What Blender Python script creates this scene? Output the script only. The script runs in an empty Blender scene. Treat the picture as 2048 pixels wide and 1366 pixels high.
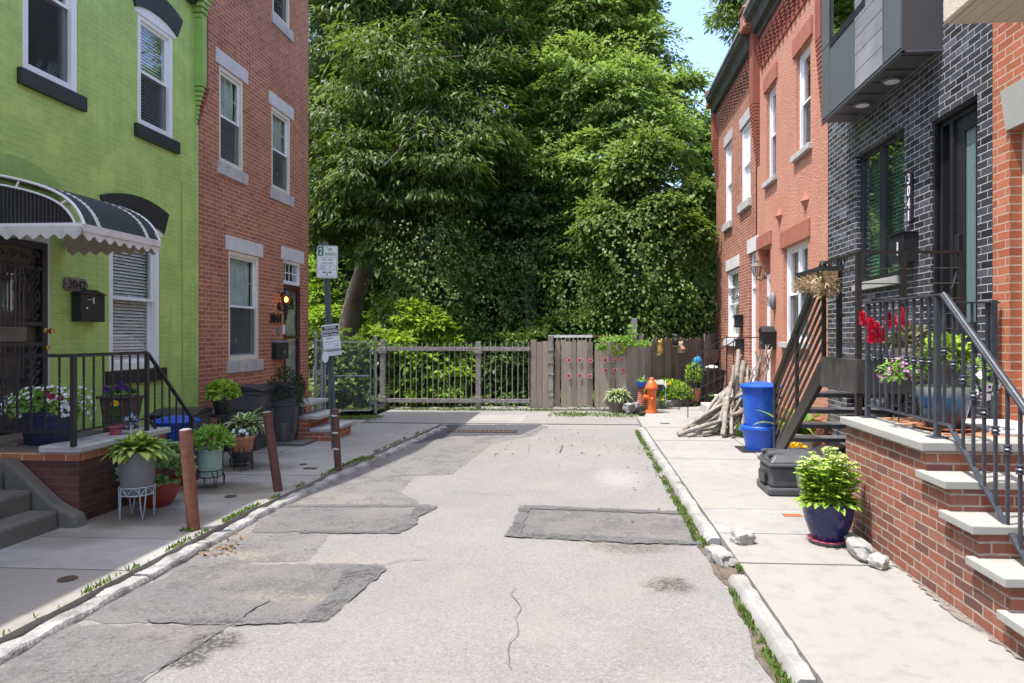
import bpy, math, random
import numpy as np
from mathutils import Vector, Matrix
R = math.radians
sc = bpy.context.scene
col = sc.collection
random.seed(7)
# ------------------------------------------------------------------ camera geometry
W, Hh, F = 2048, 1366, 1365.0
TH = R(3.5); PX, PY, EYE = 1092.0, 672.0, 1.65
cT, sT = math.cos(TH), math.sin(TH)
def ray(u, v):
    a = (u - PX) / F; b = -(v - PY) / F
    return Vector((cT*a - sT, sT*a + cT, b))
def onX(u, v, X):
    d = ray(u, v); t = X / d.x
    return (d.y*t, EYE + d.z*t)
def onY(u, v, Y):
    d = ray(u, v); t = Y / d.y
    return (d.x*t, EYE + d.z*t)
def onZ(u, v, z=0.0):
    d = ray(u, v); t = (z - EYE) / d.z
    return (d.x*t, d.y*t)
def at(u, v, Y):
    x, z = onY(u, v, Y); return Vector((x, Y, z))
def ppm(Y):           # pixels (2048 wide) per metre at depth Y
    return F / Y

cam_d = bpy.data.cameras.new("camera"); cam = bpy.data.objects.new("camera", cam_d); col.objects.link(cam)
cam.location = (0, 0, EYE); cam.rotation_euler = (R(90), 0, TH)
cam_d.sensor_width = 36; cam_d.lens = 36 * F / W
cam_d.shift_x = (W/2 - PX) / W; cam_d.shift_y = (PY - Hh/2) / W
cam_d.clip_end = 2000; cam_d.clip_start = 0.05
sc.camera = cam
sc.render.engine = 'CYCLES'
sc.cycles.use_denoising = True
sc.cycles.max_bounces = 8; sc.cycles.diffuse_bounces = 4; sc.cycles.transparent_max_bounces = 12
sc.cycles.sample_clamp_indirect = 6
sc.view_settings.view_transform = 'Standard'; sc.view_settings.look = 'None'
sc.view_settings.exposure = 1.84; sc.view_settings.gamma = 1
# ------------------------------------------------------------------ sky and sun
SUN = Vector((-0.322, -0.15, 1.0)).normalized()
el = math.asin(SUN.z); az = math.atan2(SUN.x, SUN.y)
wd = bpy.data.worlds.new("World"); sc.world = wd; wd.use_nodes = True
nt = wd.node_tree; nt.nodes.clear()
o = nt.nodes.new("ShaderNodeOutputWorld"); bg = nt.nodes.new("ShaderNodeBackground"); sk = nt.nodes.new("ShaderNodeTexSky")
sk.sky_type = 'NISHITA'; sk.sun_disc = False; sk.sun_elevation = el; sk.sun_rotation = az
sk.air_density = 0.85; sk.dust_density = 2.4; sk.ozone_density = 2.2
bg.inputs[1].default_value = 0.15
nt.links.new(sk.outputs[0], bg.inputs[0]); nt.links.new(bg.outputs[0], o.inputs[0])
sd = bpy.data.lights.new("sun", 'SUN'); so = bpy.data.objects.new("sun", sd); col.objects.link(so)
sd.energy = 2.0; sd.angle = R(0.5); sd.color = (1.0, 0.965, 0.91)
so.rotation_euler = SUN.to_track_quat('Z', 'Y').to_euler(); so.location = (-10, -2, 30)

# ------------------------------------------------------------------ materials
class NT:
    def __init__(s, name):
        s.m = bpy.data.materials.new(name); s.m.use_nodes = True
        s.t = s.m.node_tree; s.t.nodes.clear()
        s.out = s.t.nodes.new("ShaderNodeOutputMaterial")
    def n(s, typ, _props=None, **inp):
        nd = s.t.nodes.new(typ)
        for k, v in (_props or {}).items(): setattr(nd, k, v)
        for k, v in inp.items():
            key = int(k[1:]) if k[0] == 'i' and k[1:].isdigit() else k.replace('_', ' ')
            s.set(nd.inputs[key], v)
        return nd
    def set(s, sock, v):
        if isinstance(v, bpy.types.Node): v = v.outputs[0]
        if isinstance(v, bpy.types.NodeSocket): s.t.links.new(v, sock)
        elif isinstance(v, (tuple, list)) and sock.type == 'RGBA' and len(v) == 3: sock.default_value = (*v, 1)
        else: sock.default_value = v
    def math(s, op, a, b=0.0, c=0.0, clamp=False):
        nd = s.t.nodes.new("ShaderNodeMath"); nd.operation = op; nd.use_clamp = clamp
        s.set(nd.inputs[0], a); s.set(nd.inputs[1], b); s.set(nd.inputs[2], c); return nd.outputs[0]
    def vmath(s, op, a, b=(0, 0, 0)):
        nd = s.t.nodes.new("ShaderNodeVectorMath"); nd.operation = op
        s.set(nd.inputs[0], a); s.set(nd.inputs[1], b); return nd.outputs[0]
    def mix(s, f, a, b, blend='MIX'):
        nd = s.t.nodes.new("ShaderNodeMix"); nd.data_type = 'RGBA'; nd.blend_type = blend
        s.set(nd.inputs[0], f); s.set(nd.inputs[6], a); s.set(nd.inputs[7], b); return nd.outputs[2]
    def noise(s, vec, scale, detail=4, rough=.55):
        nd = s.n("ShaderNodeTexNoise", None, Vector=vec, Scale=scale, Detail=detail, Roughness=rough); return nd.outputs[0]
    def ramp(s, f, lo, hi):
        nd = s.t.nodes.new("ShaderNodeMapRange"); s.set(nd.inputs[0], f); nd.inputs[1].default_value = lo; nd.inputs[2].default_value = hi
        nd.clamp = True; return nd.outputs[0]
    def obj(s): return s.n("ShaderNodeTexCoord").outputs['Object']
    def bump(s, h, strength, dist=.01):
        return s.n("ShaderNodeBump", None, Height=h, Strength=strength, Distance=dist).outputs[0]
    def principled(s, color, rough=.6, metal=0.0, normal=None, **kw):
        p = s.n("ShaderNodeBsdfPrincipled", None, Base_Color=color, Roughness=rough, Metallic=metal, **kw)
        if normal is not None: s.set(p.inputs['Normal'], normal)
        return p
    def done(s, sh):
        s.t.links.new(sh.outputs[0] if isinstance(sh, bpy.types.Node) else sh, s.out.inputs[0]); return s.m

def boxvec(s):
    g = s.n("ShaderNodeNewGeometry"); nx = s.n("ShaderNodeSeparateXYZ", None, Vector=g.outputs['Normal'])
    p = s.n("ShaderNodeSeparateXYZ", None, Vector=s.obj())
    ax = s.math('GREATER_THAN', s.math('ABSOLUTE', nx.outputs[0]), .6)
    az_ = s.math('GREATER_THAN', s.math('ABSOLUTE', nx.outputs[2]), .75)
    u = s.n("ShaderNodeMix", {'data_type': 'FLOAT'}); s.set(u.inputs[0], ax); s.set(u.inputs[2], p.outputs[0]); s.set(u.inputs[3], p.outputs[1])
    w = s.n("ShaderNodeMix", {'data_type': 'FLOAT'}); s.set(w.inputs[0], az_); s.set(w.inputs[2], p.outputs[2]); s.set(w.inputs[3], p.outputs[1])
    c = s.n("ShaderNodeCombineXYZ"); s.set(c.inputs[0], u.outputs[0]); s.set(c.inputs[1], w.outputs[0])
    return c.outputs[0]

def M_plain(name, c, rough=.6, metal=0.0, var=.18, scale=6.0, bump=0.0, bscale=80.0, c2=None, edge=(.42, .62), **kw):
    s = NT(name); v = s.obj()
    n1 = s.noise(v, scale, 5); n2 = s.noise(v, scale*9, 3)
    c2 = c2 or tuple(x*(1-var) for x in c)
    f = s.ramp(s.math('ADD', s.math('MULTIPLY', n1, .7), s.math('MULTIPLY', n2, .3)), *edge)
    colr = s.mix(f, c, c2)
    nrm = s.bump(s.noise(v, bscale, 3), bump, .01) if bump else None
    rr = s.math('ADD', rough - .08, s.math('MULTIPLY', n2, .16))
    return s.done(s.principled(colr, rr, metal, nrm, **kw))

def M_brick(name, cols, mortar, bw=.203, bh=.0677, ms=.011, bump=.35, rough=.85, dirt=.25, wob=.004, paint=None):
    s = NT(name); v = boxvec(s)
    wv = s.n("ShaderNodeTexNoise", None, Vector=v, Scale=7.0, Detail=2.0)
    vec = s.vmath('ADD', v, s.vmath('MULTIPLY', s.vmath('SUBTRACT', wv.outputs[1], (.5, .5, .5)), (wob*2, wob*2, 0)))
    b = s.n("ShaderNodeTexBrick", {'offset': .5}, Vector=vec, Color1=(0, 0, 0), Color2=(1, 1, 1), Mortar=(0, 0, 0), Scale=1.0,
            Mortar_Size=ms/2, Mortar_Smooth=.25, Bias=0.0, Brick_Width=bw, Row_Height=bh)
    cr = s.t.nodes.new("ShaderNodeValToRGB"); cr.color_ramp.interpolation = 'LINEAR'
    el_ = cr.color_ramp.elements
    while len(el_) < len(cols): el_.new(.5)
    for i, c in enumerate(cols):
        el_[i].position = i/(len(cols)-1); el_[i].color = (*c, 1)
    s.set(cr.inputs[0], b.outputs[0])
    fine = s.noise(v, 55, 4); big = s.noise(v, .9, 4)
    bc = s.mix(s.math('MULTIPLY', s.ramp(fine, .35, .75), .35), cr.outputs[0], tuple(x*.55 for x in cols[0]))
    mc = s.mix(s.ramp(s.noise(v, 12, 3), .3, .7), mortar, tuple(x*.75 for x in mortar))
    c = s.mix(b.outputs[1], bc, mc)
    c = s.mix(s.math('MULTIPLY', s.ramp(big, .42, .72), dirt), c, tuple(x*.45 for x in cols[0]))
    if paint: c = s.mix(s.ramp(s.noise(v, 2.2, 6, .65), .45, .68), c, paint)
    st_ = s.ramp(s.noise(s.vmath('MULTIPLY', v, (5.5, .45, 1)), 1.6, 5, .6), .48, .75)
    c = s.mix(s.math('MULTIPLY', st_, .30), c, tuple(x*.5 for x in cols[0]))
    pt = s.ramp(s.noise(v, 5.5, 6, .75), .66, .71)
    c = s.mix(s.math('MULTIPLY', pt, .35), c, mortar)
    h = s.math('ADD', s.math('MULTIPLY', b.outputs[1], -1.0), s.math('MULTIPLY', fine, .35))
    return s.done(s.principled(c, rough, 0, s.bump(h, bump, .012)))

def M_leaf(name, cols, rough=.42, trans=.32, tcol=None, spec=.4):
    s = NT(name); rough = rough*.6+.28
    g = s.n("ShaderNodeNewGeometry")
    cr = s.t.nodes.new("ShaderNodeValToRGB"); el_ = cr.color_ramp.elements
    while len(el_) < len(cols): el_.new(.5)
    for i, c in enumerate(cols):
        el_[i].position = i/(len(cols)-1); el_[i].color = (*c, 1)
    s.set(cr.inputs[0], g.outputs['Random Per Island'])
    p = s.principled(cr.outputs[0], rough, 0); p.inputs['Specular IOR Level'].default_value = spec*.6
    t = s.n("ShaderNodeBsdfTranslucent", None, Color=s.mix(.5, cr.outputs[0], tcol or (cols[-1][0]*1.5, cols[-1][1]*1.5, cols[-1][2]*.6)))
    m = s.n("ShaderNodeMixShader", None, Fac=trans); s.set(m.inputs[1], p); s.set(m.inputs[2], t)
    return s.done(m)

def M_glass(name, tint=(.75, .82, .8), refl=.10):
    s = NT(name)
    fr = s.n("ShaderNodeFresnel", None, IOR=1.5)
    bf = s.n("ShaderNodeNewGeometry").outputs['Backfacing']
    f = s.math('MULTIPLY', s.math('ADD', fr.outputs[0], refl, clamp=True), s.math('SUBTRACT', 1.0, bf))
    tr = s.n("ShaderNodeBsdfTransparent", None, Color=tint)
    gl = s.n("ShaderNodeBsdfGlossy", None, Color=(.95, .97, 1), Roughness=.015)
    m = s.n("ShaderNodeMixShader", None, Fac=f); s.set(m.inputs[1], tr); s.set(m.inputs[2], gl)
    return s.done(m)

def M_stucco(name, c, c2):
    s = NT(name); v = s.obj()
    a = s.noise(v, 26, 3, .6); b = s.n("ShaderNodeTexVoronoi", None, Vector=v, Scale=38.0).outputs[0]
    h = s.math('ADD', s.ramp(a, .35, .6), s.math('MULTIPLY', b, .5))
    colr = s.mix(s.ramp(s.noise(v, 1.3, 5), .4, .7), c, c2)
    colr = s.mix(s.math('MULTIPLY', s.ramp(a, .5, .38), .35), colr, tuple(x*.55 for x in c))
    return s.done(s.principled(colr, .9, 0, s.bump(h, .38, .02)))

def M_wood(name, c, c2, stretch=(14, 14, .8), rough=.85, bump=.3):
    s = NT(name); v = s.vmath('MULTIPLY', s.obj(), stretch)
    g = s.n("ShaderNodeNewGeometry")
    n1 = s.noise(v, 3.0, 6, .65); n2 = s.noise(s.obj(), 2.0, 4)
    f = s.math('ADD', s.math('MULTIPLY', n1, .75), s.math('MULTIPLY', g.outputs['Random Per Island'], .35))
    colr = s.mix(s.ramp(f, .3, .85), c, c2)
    colr = s.mix(s.math('MULTIPLY', s.ramp(n2, .5, .75), .5), colr, tuple(x*.5 for x in c))
    return s.done(s.principled(colr, rough, 0, s.bump(n1, bump, .01)))

def M_conc(name, c, c2, speck=.25, stain=.35, bump=.25, island=.25, tan=None, spots=()):
    s = NT(name); v = s.obj(); g = s.n("ShaderNodeNewGeometry")
    big = s.noise(v, 1.1, 5, .6); mid = s.noise(v, 6, 5, .65); fine = s.noise(v, 190, 2, .7)
    colr = s.mix(s.ramp(big, .35, .7), c, c2)
    colr = s.mix(s.math('MULTIPLY', g.outputs['Random Per Island'], island), colr, tan or tuple(x*.75 for x in c2))
    colr = s.mix(s.math('MULTIPLY', s.ramp(mid, .5, .72), stain), colr, tuple(x*.62 for x in c2))
    colr = s.mix(s.math('MULTIPLY', s.ramp(fine, .56, .7), speck), colr, tuple(x*.35 for x in c2))
    vg = s.n("ShaderNodeTexVoronoi", None, Vector=v, Scale=5.0)
    gum = s.math('MULTIPLY', s.ramp(vg.outputs[0], .10, .06), s.ramp(s.n("ShaderNodeSeparateColor", None, Color=vg.outputs[1]).outputs[0], .6, .65))
    colr = s.mix(s.math('MULTIPLY', gum, .22), colr, tuple(x*.4 for x in c2))
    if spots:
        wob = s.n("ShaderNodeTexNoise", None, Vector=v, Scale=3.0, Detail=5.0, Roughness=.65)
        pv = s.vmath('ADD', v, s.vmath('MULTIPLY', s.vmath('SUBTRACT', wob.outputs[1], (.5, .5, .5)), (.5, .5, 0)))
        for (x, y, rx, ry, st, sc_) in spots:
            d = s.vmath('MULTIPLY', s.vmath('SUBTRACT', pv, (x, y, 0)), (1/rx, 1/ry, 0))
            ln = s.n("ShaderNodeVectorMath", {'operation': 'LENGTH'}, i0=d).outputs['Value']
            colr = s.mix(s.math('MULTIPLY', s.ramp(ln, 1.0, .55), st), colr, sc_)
    h = s.math('ADD', fine, s.math('MULTIPLY', mid, .6))
    return s.done(s.principled(colr, .92, 0, s.bump(h, bump, .006)))

def M_asphalt(name, c, c2, dark, light, spots=(), speck=.65, warm=None, wear=0):
    s = NT(name); v = s.obj()
    big = s.noise(v, .55, 5, .6); mid = s.noise(v, 3.5, 6, .7)
    vo = s.n("ShaderNodeTexVoronoi", None, Vector=v, Scale=95.0)
    vo2 = s.n("ShaderNodeTexVoronoi", None, Vector=v, Scale=210.0)
    r1 = s.n("ShaderNodeSeparateColor", None, Color=vo.outputs[1]).outputs[0]
    r2 = s.n("ShaderNodeSeparateColor", None, Color=vo2.outputs[1]).outputs[0]
    colr = s.mix(s.ramp(big, .35, .68), c, c2)
    colr = s.mix(s.math('MULTIPLY', s.ramp(r1, .72, .95), speck), colr, light)
    colr = s.mix(s.math('MULTIPLY', s.ramp(r1, .3, .05), speck), colr, dark)
    colr = s.mix(s.math('MULTIPLY', s.ramp(r2, .8, .98), speck*.8), colr, dark)
    colr = s.mix(s.math('MULTIPLY', s.ramp(mid, .52, .75), .35), colr, tuple(x*.7 for x in c))
    if warm: colr = s.mix(s.math('MULTIPLY', s.ramp(s.noise(v, 1.7, 4), .5, .7), .45), colr, warm)
    wob = s.n("ShaderNodeTexNoise", None, Vector=v, Scale=5.0, Detail=5.0, Roughness=.7)
    pv = s.vmath('ADD', v, s.vmath('MULTIPLY', s.vmath('SUBTRACT', wob.outputs[1], (.5, .5, .5)), (.35, .35, 0)))
    for (x, y, rx, ry, st, sc_) in spots:
        d = s.vmath('MULTIPLY', s.vmath('SUBTRACT', pv, (x, y, 0)), (1/rx, 1/ry, 0))
        ln = s.n("ShaderNodeVectorMath", {'operation': 'LENGTH'}, i0=d).outputs['Value']
        f = s.math('MULTIPLY', s.math('MULTIPLY', s.ramp(ln, 1.0, .35), st), s.ramp(s.noise(v, 40, 3), .3, .6))
        colr = s.mix(f, colr, sc_)
    h = s.math('ADD', s.math('MULTIPLY', vo.outputs[0], 1.2), s.math('MULTIPLY', vo2.outputs[0], .5))
    p = s.principled(colr, .9, 0, s.bump(h, .35, .006))
    if wear:
        wn = s.math('ADD', s.math('MULTIPLY', s.noise(v, 3.2, 6, .7), .6), s.math('MULTIPLY', s.noise(v, 28, 4, .7), .4))
        m = s.n("ShaderNodeMixShader", None, Fac=s.math('MULTIPLY', s.ramp(wn, .50, .60), wear)); s.set(m.inputs[1], p); s.set(m.inputs[2], s.n("ShaderNodeBsdfTransparent")); return s.done(m)
    return s.done(p)

def M_emit(name, c, st):
    s = NT(name); return s.done(s.n("ShaderNodeEmission", None, Color=c, Strength=st))

M = {}
M['green'] = M_brick('green_painted_brick', [(.35, .515, .125), (.40, .56, .15)], (.31, .465, .108), bump=.36, dirt=.06, rough=.55, paint=(.45, .62, .16), ms=.009)
M['greentrim'] = M_plain('green_paint', (.29, .46, .11), .55, bump=.1)
M['redbrick'] = M_brick('red_brick', [(.30, .10, .048), (.44, .155, .074), (.37, .125, .06), (.50, .195, .10)], (.64, .48, .36), bump=.45, dirt=.36)
M['redbrick_b'] = M_brick('weathered_red_brick', [(.22, .06, .03), (.40, .125, .06), (.30, .085, .045), (.46, .17, .09)], (.55, .47, .38), bump=.5, dirt=.25, ms=.013)
M['orangebrick'] = M_brick('orange_brick', [(.32, .085, .035), (.47, .15, .07), (.40, .11, .05), (.52, .20, .11)], (.50, .38, .28), bump=.55, dirt=.15, ms=.014, bw=.215, bh=.072)
M['stoopbrick'] = M_brick('old_stoop_brick', [(.12, .055, .045), (.27, .085, .05), (.36, .125, .07), (.17, .085, .07), (.28, .08, .045), (.33, .15, .10)], (.42, .36, .29), bump=.55, dirt=.3, ms=.014, wob=.006)
M['darkstoop'] = M_brick('dark_stoop_brick', [(.06, .026, .022), (.14, .048, .034), (.10, .034, .026)], (.15, .085, .065), bump=.5, dirt=.4)
M['blackbrick'] = M_brick('glazed_black_brick', [(.020, .018, .022), (.075, .08, .10), (.038, .028, .028), (.14, .15, .185)], (.58, .57, .54), bw=.203, bh=.0677, ms=.0085, bump=.25, rough=.36, dirt=.05, wob=.001)
M['stucco'] = M_stucco('orange_stucco', (.455, .20, .125), (.515, .24, .155))
M['stuccotrim'] = M_plain('red_brown_trim', (.36, .125, .08), .7, bump=.2, bscale=40)
M['corbel'] = M_plain('painted_corbel_brick', (.27, .075, .045), .75, bump=.3, bscale=50)
M['bluestone'] = M_conc('bluestone', (.33, .325, .295), (.285, .285, .26), speck=.12, stain=.12, island=.15)
M['greystone'] = M_plain('grey_stone', (.46, .44, .42), .85, var=.3, bump=.25, bscale=60)
M['brownstone'] = M_plain('lintel_stone', (.58, .555, .54), .85, var=.15, bump=.15, bscale=60)
M['conc_old'] = M_conc('mossy_concrete', (.17, .16, .14), (.11, .105, .085), stain=.6, bump=.6)
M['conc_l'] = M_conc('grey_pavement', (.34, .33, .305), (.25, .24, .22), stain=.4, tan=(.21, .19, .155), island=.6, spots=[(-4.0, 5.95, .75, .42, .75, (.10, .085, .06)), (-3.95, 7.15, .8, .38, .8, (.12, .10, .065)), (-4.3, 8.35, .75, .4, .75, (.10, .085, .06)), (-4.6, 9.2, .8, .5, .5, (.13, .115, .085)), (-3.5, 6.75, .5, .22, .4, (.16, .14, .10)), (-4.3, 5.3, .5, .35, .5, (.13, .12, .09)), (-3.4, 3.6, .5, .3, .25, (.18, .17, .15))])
M['conc_r'] = M_conc('pale_pavement', (.285, .278, .262), (.235, .228, .212), stain=.45, tan=(.275, .25, .215), island=.65, speck=.5)
M['kerb'] = M_conc('kerb_concrete', (.38, .37, .355), (.21, .205, .19), stain=.75, bump=.6, island=.2)
M['apron'] = M_asphalt('apron', (.24, .225, .205), (.19, .18, .165), (.10, .095, .09), (.36, .34, .32))
M['soil'] = M_plain('soil', (.07, .05, .035), .95, var=.5, scale=3, bump=.5, bscale=30, c2=(.035, .04, .018))
M['dirt'] = M_plain('gutter_dirt', (.13, .10, .075), .95, var=.5, scale=12, bump=.6, bscale=90)
M['white'] = M_plain('white_paint', (.76, .76, .76), .4, var=.06, scale=3)
M['cream'] = M_plain('cream_paint', (.66, .60, .48), .5, var=.08)
M['creamst'] = M_plain('cream_stucco', (.58, .50, .39), .9, var=.1, scale=30, bump=.5, bscale=130)
M['creamboard'] = M_plain('cream_soffit', (.50, .44, .345), .7, var=.06)
M['offwhite'] = M_plain('dirty_white_paint', (.58, .56, .53), .6, var=.5, scale=9, edge=(.5, .8))
M['black'] = M_plain('black_paint', (.018, .018, .02), .42, var=.3)
M['blackiron'] = M_plain('black_iron', (.022, .022, .024), .45, var=.5, scale=14, bump=.15, bscale=120, c2=(.045, .03, .022), edge=(.55, .8))
M['greyiron'] = M_plain('slate_painted_iron', (.052, .06, .075), .36, var=.35, scale=12, bump=.08, bscale=120)
M['browniron'] = M_plain('brown_black_steel', (.019, .017, .015), .42, var=.4, scale=10, c2=(.034, .028, .023))
M['steelfascia'] = M_plain('weathered_steel', (.036, .035, .034), .5, var=.5, scale=9, c2=(.065, .06, .055))
M['tread'] = M_plain('galvanised_tread', (.22, .23, .25), .38, .6, var=.5, scale=70, bump=1.0, bscale=110)
M['rust'] = M_plain('rusty_pipe', (.16, .058, .035), .8, var=.4, scale=20, bump=.5, bscale=110, c2=(.23, .095, .05))
M['rustdark'] = M_plain('dark_rusty_pipe', (.085, .034, .026), .8, var=.4, scale=20, bump=.4, bscale=110, c2=(.13, .055, .04))
M['rustorange'] = M_plain('orange_rust', (.34, .11, .035), .85, var=.4, scale=30, bump=.5, bscale=110)
M['galv'] = M_plain('galvanised_steel', (.36, .38, .39), .5, .5, var=.3, scale=10)
M['ratty'] = M_plain('rust_stained_white_iron', (.27, .26, .245), .8, var=.5, scale=16, bump=.3, bscale=70, c2=(.13, .095, .07), edge=(.42, .66))
M['greenpost'] = M_plain('green_steel_post', (.10, .145, .135), .5, .2, var=.3, scale=9)
M['signwhite'] = M_plain('sign_white', (.68, .70, .70), .45, var=.06)
M['signgreen'] = M_plain('sign_green', (.008, .15, .085), .45, var=.1)
M['ink'] = M_plain('dark_ink', (.02, .022, .024), .6, var=.1)
M['greyink'] = M_plain('faded_ink', (.12, .16, .145), .6, var=.1)
M['blueink'] = M_plain('blue_ink', (.05, .05, .30), .6, var=.1)
M['paper'] = M_plain('paper', (.72, .72, .74), .7, var=.06)
M['glass'] = M_glass('window_glass', (.93, .95, .95), .09)
M['glassgreen'] = M_glass('tinted_glass', (.90, .94, .92), .10)
M['glassclear'] = M_glass('clear_glass', (.86, .86, .84), .05)
M['curtain'] = M_plain('curtain', (.70, .73, .70), .9, var=.3, scale=3)
M['darkroom'] = M_plain('dark_interior', (.035, .034, .036), .95)
M['screen'] = M_plain('insect_screen', (.055, .056, .06), .8, var=.2)
M['blind'] = M_plain('blind_slats', (.80, .78, .76), .6, var=.08)
M['gutter'] = M_plain('mossy_gutter', (.085, .084, .075), .7, var=.5, scale=5, bump=.3, c2=(.045, .048, .036))
M['roof'] = M_plain('tar_roof', (.06, .06, .06), .9)
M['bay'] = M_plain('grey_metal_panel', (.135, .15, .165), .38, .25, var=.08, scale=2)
M['baydark_shade'] = M_plain('dark_and_shaded_metal', (.085, .085, .088), .42, .2, var=.1, scale=2)  # shade of the bay's turned-away faces as colour; also dark trim and downlights
M['baywood'] = M_wood('grey_cladding_board', (.16, .16, .17), (.30, .30, .32), stretch=(6, 1.0, 14), rough=.6, bump=.1)
M['fencewood'] = M_wood('weathered_fence_board', (.13, .10, .078), (.34, .28, .22))
M['fencedark'] = M_wood('old_brown_fence_board', (.075, .058, .042), (.19, .15, .11))
M['greywood'] = M_wood('grey_timber', (.17, .16, .145), (.33, .32, .30))
M['branch'] = M_wood('dry_branch', (.06, .043, .03), (.47, .42, .35), stretch=(5, 5, 5), bump=1.0)
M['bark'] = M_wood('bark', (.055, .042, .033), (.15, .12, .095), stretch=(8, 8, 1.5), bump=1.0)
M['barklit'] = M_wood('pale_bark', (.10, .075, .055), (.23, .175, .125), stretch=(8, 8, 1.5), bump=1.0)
M['maroon'] = M_plain('maroon_paint', (.075, .013, .015), .35, var=.2)
M['doorwhite'] = M_plain('door_panel_white', (.55, .56, .57), .5, var=.06)
M['brass'] = M_plain('brass', (.55, .34, .10), .3, .9, var=.2)
M['bulb'] = M_emit('lit_bulb', (1, .80, .45), 3.0)
M['amber'] = M_glass('amber_glass', (.95, .62, .18), .08)
M['plastic_blk'] = M_plain('black_plastic', (.026, .026, .029), .42, var=.25, scale=8, bump=.05)
M['plastic_gry'] = M_plain('charcoal_plastic', (.075, .076, .082), .5, var=.25, scale=8, bump=.08)
M['plastic_grl'] = M_plain('grey_plastic', (.17, .17, .185), .5, var=.15, scale=8, bump=.05)
M['plastic_blu'] = M_plain('blue_plastic', (.006, .06, .40), .4, var=.3, scale=6, bump=.08, c2=(.02, .11, .46))
M['plastic_blu2'] = M_plain('blue_plastic_light', (.012, .09, .52), .34, var=.16, scale=5)
M['navy'] = M_plain('navy_glaze', (.010, .012, .07), .12, var=.5, scale=18, bump=.9, bscale=26, c2=(.03, .04, .16), edge=(.5, .75))
M['navytub'] = M_plain('navy_tub', (.022, .03, .075), .35, var=.4, scale=14, bump=.2)
M['greypot'] = M_plain('grey_pot', (.17, .165, .175), .7, var=.15)
M['redpot'] = M_plain('red_plastic_pot', (.26, .036, .026), .45, var=.15)
M['mint'] = M_plain('mint_pot', (.30, .47, .38), .5, var=.15)
M['terracotta'] = M_plain('terracotta', (.42, .17, .09), .8, var=.25, bump=.3, bscale=50)
M['creampot'] = M_plain('cream_pot', (.52, .45, .36), .6)
M['stonepot'] = M_plain('stone_pot', (.15, .125, .10), .8, var=.3, bump=.2)
M['brownplastic'] = M_plain('brown_plastic', (.085, .06, .05), .6)
M['pinkpot'] = M_plain('pink_pot', (.45, .09, .14), .5)
M['wirewhite'] = M_plain('pale_blue_wire', (.42, .46, .50), .5, .2, var=.3, scale=30)
M['coir'] = M_plain('coir', (.32, .215, .11), .95, var=.5, scale=25, bump=.9, bscale=90, c2=(.20, .12, .06))
M['straw'] = M_leaf('straw', [(.30, .20, .10), (.50, .38, .22), (.62, .51, .33)], .8, .1, (.5, .4, .2))
M['hydrant'] = M_plain('orange_hydrant_paint', (.62, .125, .018), .42, var=.18, scale=10, bump=.1, c2=(.50, .085, .012))
M['reflect'] = M_plain('red_reflector', (.42, .008, .02), .25, var=.1)
M['redring'] = M_plain('pale_rim', (.62, .38, .40), .35)
M['rock'] = M_plain('broken_concrete', (.44, .42, .39), .95, var=.45, scale=9, bump=.9, bscale=30)
M['blockstone'] = M_plain('rough_stone_block', (.27, .265, .26), .95, var=.5, scale=6, bump=.9, bscale=22)
M['iron_cover'] = M_plain('rusty_cast_iron', (.075, .045, .032), .8, var=.4, scale=20, bump=.4)
M['owl_y'] = M_plain('yellow_glaze', (.52, .30, .06), .5, var=.4, scale=14, bump=.3)
M['owl_b'] = M_plain('beige_glaze', (.50, .39, .25), .5, var=.3, scale=14, bump=.3)
M['bird'] = M_plain('dark_bird_paint', (.035, .04, .05), .6, var=.4)
M['mat_brown'] = M_plain('coir_doormat', (.17, .125, .085), .95, bump=.8, bscale=140)
M['mat_grey'] = M_plain('patterned_rug', (.56, .55, .57), .95, var=.5, scale=7, bump=.3, bscale=140, c2=(.30, .31, .36))
M['paver'] = M_brick('terracotta_paver', [(.40, .17, .09), (.50, .24, .13)], (.42, .32, .24), bw=.2, bh=.1, ms=.008, bump=.2)
M['red_flower'] = M_leaf('red_plume', [(.42, .0, .018), (.62, .006, .04), (.50, .002, .03)], .6, .2, (.7, .02, .06))
M['white_fl'] = M_leaf('white_petal', [(.72, .72, .74), (.80, .80, .80)], .6, .25, (.8, .8, .8))
M['purple_fl'] = M_leaf('purple_petal', [(.05, .008, .14), (.10, .015, .24)], .6, .2, (.15, .03, .3))
M['pink_fl'] = M_leaf('pink_petal', [(.38, .16, .36), (.5, .28, .46)], .6, .2, (.5, .25, .45))
M['maroon_fl'] = M_leaf('maroon_petal', [(.16, .005, .03), (.25, .01, .04)], .6, .2, (.3, .02, .05))
M['yellow_fl'] = M_leaf('yellow_petal', [(.72, .42, .01), (.80, .55, .02)], .6, .2, (.8, .5, .03))
M['lime_fl'] = M_leaf('lime_flower_head', [(.42, .50, .15), (.55, .60, .24)], .6, .2, (.5, .6, .2))
M['lf_dark'] = M_leaf('dark_leaf', [(.036, .068, .016), (.058, .104, .021), (.092, .155, .030), (.165, .25, .05)], .32, .34)
M['lf_mid'] = M_leaf('mid_leaf', [(.06, .115, .028), (.09, .165, .038), (.13, .215, .052)], .36, .38)
M['lf_bright'] = M_leaf('bright_leaf', [(.090, .155, .036), (.14, .23, .052), (.195, .305, .075), (.27, .39, .11)], .36, .4)
M['lf_ivy'] = M_leaf('ivy_leaf', [(.060, .105, .025), (.092, .15, .034), (.135, .205, .048), (.19, .275, .065)], .34, .34)
M['lf_yel'] = M_leaf('yel_leaf', [(.14, .25, .022), (.20, .33, .032), (.26, .39, .05)], .45, .45)
M['lf_far'] = M_leaf('far_leaf', [(.045, .09, .018), (.07, .13, .025), (.10, .18, .032)], .5)
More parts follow.
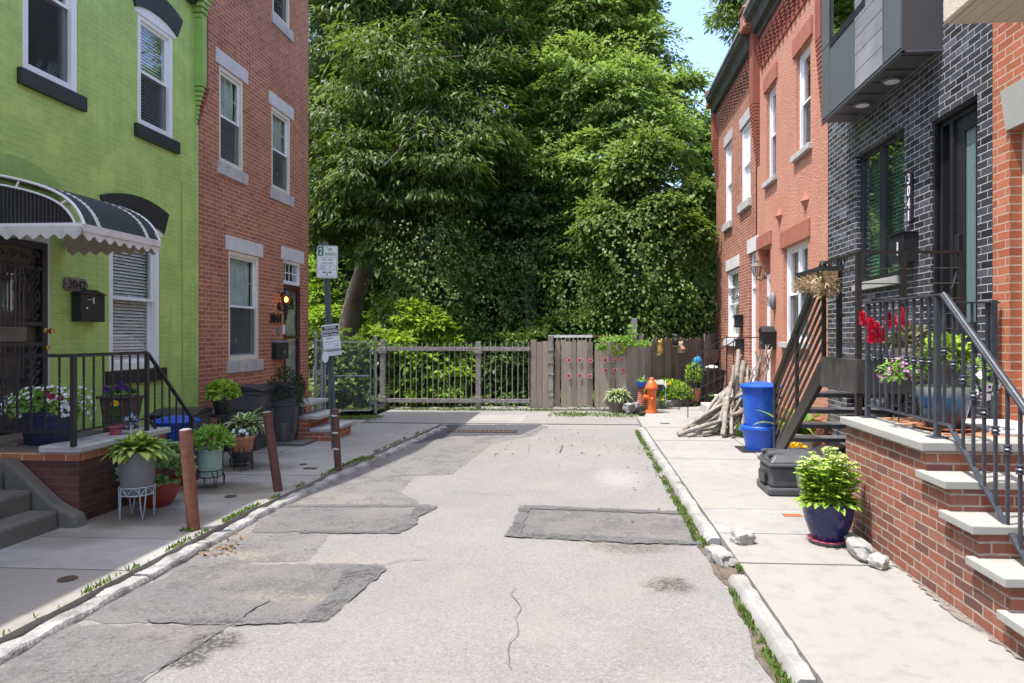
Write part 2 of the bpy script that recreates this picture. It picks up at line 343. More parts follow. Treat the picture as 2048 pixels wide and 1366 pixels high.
M['lf_hosta'] = M_leaf('hosta_leaf', [(.09, .19, .03), (.13, .25, .045)], .4)
M['lf_hostay'] = M_leaf('hosta_yellow_leaf', [(.38, .46, .09), (.50, .56, .16)], .4)
M['lf_cream'] = M_leaf('cream_leaf_edge', [(.60, .64, .42), (.70, .72, .52)], .4)
M['lf_hdark'] = M_leaf('hosta_dark_leaf', [(.05, .13, .03), (.075, .17, .04)], .4)
M['lf_sedum'] = M_leaf('sedum_leaf', [(.14, .27, .08), (.19, .34, .12), (.24, .39, .15)], .45, .15)
M['lf_lime'] = M_leaf('lime_leaf', [(.17, .31, .03), (.26, .41, .045), (.34, .48, .08)], .45)
M['lf_herb'] = M_leaf('herb_leaf', [(.14, .28, .04), (.20, .36, .06), (.25, .42, .08)], .45)
M['lf_box'] = M_leaf('boxwood_leaf', [(.012, .03, .010), (.025, .052, .016), (.04, .07, .02)], .4)
M['lf_grass'] = M_leaf('grass_blade', [(.065, .13, .025), (.105, .185, .032), (.16, .22, .055)], .5)
M['lf_dry'] = M_leaf('dry_leaf', [(.16, .085, .035), (.27, .15, .06), (.33, .23, .11)], .7, .1, (.4, .25, .1))
M['lf_canna'] = M_leaf('broad_leaf', [(.09, .18, .025), (.16, .26, .035), (.30, .33, .05)], .4)
M['lf_tan'] = M_leaf('olive_leaf', [(.17, .17, .07), (.24, .23, .10)], .5)

M['hillgreen'] = M_plain('wooded_slope', (.05, .09, .025), .95, var=.5, scale=1.2, bump=1.0, bscale=6, c2=(.02, .04, .012))
# ------------------------------------------------------------------ mesh builder
ORG = {}
class MB:
    def __init__(s): s.v = []; s.f = []; s.m = []; s.k = 0
    def add(s, vs, fs):
        b = len(s.v); s.v += [tuple(x) for x in vs]
        for f in fs: s.f.append(tuple(i + b for i in f)); s.m.append(s.k)
        return s
    def box(s, x0, y0, z0, x1, y1, z1):
        x0, x1 = sorted((x0, x1)); y0, y1 = sorted((y0, y1)); z0, z1 = sorted((z0, z1))
        return s.add([(x0,y0,z0),(x1,y0,z0),(x1,y1,z0),(x0,y1,z0),(x0,y0,z1),(x1,y0,z1),(x1,y1,z1),(x0,y1,z1)],
                     [(0,3,2,1),(4,5,6,7),(0,1,5,4),(1,2,6,5),(2,3,7,6),(3,0,4,7)])
    def obox(s, c, size, rot=(0, 0, 0)):
        mt = Matrix.Translation(c) @ (Matrix.Rotation(rot[2], 4, 'Z') @ Matrix.Rotation(rot[1], 4, 'Y') @ Matrix.Rotation(rot[0], 4, 'X'))
        hx, hy, hz = [k/2 for k in size]; t = MB().box(-hx, -hy, -hz, hx, hy, hz)
        return s.add([mt @ Vector(p) for p in t.v], t.f)
    def bar(s, a, b, w, h, up=(0, 0, 1)):        # rectangular bar between two points
        a = Vector(a); b = Vector(b); d = (b - a).normalized(); up = Vector(up)
        if abs(d.dot(up)) > .98: up = Vector((0, 1, 0))
        r = d.cross(up).normalized(); u = r.cross(d).normalized()
        vs = []
        for p in (a, b):
            for i, j in ((-1,-1),(1,-1),(1,1),(-1,1)): vs.append(p + r*(i*w/2) + u*(j*h/2))
        return s.add(vs, [(0,1,2,3),(7,6,5,4),(0,4,5,1),(1,5,6,2),(2,6,7,3),(3,7,4,0)])
    def tube(s, pts, r, n=8, cap=True):
        pts = [Vector(p) for p in pts]; rs = r if isinstance(r, (list, tuple)) else [r]*len(pts)
        vs = []; prev = None
        for i, p in enumerate(pts):
            d = (pts[min(i+1, len(pts)-1)] - pts[max(i-1, 0)]).normalized()
            if prev is None:
                ref = Vector((0, 0, 1)) if abs(d.z) < .9 else Vector((1, 0, 0)); u = d.cross(ref).normalized()
            else:
                u = (prev - d*prev.dot(d)).normalized()
            prev = u; w = d.cross(u)
            for k in range(n):
                a = 2*math.pi*k/n; vs.append(p + (u*math.cos(a) + w*math.sin(a))*rs[i])
        fs = []
        for i in range(len(pts)-1):
            for k in range(n):
                k2 = (k+1) % n; fs.append((i*n+k, i*n+k2, (i+1)*n+k2, (i+1)*n+k))
        if cap: fs.append(tuple(range(n-1, -1, -1))); fs.append(tuple((len(pts)-1)*n + k for k in range(n)))
        return s.add(vs, fs)
    def lathe(s, c, prof, n=28, sx=1, sy=1, tilt=None):
        c = Vector(c); vs = []
        for (r, z) in prof:
            for k in range(n):
                a = 2*math.pi*k/n; p = Vector((r*math.cos(a)*sx, r*math.sin(a)*sy, z))
                if tilt: p = tilt @ p
                vs.append(c + p)
        fs = []
        for i in range(len(prof)-1):
            for k in range(n):
                k2 = (k+1) % n; fs.append((i*n+k, i*n+k2, (i+1)*n+k2, (i+1)*n+k))
        if prof[0][0] > 1e-4: fs.append(tuple(range(n-1, -1, -1)))
        if prof[-1][0] > 1e-4: fs.append(tuple((len(prof)-1)*n + k for k in range(n)))
        return s.add(vs, fs)
    def prism(s, poly, axis, a, b):
        def P(p, t):
            return {'X': (t, p[0], p[1]), 'Y': (p[0], t, p[1]), 'Z': (p[0], p[1], t)}[axis]
        n = len(poly)
        vs = [P(p, a) for p in poly] + [P(p, b) for p in poly]
        return s.add(vs, [tuple(range(n-1, -1, -1)), tuple(range(n, 2*n))] + [(i, (i+1) % n, n+(i+1) % n, n+i) for i in range(n)])
    def ball(s, c, r, n=10, sx=1, sy=1, sz=1, m=6):
        prof = [(max(1e-5, r*math.sin(math.pi*i/m)), -r*sz*math.cos(math.pi*i/m)) for i in range(m+1)]
        return s.lathe(c, prof, n, sx, sy)
    def text(s, txt, c, right, up, w, h, depth=.004, shear=0.0):
        cu = bpy.data.curves.new("tmp", 'FONT'); cu.body = txt; cu.extrude = .02; cu.resolution_u = 3; cu.shear = shear; cu.offset = .02
        ob = bpy.data.objects.new("tmp", cu); col.objects.link(ob)
        dg = bpy.context.evaluated_depsgraph_get(); me = bpy.data.meshes.new_from_object(ob.evaluated_get(dg))
        vs = [v.co.copy() for v in me.vertices]; fs = [tuple(p.vertices) for p in me.polygons]
        bpy.data.objects.remove(ob); bpy.data.curves.remove(cu); bpy.data.meshes.remove(me)
        x0 = min(v.x for v in vs); x1 = max(v.x for v in vs); y0 = min(v.y for v in vs); y1 = max(v.y for v in vs)
        c = Vector(c); right = Vector(right).normalized(); up = Vector(up).normalized(); nrm = right.cross(up)
        out = [c + right*((v.x-(x0+x1)/2)/(x1-x0)*w) + up*((v.y-(y0+y1)/2)/(y1-y0)*h) + nrm*(depth if v.z > 0 else 0.0006) for v in vs]
        return s.add(out, fs)
    # ---- leaves
    def leaf(s, p, d, up, L, Wd, fold=.2, curl=0.0):         # four-point folded leaf
        d = Vector(d).normalized(); up = Vector(up)
        r = d.cross(up)
        if r.length < 1e-3: r = Vector((1, 0, 0))
        r.normalize(); n = r.cross(d); p = Vector(p)
        tip = p + d*L - n*(curl*L); m1 = p + d*(L*.30); m2 = p + d*(L*.70) - n*(curl*L*.35)
        return s.add([p, m1 + r*(Wd*.46) + n*(fold*Wd), m2 + r*(Wd*.42) + n*(fold*Wd*.8), tip, m2 - r*(Wd*.42) + n*(fold*Wd*.8), m1 - r*(Wd*.46) + n*(fold*Wd)], [(0, 1, 2, 3), (0, 3, 4, 5)])
    def blade(s, p, az, el, L, Wd, bend=1.2, seg=6, edge=None, cup=.18, shape=1.0):
        # arching broad leaf; edge = material index of its margin
        p = Vector(p); rows = []; ca, sa = math.cos(az), math.sin(az); r = Vector((-sa, ca, 0)); e = el
        for i in range(seg+1):
            t = i/seg; w = Wd*(math.sin(math.pi*min(1, (t**.8)*.96 + .04)))**shape*.5
            dv = Vector((ca*math.cos(e), sa*math.cos(e), math.sin(e))); nv = r.cross(dv)*-1
            nv = Vector((-ca*math.sin(e), -sa*math.sin(e), math.cos(e)))
            rows.append([p + r*(-w) + nv*(w*cup), p + r*(-w*.6) + nv*(w*cup*.4), p.copy(), p + r*(w*.6) + nv*(w*cup*.4), p + r*w + nv*(w*cup)])
            p = p + dv*(L/seg); e -= bend/seg
        vs = [q for row in rows for q in row]; k0 = s.k; b = len(s.v); s.v += [tuple(q) for q in vs]
        for i in range(seg):
            for j in range(4):
                s.f.append((b+i*5+j, b+i*5+j+1, b+(i+1)*5+j+1, b+(i+1)*5+j))
                s.m.append(edge if (edge is not None and j in (0, 3)) else k0)
        return s
    def flower(s, c, nrm, r, petals=5, cup=.25):
        nrm = Vector(nrm).normalized(); ref = Vector((0, 0, 1)) if abs(nrm.z) < .9 else Vector((1, 0, 0))
        u = nrm.cross(ref).normalized(); w = nrm.cross(u); c = Vector(c); vs = [c - nrm*(r*cup)]; n = petals*2
        for k in range(n):
            a = 2*math.pi*k/n; q = r*(1.0 if k % 2 == 0 else .78); vs.append(c + (u*math.cos(a) + w*math.sin(a))*q)
        return s.add(vs, [(0, 1+k, 1+(k+1) % n) for k in range(n)])
    def mesh(s, name, mats, off, smooth=None):
        me = bpy.data.meshes.new(name)
        me.from_pydata([(x-off[0], y-off[1], z-off[2]) for x, y, z in s.v], [], s.f)
        mats = mats if isinstance(mats, (list, tuple)) else [mats]
        for m in mats: me.materials.append(M[m])
        if len(mats) > 1: me.polygons.foreach_set('material_index', s.m)
        if smooth:
            me.polygons.foreach_set('use_smooth', [True]*len(me.polygons)); me.set_sharp_from_angle(angle=R(smooth))
        me.update(); return me
def _finish(o, bevel):
    if bevel:
        b = o.modifiers.new("bevel", 'BEVEL'); b.width = bevel; b.segments = 2; b.limit_method = 'ANGLE'; b.angle_limit = R(40)
def tag(o, label=None, cat=None, group=None, kind=None):
    if label: o['label'] = label
    if cat: o['category'] = cat
    if group: o['group'] = group
    if kind: o['kind'] = kind
    return o
def thing(name, loc, label, cat, group=None):
    o = bpy.data.objects.new(name, None); col.objects.link(o); o.location = loc; o.empty_display_size = .1
    ORG[o.name] = Vector(loc); return tag(o, label, cat, group)
def part(name, mb, mats, parent, bevel=0, smooth=None, label=None):
    off = ORG[parent.name]; o = bpy.data.objects.new(name, mb.mesh(name, mats, off, smooth)); col.objects.link(o)
    o.parent = parent; ORG[o.name] = off; _finish(o, bevel)
    if label: o['label'] = label
    return o
def solo(name, mb, mats, loc, label, cat, group=None, bevel=0, smooth=None):
    o = bpy.data.objects.new(name, mb.mesh(name, mats, Vector(loc), smooth)); col.objects.link(o); o.location = loc
    ORG[o.name] = Vector(loc); _finish(o, bevel); return tag(o, label, cat, group)
def struct(name, mb, mats, bevel=0, smooth=None, kind='structure', label=None):
    o = bpy.data.objects.new(name, mb.mesh(name, mats, (0, 0, 0), smooth)); col.objects.link(o); _finish(o, bevel)
    return tag(o, label, None, None, kind)
def dup(o, parent=None, loc=None, label=None, rotz=None):
    c = o.copy(); col.objects.link(c); c.parent = parent
    if loc is not None: c.location = loc; ORG[c.name] = Vector(loc)
    if rotz is not None: c.rotation_euler.z = rotz
    if label: c['label'] = label
    for ch in list(o.children): dup(ch, c)
    return c
rnd = random.Random(11)
U = rnd.uniform
def rdir(zmin=-1.0, zmax=1.0):
    z = U(zmin, zmax); a = U(0, 2*math.pi); q = math.sqrt(max(0, 1-z*z)); return Vector((q*math.cos(a), q*math.sin(a), z))

# ------------------------------------------------------------------ plants
def bush(mb, c, rx, ry, rz, n, L, Wd, droop=.2, zmin=-.25, inner=.45, stems=0):
    c = Vector(c)
    for _ in range(n):
        d = rdir(zmin, 1); q = inner + (1-inner)*math.sqrt(U(0, 1))
        p = c + Vector((d.x*rx*q, d.y*ry*q, d.z*rz*q))
        dd = (d + rdir()*.7 + Vector((0, 0, .25-droop))).normalized(); l = L*U(.7, 1.2)
        mb.leaf(p - dd*l*.3, dd, (d + Vector((0, 0, .8))).normalized(), l, Wd*U(.75, 1.15), .15, U(0, .25))
def hosta(mb, c, r, n, L, Wd, edge=1, up=.9):
    for i in range(n):
        t = i/n; a = i*2.399 + U(-.2, .2); el_ = up - 1.0*t + U(-.12, .12) + .25
        mb.blade(Vector(c) + Vector((math.cos(a), math.sin(a), 0))*r*U(.05, .3), a, el_, L*U(.8, 1.15)*(1.0-.15*(1-t)), Wd*U(.8, 1.15), 1.0 + .9*t, 6, edge, .22, .72)
def pot_profile(rt, rb, h, lip=.02, lh=.03):
    return [(rb, 0), (rb*1.02, .01), (rt-lip*.6, h-lh), (rt, h-lh), (rt, h), (rt-.018, h), (rt-.03, h-.04), (.001, h-.045)]
def potted(name, loc, label, cat, pot_mat, rt, rb, h, foliage, group=None, prof=None, tilt=None, saucer=None, pot_smooth=50):
    t = thing(name, loc, label, cat, group)
    part('pot', MB().lathe(loc, prof or pot_profile(rt, rb, h)), pot_mat, t, smooth=pot_smooth)
    part('potting_soil', MB().lathe(Vector(loc)+Vector((0, 0, h-.042)), [(rt*.88, 0), (rt*.8, .012), (.001, .02)], 16), 'soil', t)
    for nm, mb, mats in foliage: part(nm, mb, mats, t)
    return t

def leaf_cloud(P, D, Nn, L, Wd, fold=.18, curl=.15):       # numpy leaves, four points each
    Nn = Nn/np.linalg.norm(Nn, axis=1, keepdims=True); D = D/np.linalg.norm(D, axis=1, keepdims=True)
    r = np.cross(D, Nn); r /= (np.linalg.norm(r, axis=1, keepdims=True) + 1e-9); n = np.cross(r, D)
    L = L[:, None]; Wd = Wd[:, None]
    m = P + D*L*.42
    return np.stack([P, m + r*Wd*.5 + n*fold*Wd, P + D*L - n*curl*L, m - r*Wd*.5 + n*fold*Wd], 1).reshape(-1, 3)
def cloud_mesh(name, verts, mats, off, idx=None):
    n = len(verts)//4; me = bpy.data.meshes.new(name)
    me.vertices.add(n*4); me.vertices.foreach_set('co', (verts - np.array(off)).astype(np.float32).ravel())
    me.loops.add(n*4); me.loops.foreach_set('vertex_index', np.arange(n*4, dtype=np.int32))
    me.polygons.add(n); me.polygons.foreach_set('loop_start', np.arange(0, n*4, 4, dtype=np.int32))
    for m in (mats if isinstance(mats, (list, tuple)) else [mats]): me.materials.append(M[m])
    if idx is not None: me.polygons.foreach_set('material_index', np.repeat(idx, 1).astype(np.int32))
    me.update(calc_edges=True); return me
def crown_points(rs, lobes, n_clump, per, cr, L, Wd, droop, shell=.55, flat=.6):
    # lobes: (x,y,z,rx,ry,rz); sprays of leaves hang off boughs spread over every lobe
    vol = np.array([max(.05, (l[3]*l[4]*l[5]))**.67 for l in lobes]); pick = rs.choice(len(lobes), n_clump, p=vol/vol.sum())
    Lb = np.array(lobes)[pick]
    d = rs.normal(size=(n_clump, 3)); d /= np.linalg.norm(d, axis=1, keepdims=True)
    q = (shell + (1-shell)*rs.random(n_clump)**.7)*(1 + .14*rs.normal(size=n_clump)); core = rs.random(n_clump) < .22; q[core] *= rs.uniform(.2, .8, core.sum())
    C = Lb[:, :3] + d*Lb[:, 3:6]*q[:, None]
    crr = cr*rs.uniform(.6, 1.35, n_clump)
    C = np.repeat(C, per, 0); dO = np.repeat(d, per, 0); crr = np.repeat(crr, per)
    e = rs.normal(size=(len(C), 3)); e /= np.linalg.norm(e, axis=1, keepdims=True); e[:, 2] = np.abs(e[:, 2])*flat*.9 - .25*flat
    P = C + e*crr[:, None]*(.35 + .65*rs.random(len(C))[:, None]**.6)
    D = e*.9 + dO*.45 + rs.normal(size=e.shape)*.35; D[:, 2] -= droop
    Nn = dO*.5 + rs.normal(size=e.shape)*.35 + np.array([0, 0, 1.0])
    ll = L*np.clip(rs.lognormal(0, .33, len(C)), .4, 1.9); ww = Wd*rs.uniform(.6, 1.3, len(C))*(ll/L)**.6
    return leaf_cloud(P, D, Nn, ll, ww)
def hang_points(rs, cols_, n, L, Wd):                     # vine curtains: leaves clothe tapering columns (x,y,z0,z1,r0,r1)
    out = []
    for (x, y, z0, z1, r0, r1) in cols_:
        k = int(n*(z1-z0)*(r0+r1)); t = rs.random(k); a = rs.random(k)*2*np.pi
        rr = (r0 + (r1-r0)*t)*(1 + .28*np.sin(a*3 + t*9) + .2*np.sin(t*23 + a*5) + .12*rs.normal(size=k))
        P = np.stack([x + np.cos(a)*rr, y + np.sin(a)*rr, z0 + (z1-z0)*t], 1)
        D = np.stack([np.cos(a)*.5, np.sin(a)*.5, -np.ones(k)*.9], 1) + rs.normal(size=(k, 3))*.45
        Nn = np.stack([np.cos(a), np.sin(a), np.ones(k)*.5], 1) + rs.normal(size=(k, 3))*.35
        out.append(leaf_cloud(P, D, Nn, L*rs.uniform(.6, 1.3, k), Wd*rs.uniform(.6, 1.3, k)))
    return np.concatenate(out)
def cloud_part(name, verts, mats, parent):
    o = bpy.data.objects.new(name, cloud_mesh(name, verts, mats, ORG[parent.name])); col.objects.link(o); o.parent = parent
    ORG[o.name] = ORG[parent.name]; return o
def cloud_stuff(name, verts, mats, label=None):
    o = bpy.data.objects.new(name, cloud_mesh(name, verts, mats, (0, 0, 0))); col.objects.link(o); return tag(o, label, None, None, 'stuff')
# ================================================================== GROUND
ZR = -0.07
struct('ground', MB().add([(-400,-200,-.22),(400,-200,-.22),(400,600,-.22),(-400,600,-.22)], [(0,1,2,3)]), 'soil')
rp = random.Random(3); U_ = rp.uniform
def jag(poly, z, amp=.03, step=.06):                     # ragged outline of a patch from picture points on the road
    pts = [onZ(u, v, z) for u, v in poly]; out = []
    for i, a in enumerate(pts):
        b = pts[(i+1) % len(pts)]; L = math.hypot(b[0]-a[0], b[1]-a[1]); n = max(1, int(L/step))
        for k in range(n):
            t = k/n; out.append((a[0]+(b[0]-a[0])*t + rp.uniform(-amp, amp), a[1]+(b[1]-a[1])*t + rp.uniform(-amp, amp), z))
    return MB().add(out, [tuple(range(len(out)))])
def gpt(u, v): return onZ(u, v, ZR)
KL = [(-3.06, -6.0), (-3.06, 3.4), (-3.06, 5.0), (-3.06, 6.3), (-2.93, 8.4), (-2.76, 10.8), (-2.62, 12.6)]
def kl(y):
    for (x0, y0), (x1, y1) in zip(KL, KL[1:]):
        if y <= y1: return x0 + (x1-x0)*max(0, (y-y0))/(y1-y0)
    return KL[-1][0]
spots = []
for (u, v, ru, rv, st, c) in [(1345, 1170, 45, 14, 1.3, (.07,.058,.045)), (1265, 1095, 85, 12, 1.0, (.10,.078,.055)), (430, 1285, 50, 22, 1.5, (.05,.045,.04)),
        (385, 1318, 40, 18, 1.5, (.05,.045,.04)), (500, 1110, 60, 9, .45, (.30,.24,.15)), (455, 1068, 50, 16, .55, (.16,.11,.07)), (1300, 1290, 60, 50, .3, (.13,.11,.09)),
        (985, 905, 45, 7, .5, (.22,.18,.12)), (1235, 955, 45, 18, .55, (.34,.325,.31)), (1180, 1030, 120, 10, .0, (.1,.1,.1)), (1330, 905, 60, 12, .4, (.25,.18,.12)),
        (1100, 890, 160, 9, .35, (.22,.15,.10)), (700, 1120, 120, 10, .3, (.26,.22,.17)), (860, 1180, 200, 40, .22, (.19,.175,.165)), (1250, 1000, 180, 25, .2, (.20,.19,.175)),
        (560, 1195, 110, 10, .35, (.30,.26,.2)), (640, 1000, 110, 14, .35, (.28,.24,.2))]:
    x, y = gpt(u, v); t = (y)/F
    spots.append((x, y, ru*t*1.35, abs(gpt(u, v-rv)[1]-gpt(u, v+rv)[1])/2*1.35, st, c))
M['road'] = M_asphalt('worn_pale_asphalt', (.212, .202, .192), (.180, .171, .163), (.082, .078, .074), (.305, .293, .28), spots, speck=.42, warm=(.235, .213, .185))
M['patch'] = M_asphalt('grey_asphalt_patch', (.140, .132, .126), (.115, .109, .105), (.06, .058, .056), (.24, .23, .22), spots, wear=.45, speck=.38, warm=(.2, .175, .15))
M['patch2'] = M_asphalt('mid_asphalt_patch', (.168, .158, .149), (.145, .137, .13), (.07, .067, .064), (.26, .245, .235), spots, wear=.5, speck=.4)
M['seal'] = M_asphalt('dark_tar_seal', (.085, .084, .083), (.115, .113, .11), (.045, .045, .045), (.20, .20, .20), (), wear=.75, speck=.4)
M['asph_shade'] = M_asphalt('dark_asphalt_with_shade', (.045, .047, .055), (.06, .06, .066), (.02, .02, .022), (.11, .11, .11), (), speck=.4)  # darker asphalt, with tree shade mixed into the colour
b = MB(); pl = [(x, y, ZR) for x, y in KL]; pr = [(.99, 12.75, ZR), (1.03, -6, ZR)]
ring = pl + [(-2.6, 12.75, ZR)] + pr
b.add(ring, [tuple(range(len(ring)-1, -1, -1))]); struct('road', b, 'road')
# concrete apron between road and fences, several worn slabs
b = MB(); b.box(-4.35, 12.76, -.2, 1.0, 13.35, -.085); b.box(-4.6, 13.37, -.2, 1.1, 16.6, -.07); struct('apron', b, 'apron')
b = MB().box(-2.35, 12.79, -.19, -.78, 13.32, -.079); b.box(-2.4, 13.7, -.19, -1.3, 14.7, -.064)
struct('concrete_slab', b, 'conc_l', bevel=.01)
Z1, Z2, Z3 = ZR+.002, ZR+.005, ZR+.008
zc_n = [0]
def patch(nm, poly, m, z, amp=.024): zc_n[0] += 1; struct(nm, jag(poly, z+zc_n[0]*.0003, amp), m)
patch('asphalt_patch', [(875,851),(1095,851),(1062,873),(985,886),(905,948),(835,950),(800,985),(842,1006),(815,1013),(560,1012),(505,1030),(700,948),(800,898)], 'patch2', Z1)
patch('asphalt_patch', [(662,1068),(618,1120),(410,1128),(310,1150),(440,1088),(515,1062)], 'patch2', Z1)
patch('asphalt_patch', [(390,1128),(757,1127),(768,1138),(640,1242),(470,1246),(250,1246),(120,1240),(250,1185)], 'patch', Z1)
patch('asphalt_patch', [(60,1296),(130,1250),(455,1250),(420,1272),(280,1362),(190,1420),(-150,1420)], 'patch', Z1)
patch('asphalt_patch', [(565,1010),(868,1012),(800,1062),(500,1064),(520,1030)], 'patch', Z2)
patch('asphalt_patch', [(1048,1013),(1365,1026),(1408,1086),(1018,1070)], 'patch', Z1)
patch('asphalt_patch', [(880,849),(1085,849),(1040,869),(900,872),(800,893)], 'asph_shade', Z2)  # darker asphalt sheet that also paints the tree shade at the road end
for poly in ([(690,1128),(768,1131),(772,1139),(655,1240),(598,1243),(650,1200)], [(290,1236),(480,1233),(560,1238),(600,1245),(470,1249),(300,1245)],
             [(832,1011),(874,1011),(868,1018),(838,1032),(832,1050),(800,1063),(770,1061),(815,1035)], [(560,1008),(860,1009),(862,1014),(560,1013)], [(600,1060),(800,1060),(800,1066),(600,1065)],
             [(1040,1010),(1062,1013),(1052,1040),(1040,1068),(1010,1071),(1030,1040)], [(1045,1009),(1362,1022),(1366,1028),(1046,1016)], [(1015,1064),(1150,1068),(1300,1076),(1408,1083),(1409,1089),(1250,1085),(1010,1072)]):
    patch('tar_seal', poly, 'seal', Z3, .018)
def strip(pts, w, z, m, nm='crack'):
    b = MB(); P = [onZ(u, v, z) for u, v in pts]; fine = []
    for a, c in zip(P, P[1:]):
        n = max(2, int(math.hypot(c[0]-a[0], c[1]-a[1])/.05))
        for k in range(n): fine.append((a[0]+(c[0]-a[0])*k/n + rp.uniform(-.012, .012), a[1]+(c[1]-a[1])*k/n + rp.uniform(-.012, .012)))
    fine.append(P[-1]); vs = []; fs = []
    for i, p in enumerate(fine):
        q = fine[min(i+1, len(fine)-1)]; o_ = fine[max(i-1, 0)]; dx, dy = q[0]-o_[0], q[1]-o_[1]; L = math.hypot(dx, dy) or 1
        ww = w*rp.uniform(.4, 1.2)/2; vs += [(p[0]-dy/L*ww, p[1]+dx/L*ww, z), (p[0]+dy/L*ww, p[1]-dx/L*ww, z)]
        if i: fs.append((2*i-2, 2*i-1, 2*i+1, 2*i))
    zc_n[0] += 1; struct(nm, b.add([(x, y, z_+zc_n[0]*.0003) for x, y, z_ in vs], fs), m)
strip([(1030,1175),(1022,1190),(1045,1212),(1030,1235),(1036,1260),(1018,1290),(1016,1315),(1024,1340)], .007, Z3, 'patch')
strip([(470,1246),(500,1220),(540,1200)], .018, Z3, 'seal'); strip([(760,1133),(800,1120),(860,1118)], .01, Z3, 'seal')
strip([(1125,890),(1120,905)], .03, Z3, 'seal'); strip([(440,1262),(330,1330),(280,1366)], .014, Z3, 'seal')
strip([(700,955),(800,950),(905,949)], .012, Z3, 'seal'); strip([(1030,990),(900,985)], .008, Z3, 'seal')
# gutter dirt strips
pd = [(.925+.02*math.sin(y*3.1)+.016*math.sin(y*9.7)+rp.uniform(-.008, .008), y, Z3) for y in np.linspace(12.5, 2.2, 260)]
struct('gutter_dirt', MB().add(pd + [(1.02, 2.2, Z3), (1.02, 12.5, Z3)], [tuple(range(261, -1, -1))]), 'dirt')
struct('gutter_dirt', MB().box(.95, 4.86, -.15, 1.14, 5.62, -.045), 'dirt', bevel=.02)
# pavements: separate slabs with open joints
def slabs(nm, ys, xs, m, z=0.0):
    b = MB()
    for y0, y1 in zip(ys, ys[1:]):
        xx = xs(0.5*(y0+y1), y0, y1)
        for (xa, xb, xc, xd) in xx:     # near-left, near-right, far-right, far-left
            g = .006; dz = rp.uniform(-.006, .002)
            vs = [(xa+g, y0+g, z+dz), (xb-g, y0+g, z+dz), (xc-g, y1-g, z+dz), (xd+g, y1-g, z+dz)]
            b.add(vs + [(x, y, -.14) for x, y, _ in vs], [(0,1,2,3), (0,4,5,1), (1,5,6,2), (2,6,7,3), (3,7,4,0)])
    return struct(nm, b, m)
def xl(y, y0, y1):
    e0, e1 = kl(y0)-.138, kl(y1)-.138
    return [(-5.8, e0, e1, -5.8)] if y < 6.3 else [(-5.8, -4.35, -4.35, -5.8), (-4.35, e0, e1, -4.35)]
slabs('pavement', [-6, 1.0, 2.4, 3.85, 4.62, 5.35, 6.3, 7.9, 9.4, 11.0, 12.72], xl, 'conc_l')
slabs('pavement', [12.72, 13.36], lambda y, a, c: [(-5.8, -4.36, -4.36, -5.8)], 'conc_l', -.02)
def xr(y, y0, y1):
    if y0 > 12.3: return [(1.0, 3.45, 3.45, 1.0)] if y0 < 14 else [(1.15, 3.45, 3.45, 1.5)]
    e0, e1 = [1.0-.09*max(0, q-3)/9.4+.118 for q in (y0, y1)]
    if y0 > 5.7: return [(e0, 2.35, 2.35, e1), (2.35, 3.45, 3.45, 2.35)]
    return [(e0, 3.45, 3.45, e1)]
slabs('pavement', [-6, 1.9, 3.42, 5.05, 5.8, 6.62, 7.85, 9.3, 10.9, 12.45, 14.1, 16.4], xr, 'conc_r')
# kerbs
M['kerb_worn'] = M_plain('worn_kerb', (.37, .36, .34), .95, scale=5, bump=1.0, bscale=40, c2=(.085, .082, .075), edge=(.40, .66))
def kerb(poly, z0=-.2, z1=.004, amp=.012, width=.14, side=-1, n=30):
    b = MB(); P = []
    for (x0, y0), (x1, y1) in zip(poly, poly[1:]):
        k = max(2, int((y1-y0)/.12))
        for i in range(k): P.append((x0+(x1-x0)*i/k, y0+(y1-y0)*i/k))
    P.append(poly[-1]); vs = []; fs = []
    for i, (x, y) in enumerate(P):
        a = rp.uniform(-amp, amp); h = z1 + rp.uniform(-amp, amp*.3)
        vs += [(x, y, z0), (x+a*.5, y, h-.03), (x+side*.025+a*.5, y, h), (x+side*(width-.012), y, h), (x+side*(width-.003), y, z0)]
        if i:
            for j in range(4): fs.append(((i-1)*5+j, (i-1)*5+j+1, i*5+j+1, i*5+j))
    fs.append((0, 1, 2, 3, 4)); e = (len(P)-1)*5; fs.append((e+4, e+3, e+2, e+1, e))
    if side > 0: fs = [f[::-1] for f in fs]
    return b.add(vs, fs)
for a, c in [(-6, 2.9), (2.92, 4.6), (4.62, 5.36), (5.38, 7.1), (7.12, 9.2), (9.22, 11.0), (11.02, 12.6)]:
    ys = [a] + [y for _, y in KL if a < y < c] + [c]
    struct('kerb', kerb([(kl(y), y) for y in ys], amp=.026, z1=-.022), 'kerb_worn', smooth=45)
for a, c in [(-6, 3.30), (3.37, 4.84), (5.66, 7.8), (7.82, 10.0), (10.02, 12.4)]:
    f_ = lambda y: 1.0 - .09*max(0, y-3)/9.4
    struct('kerb', kerb([(f_(a), a), (f_(c), c)], width=.115, side=1, amp=.02), 'kerb', smooth=45)
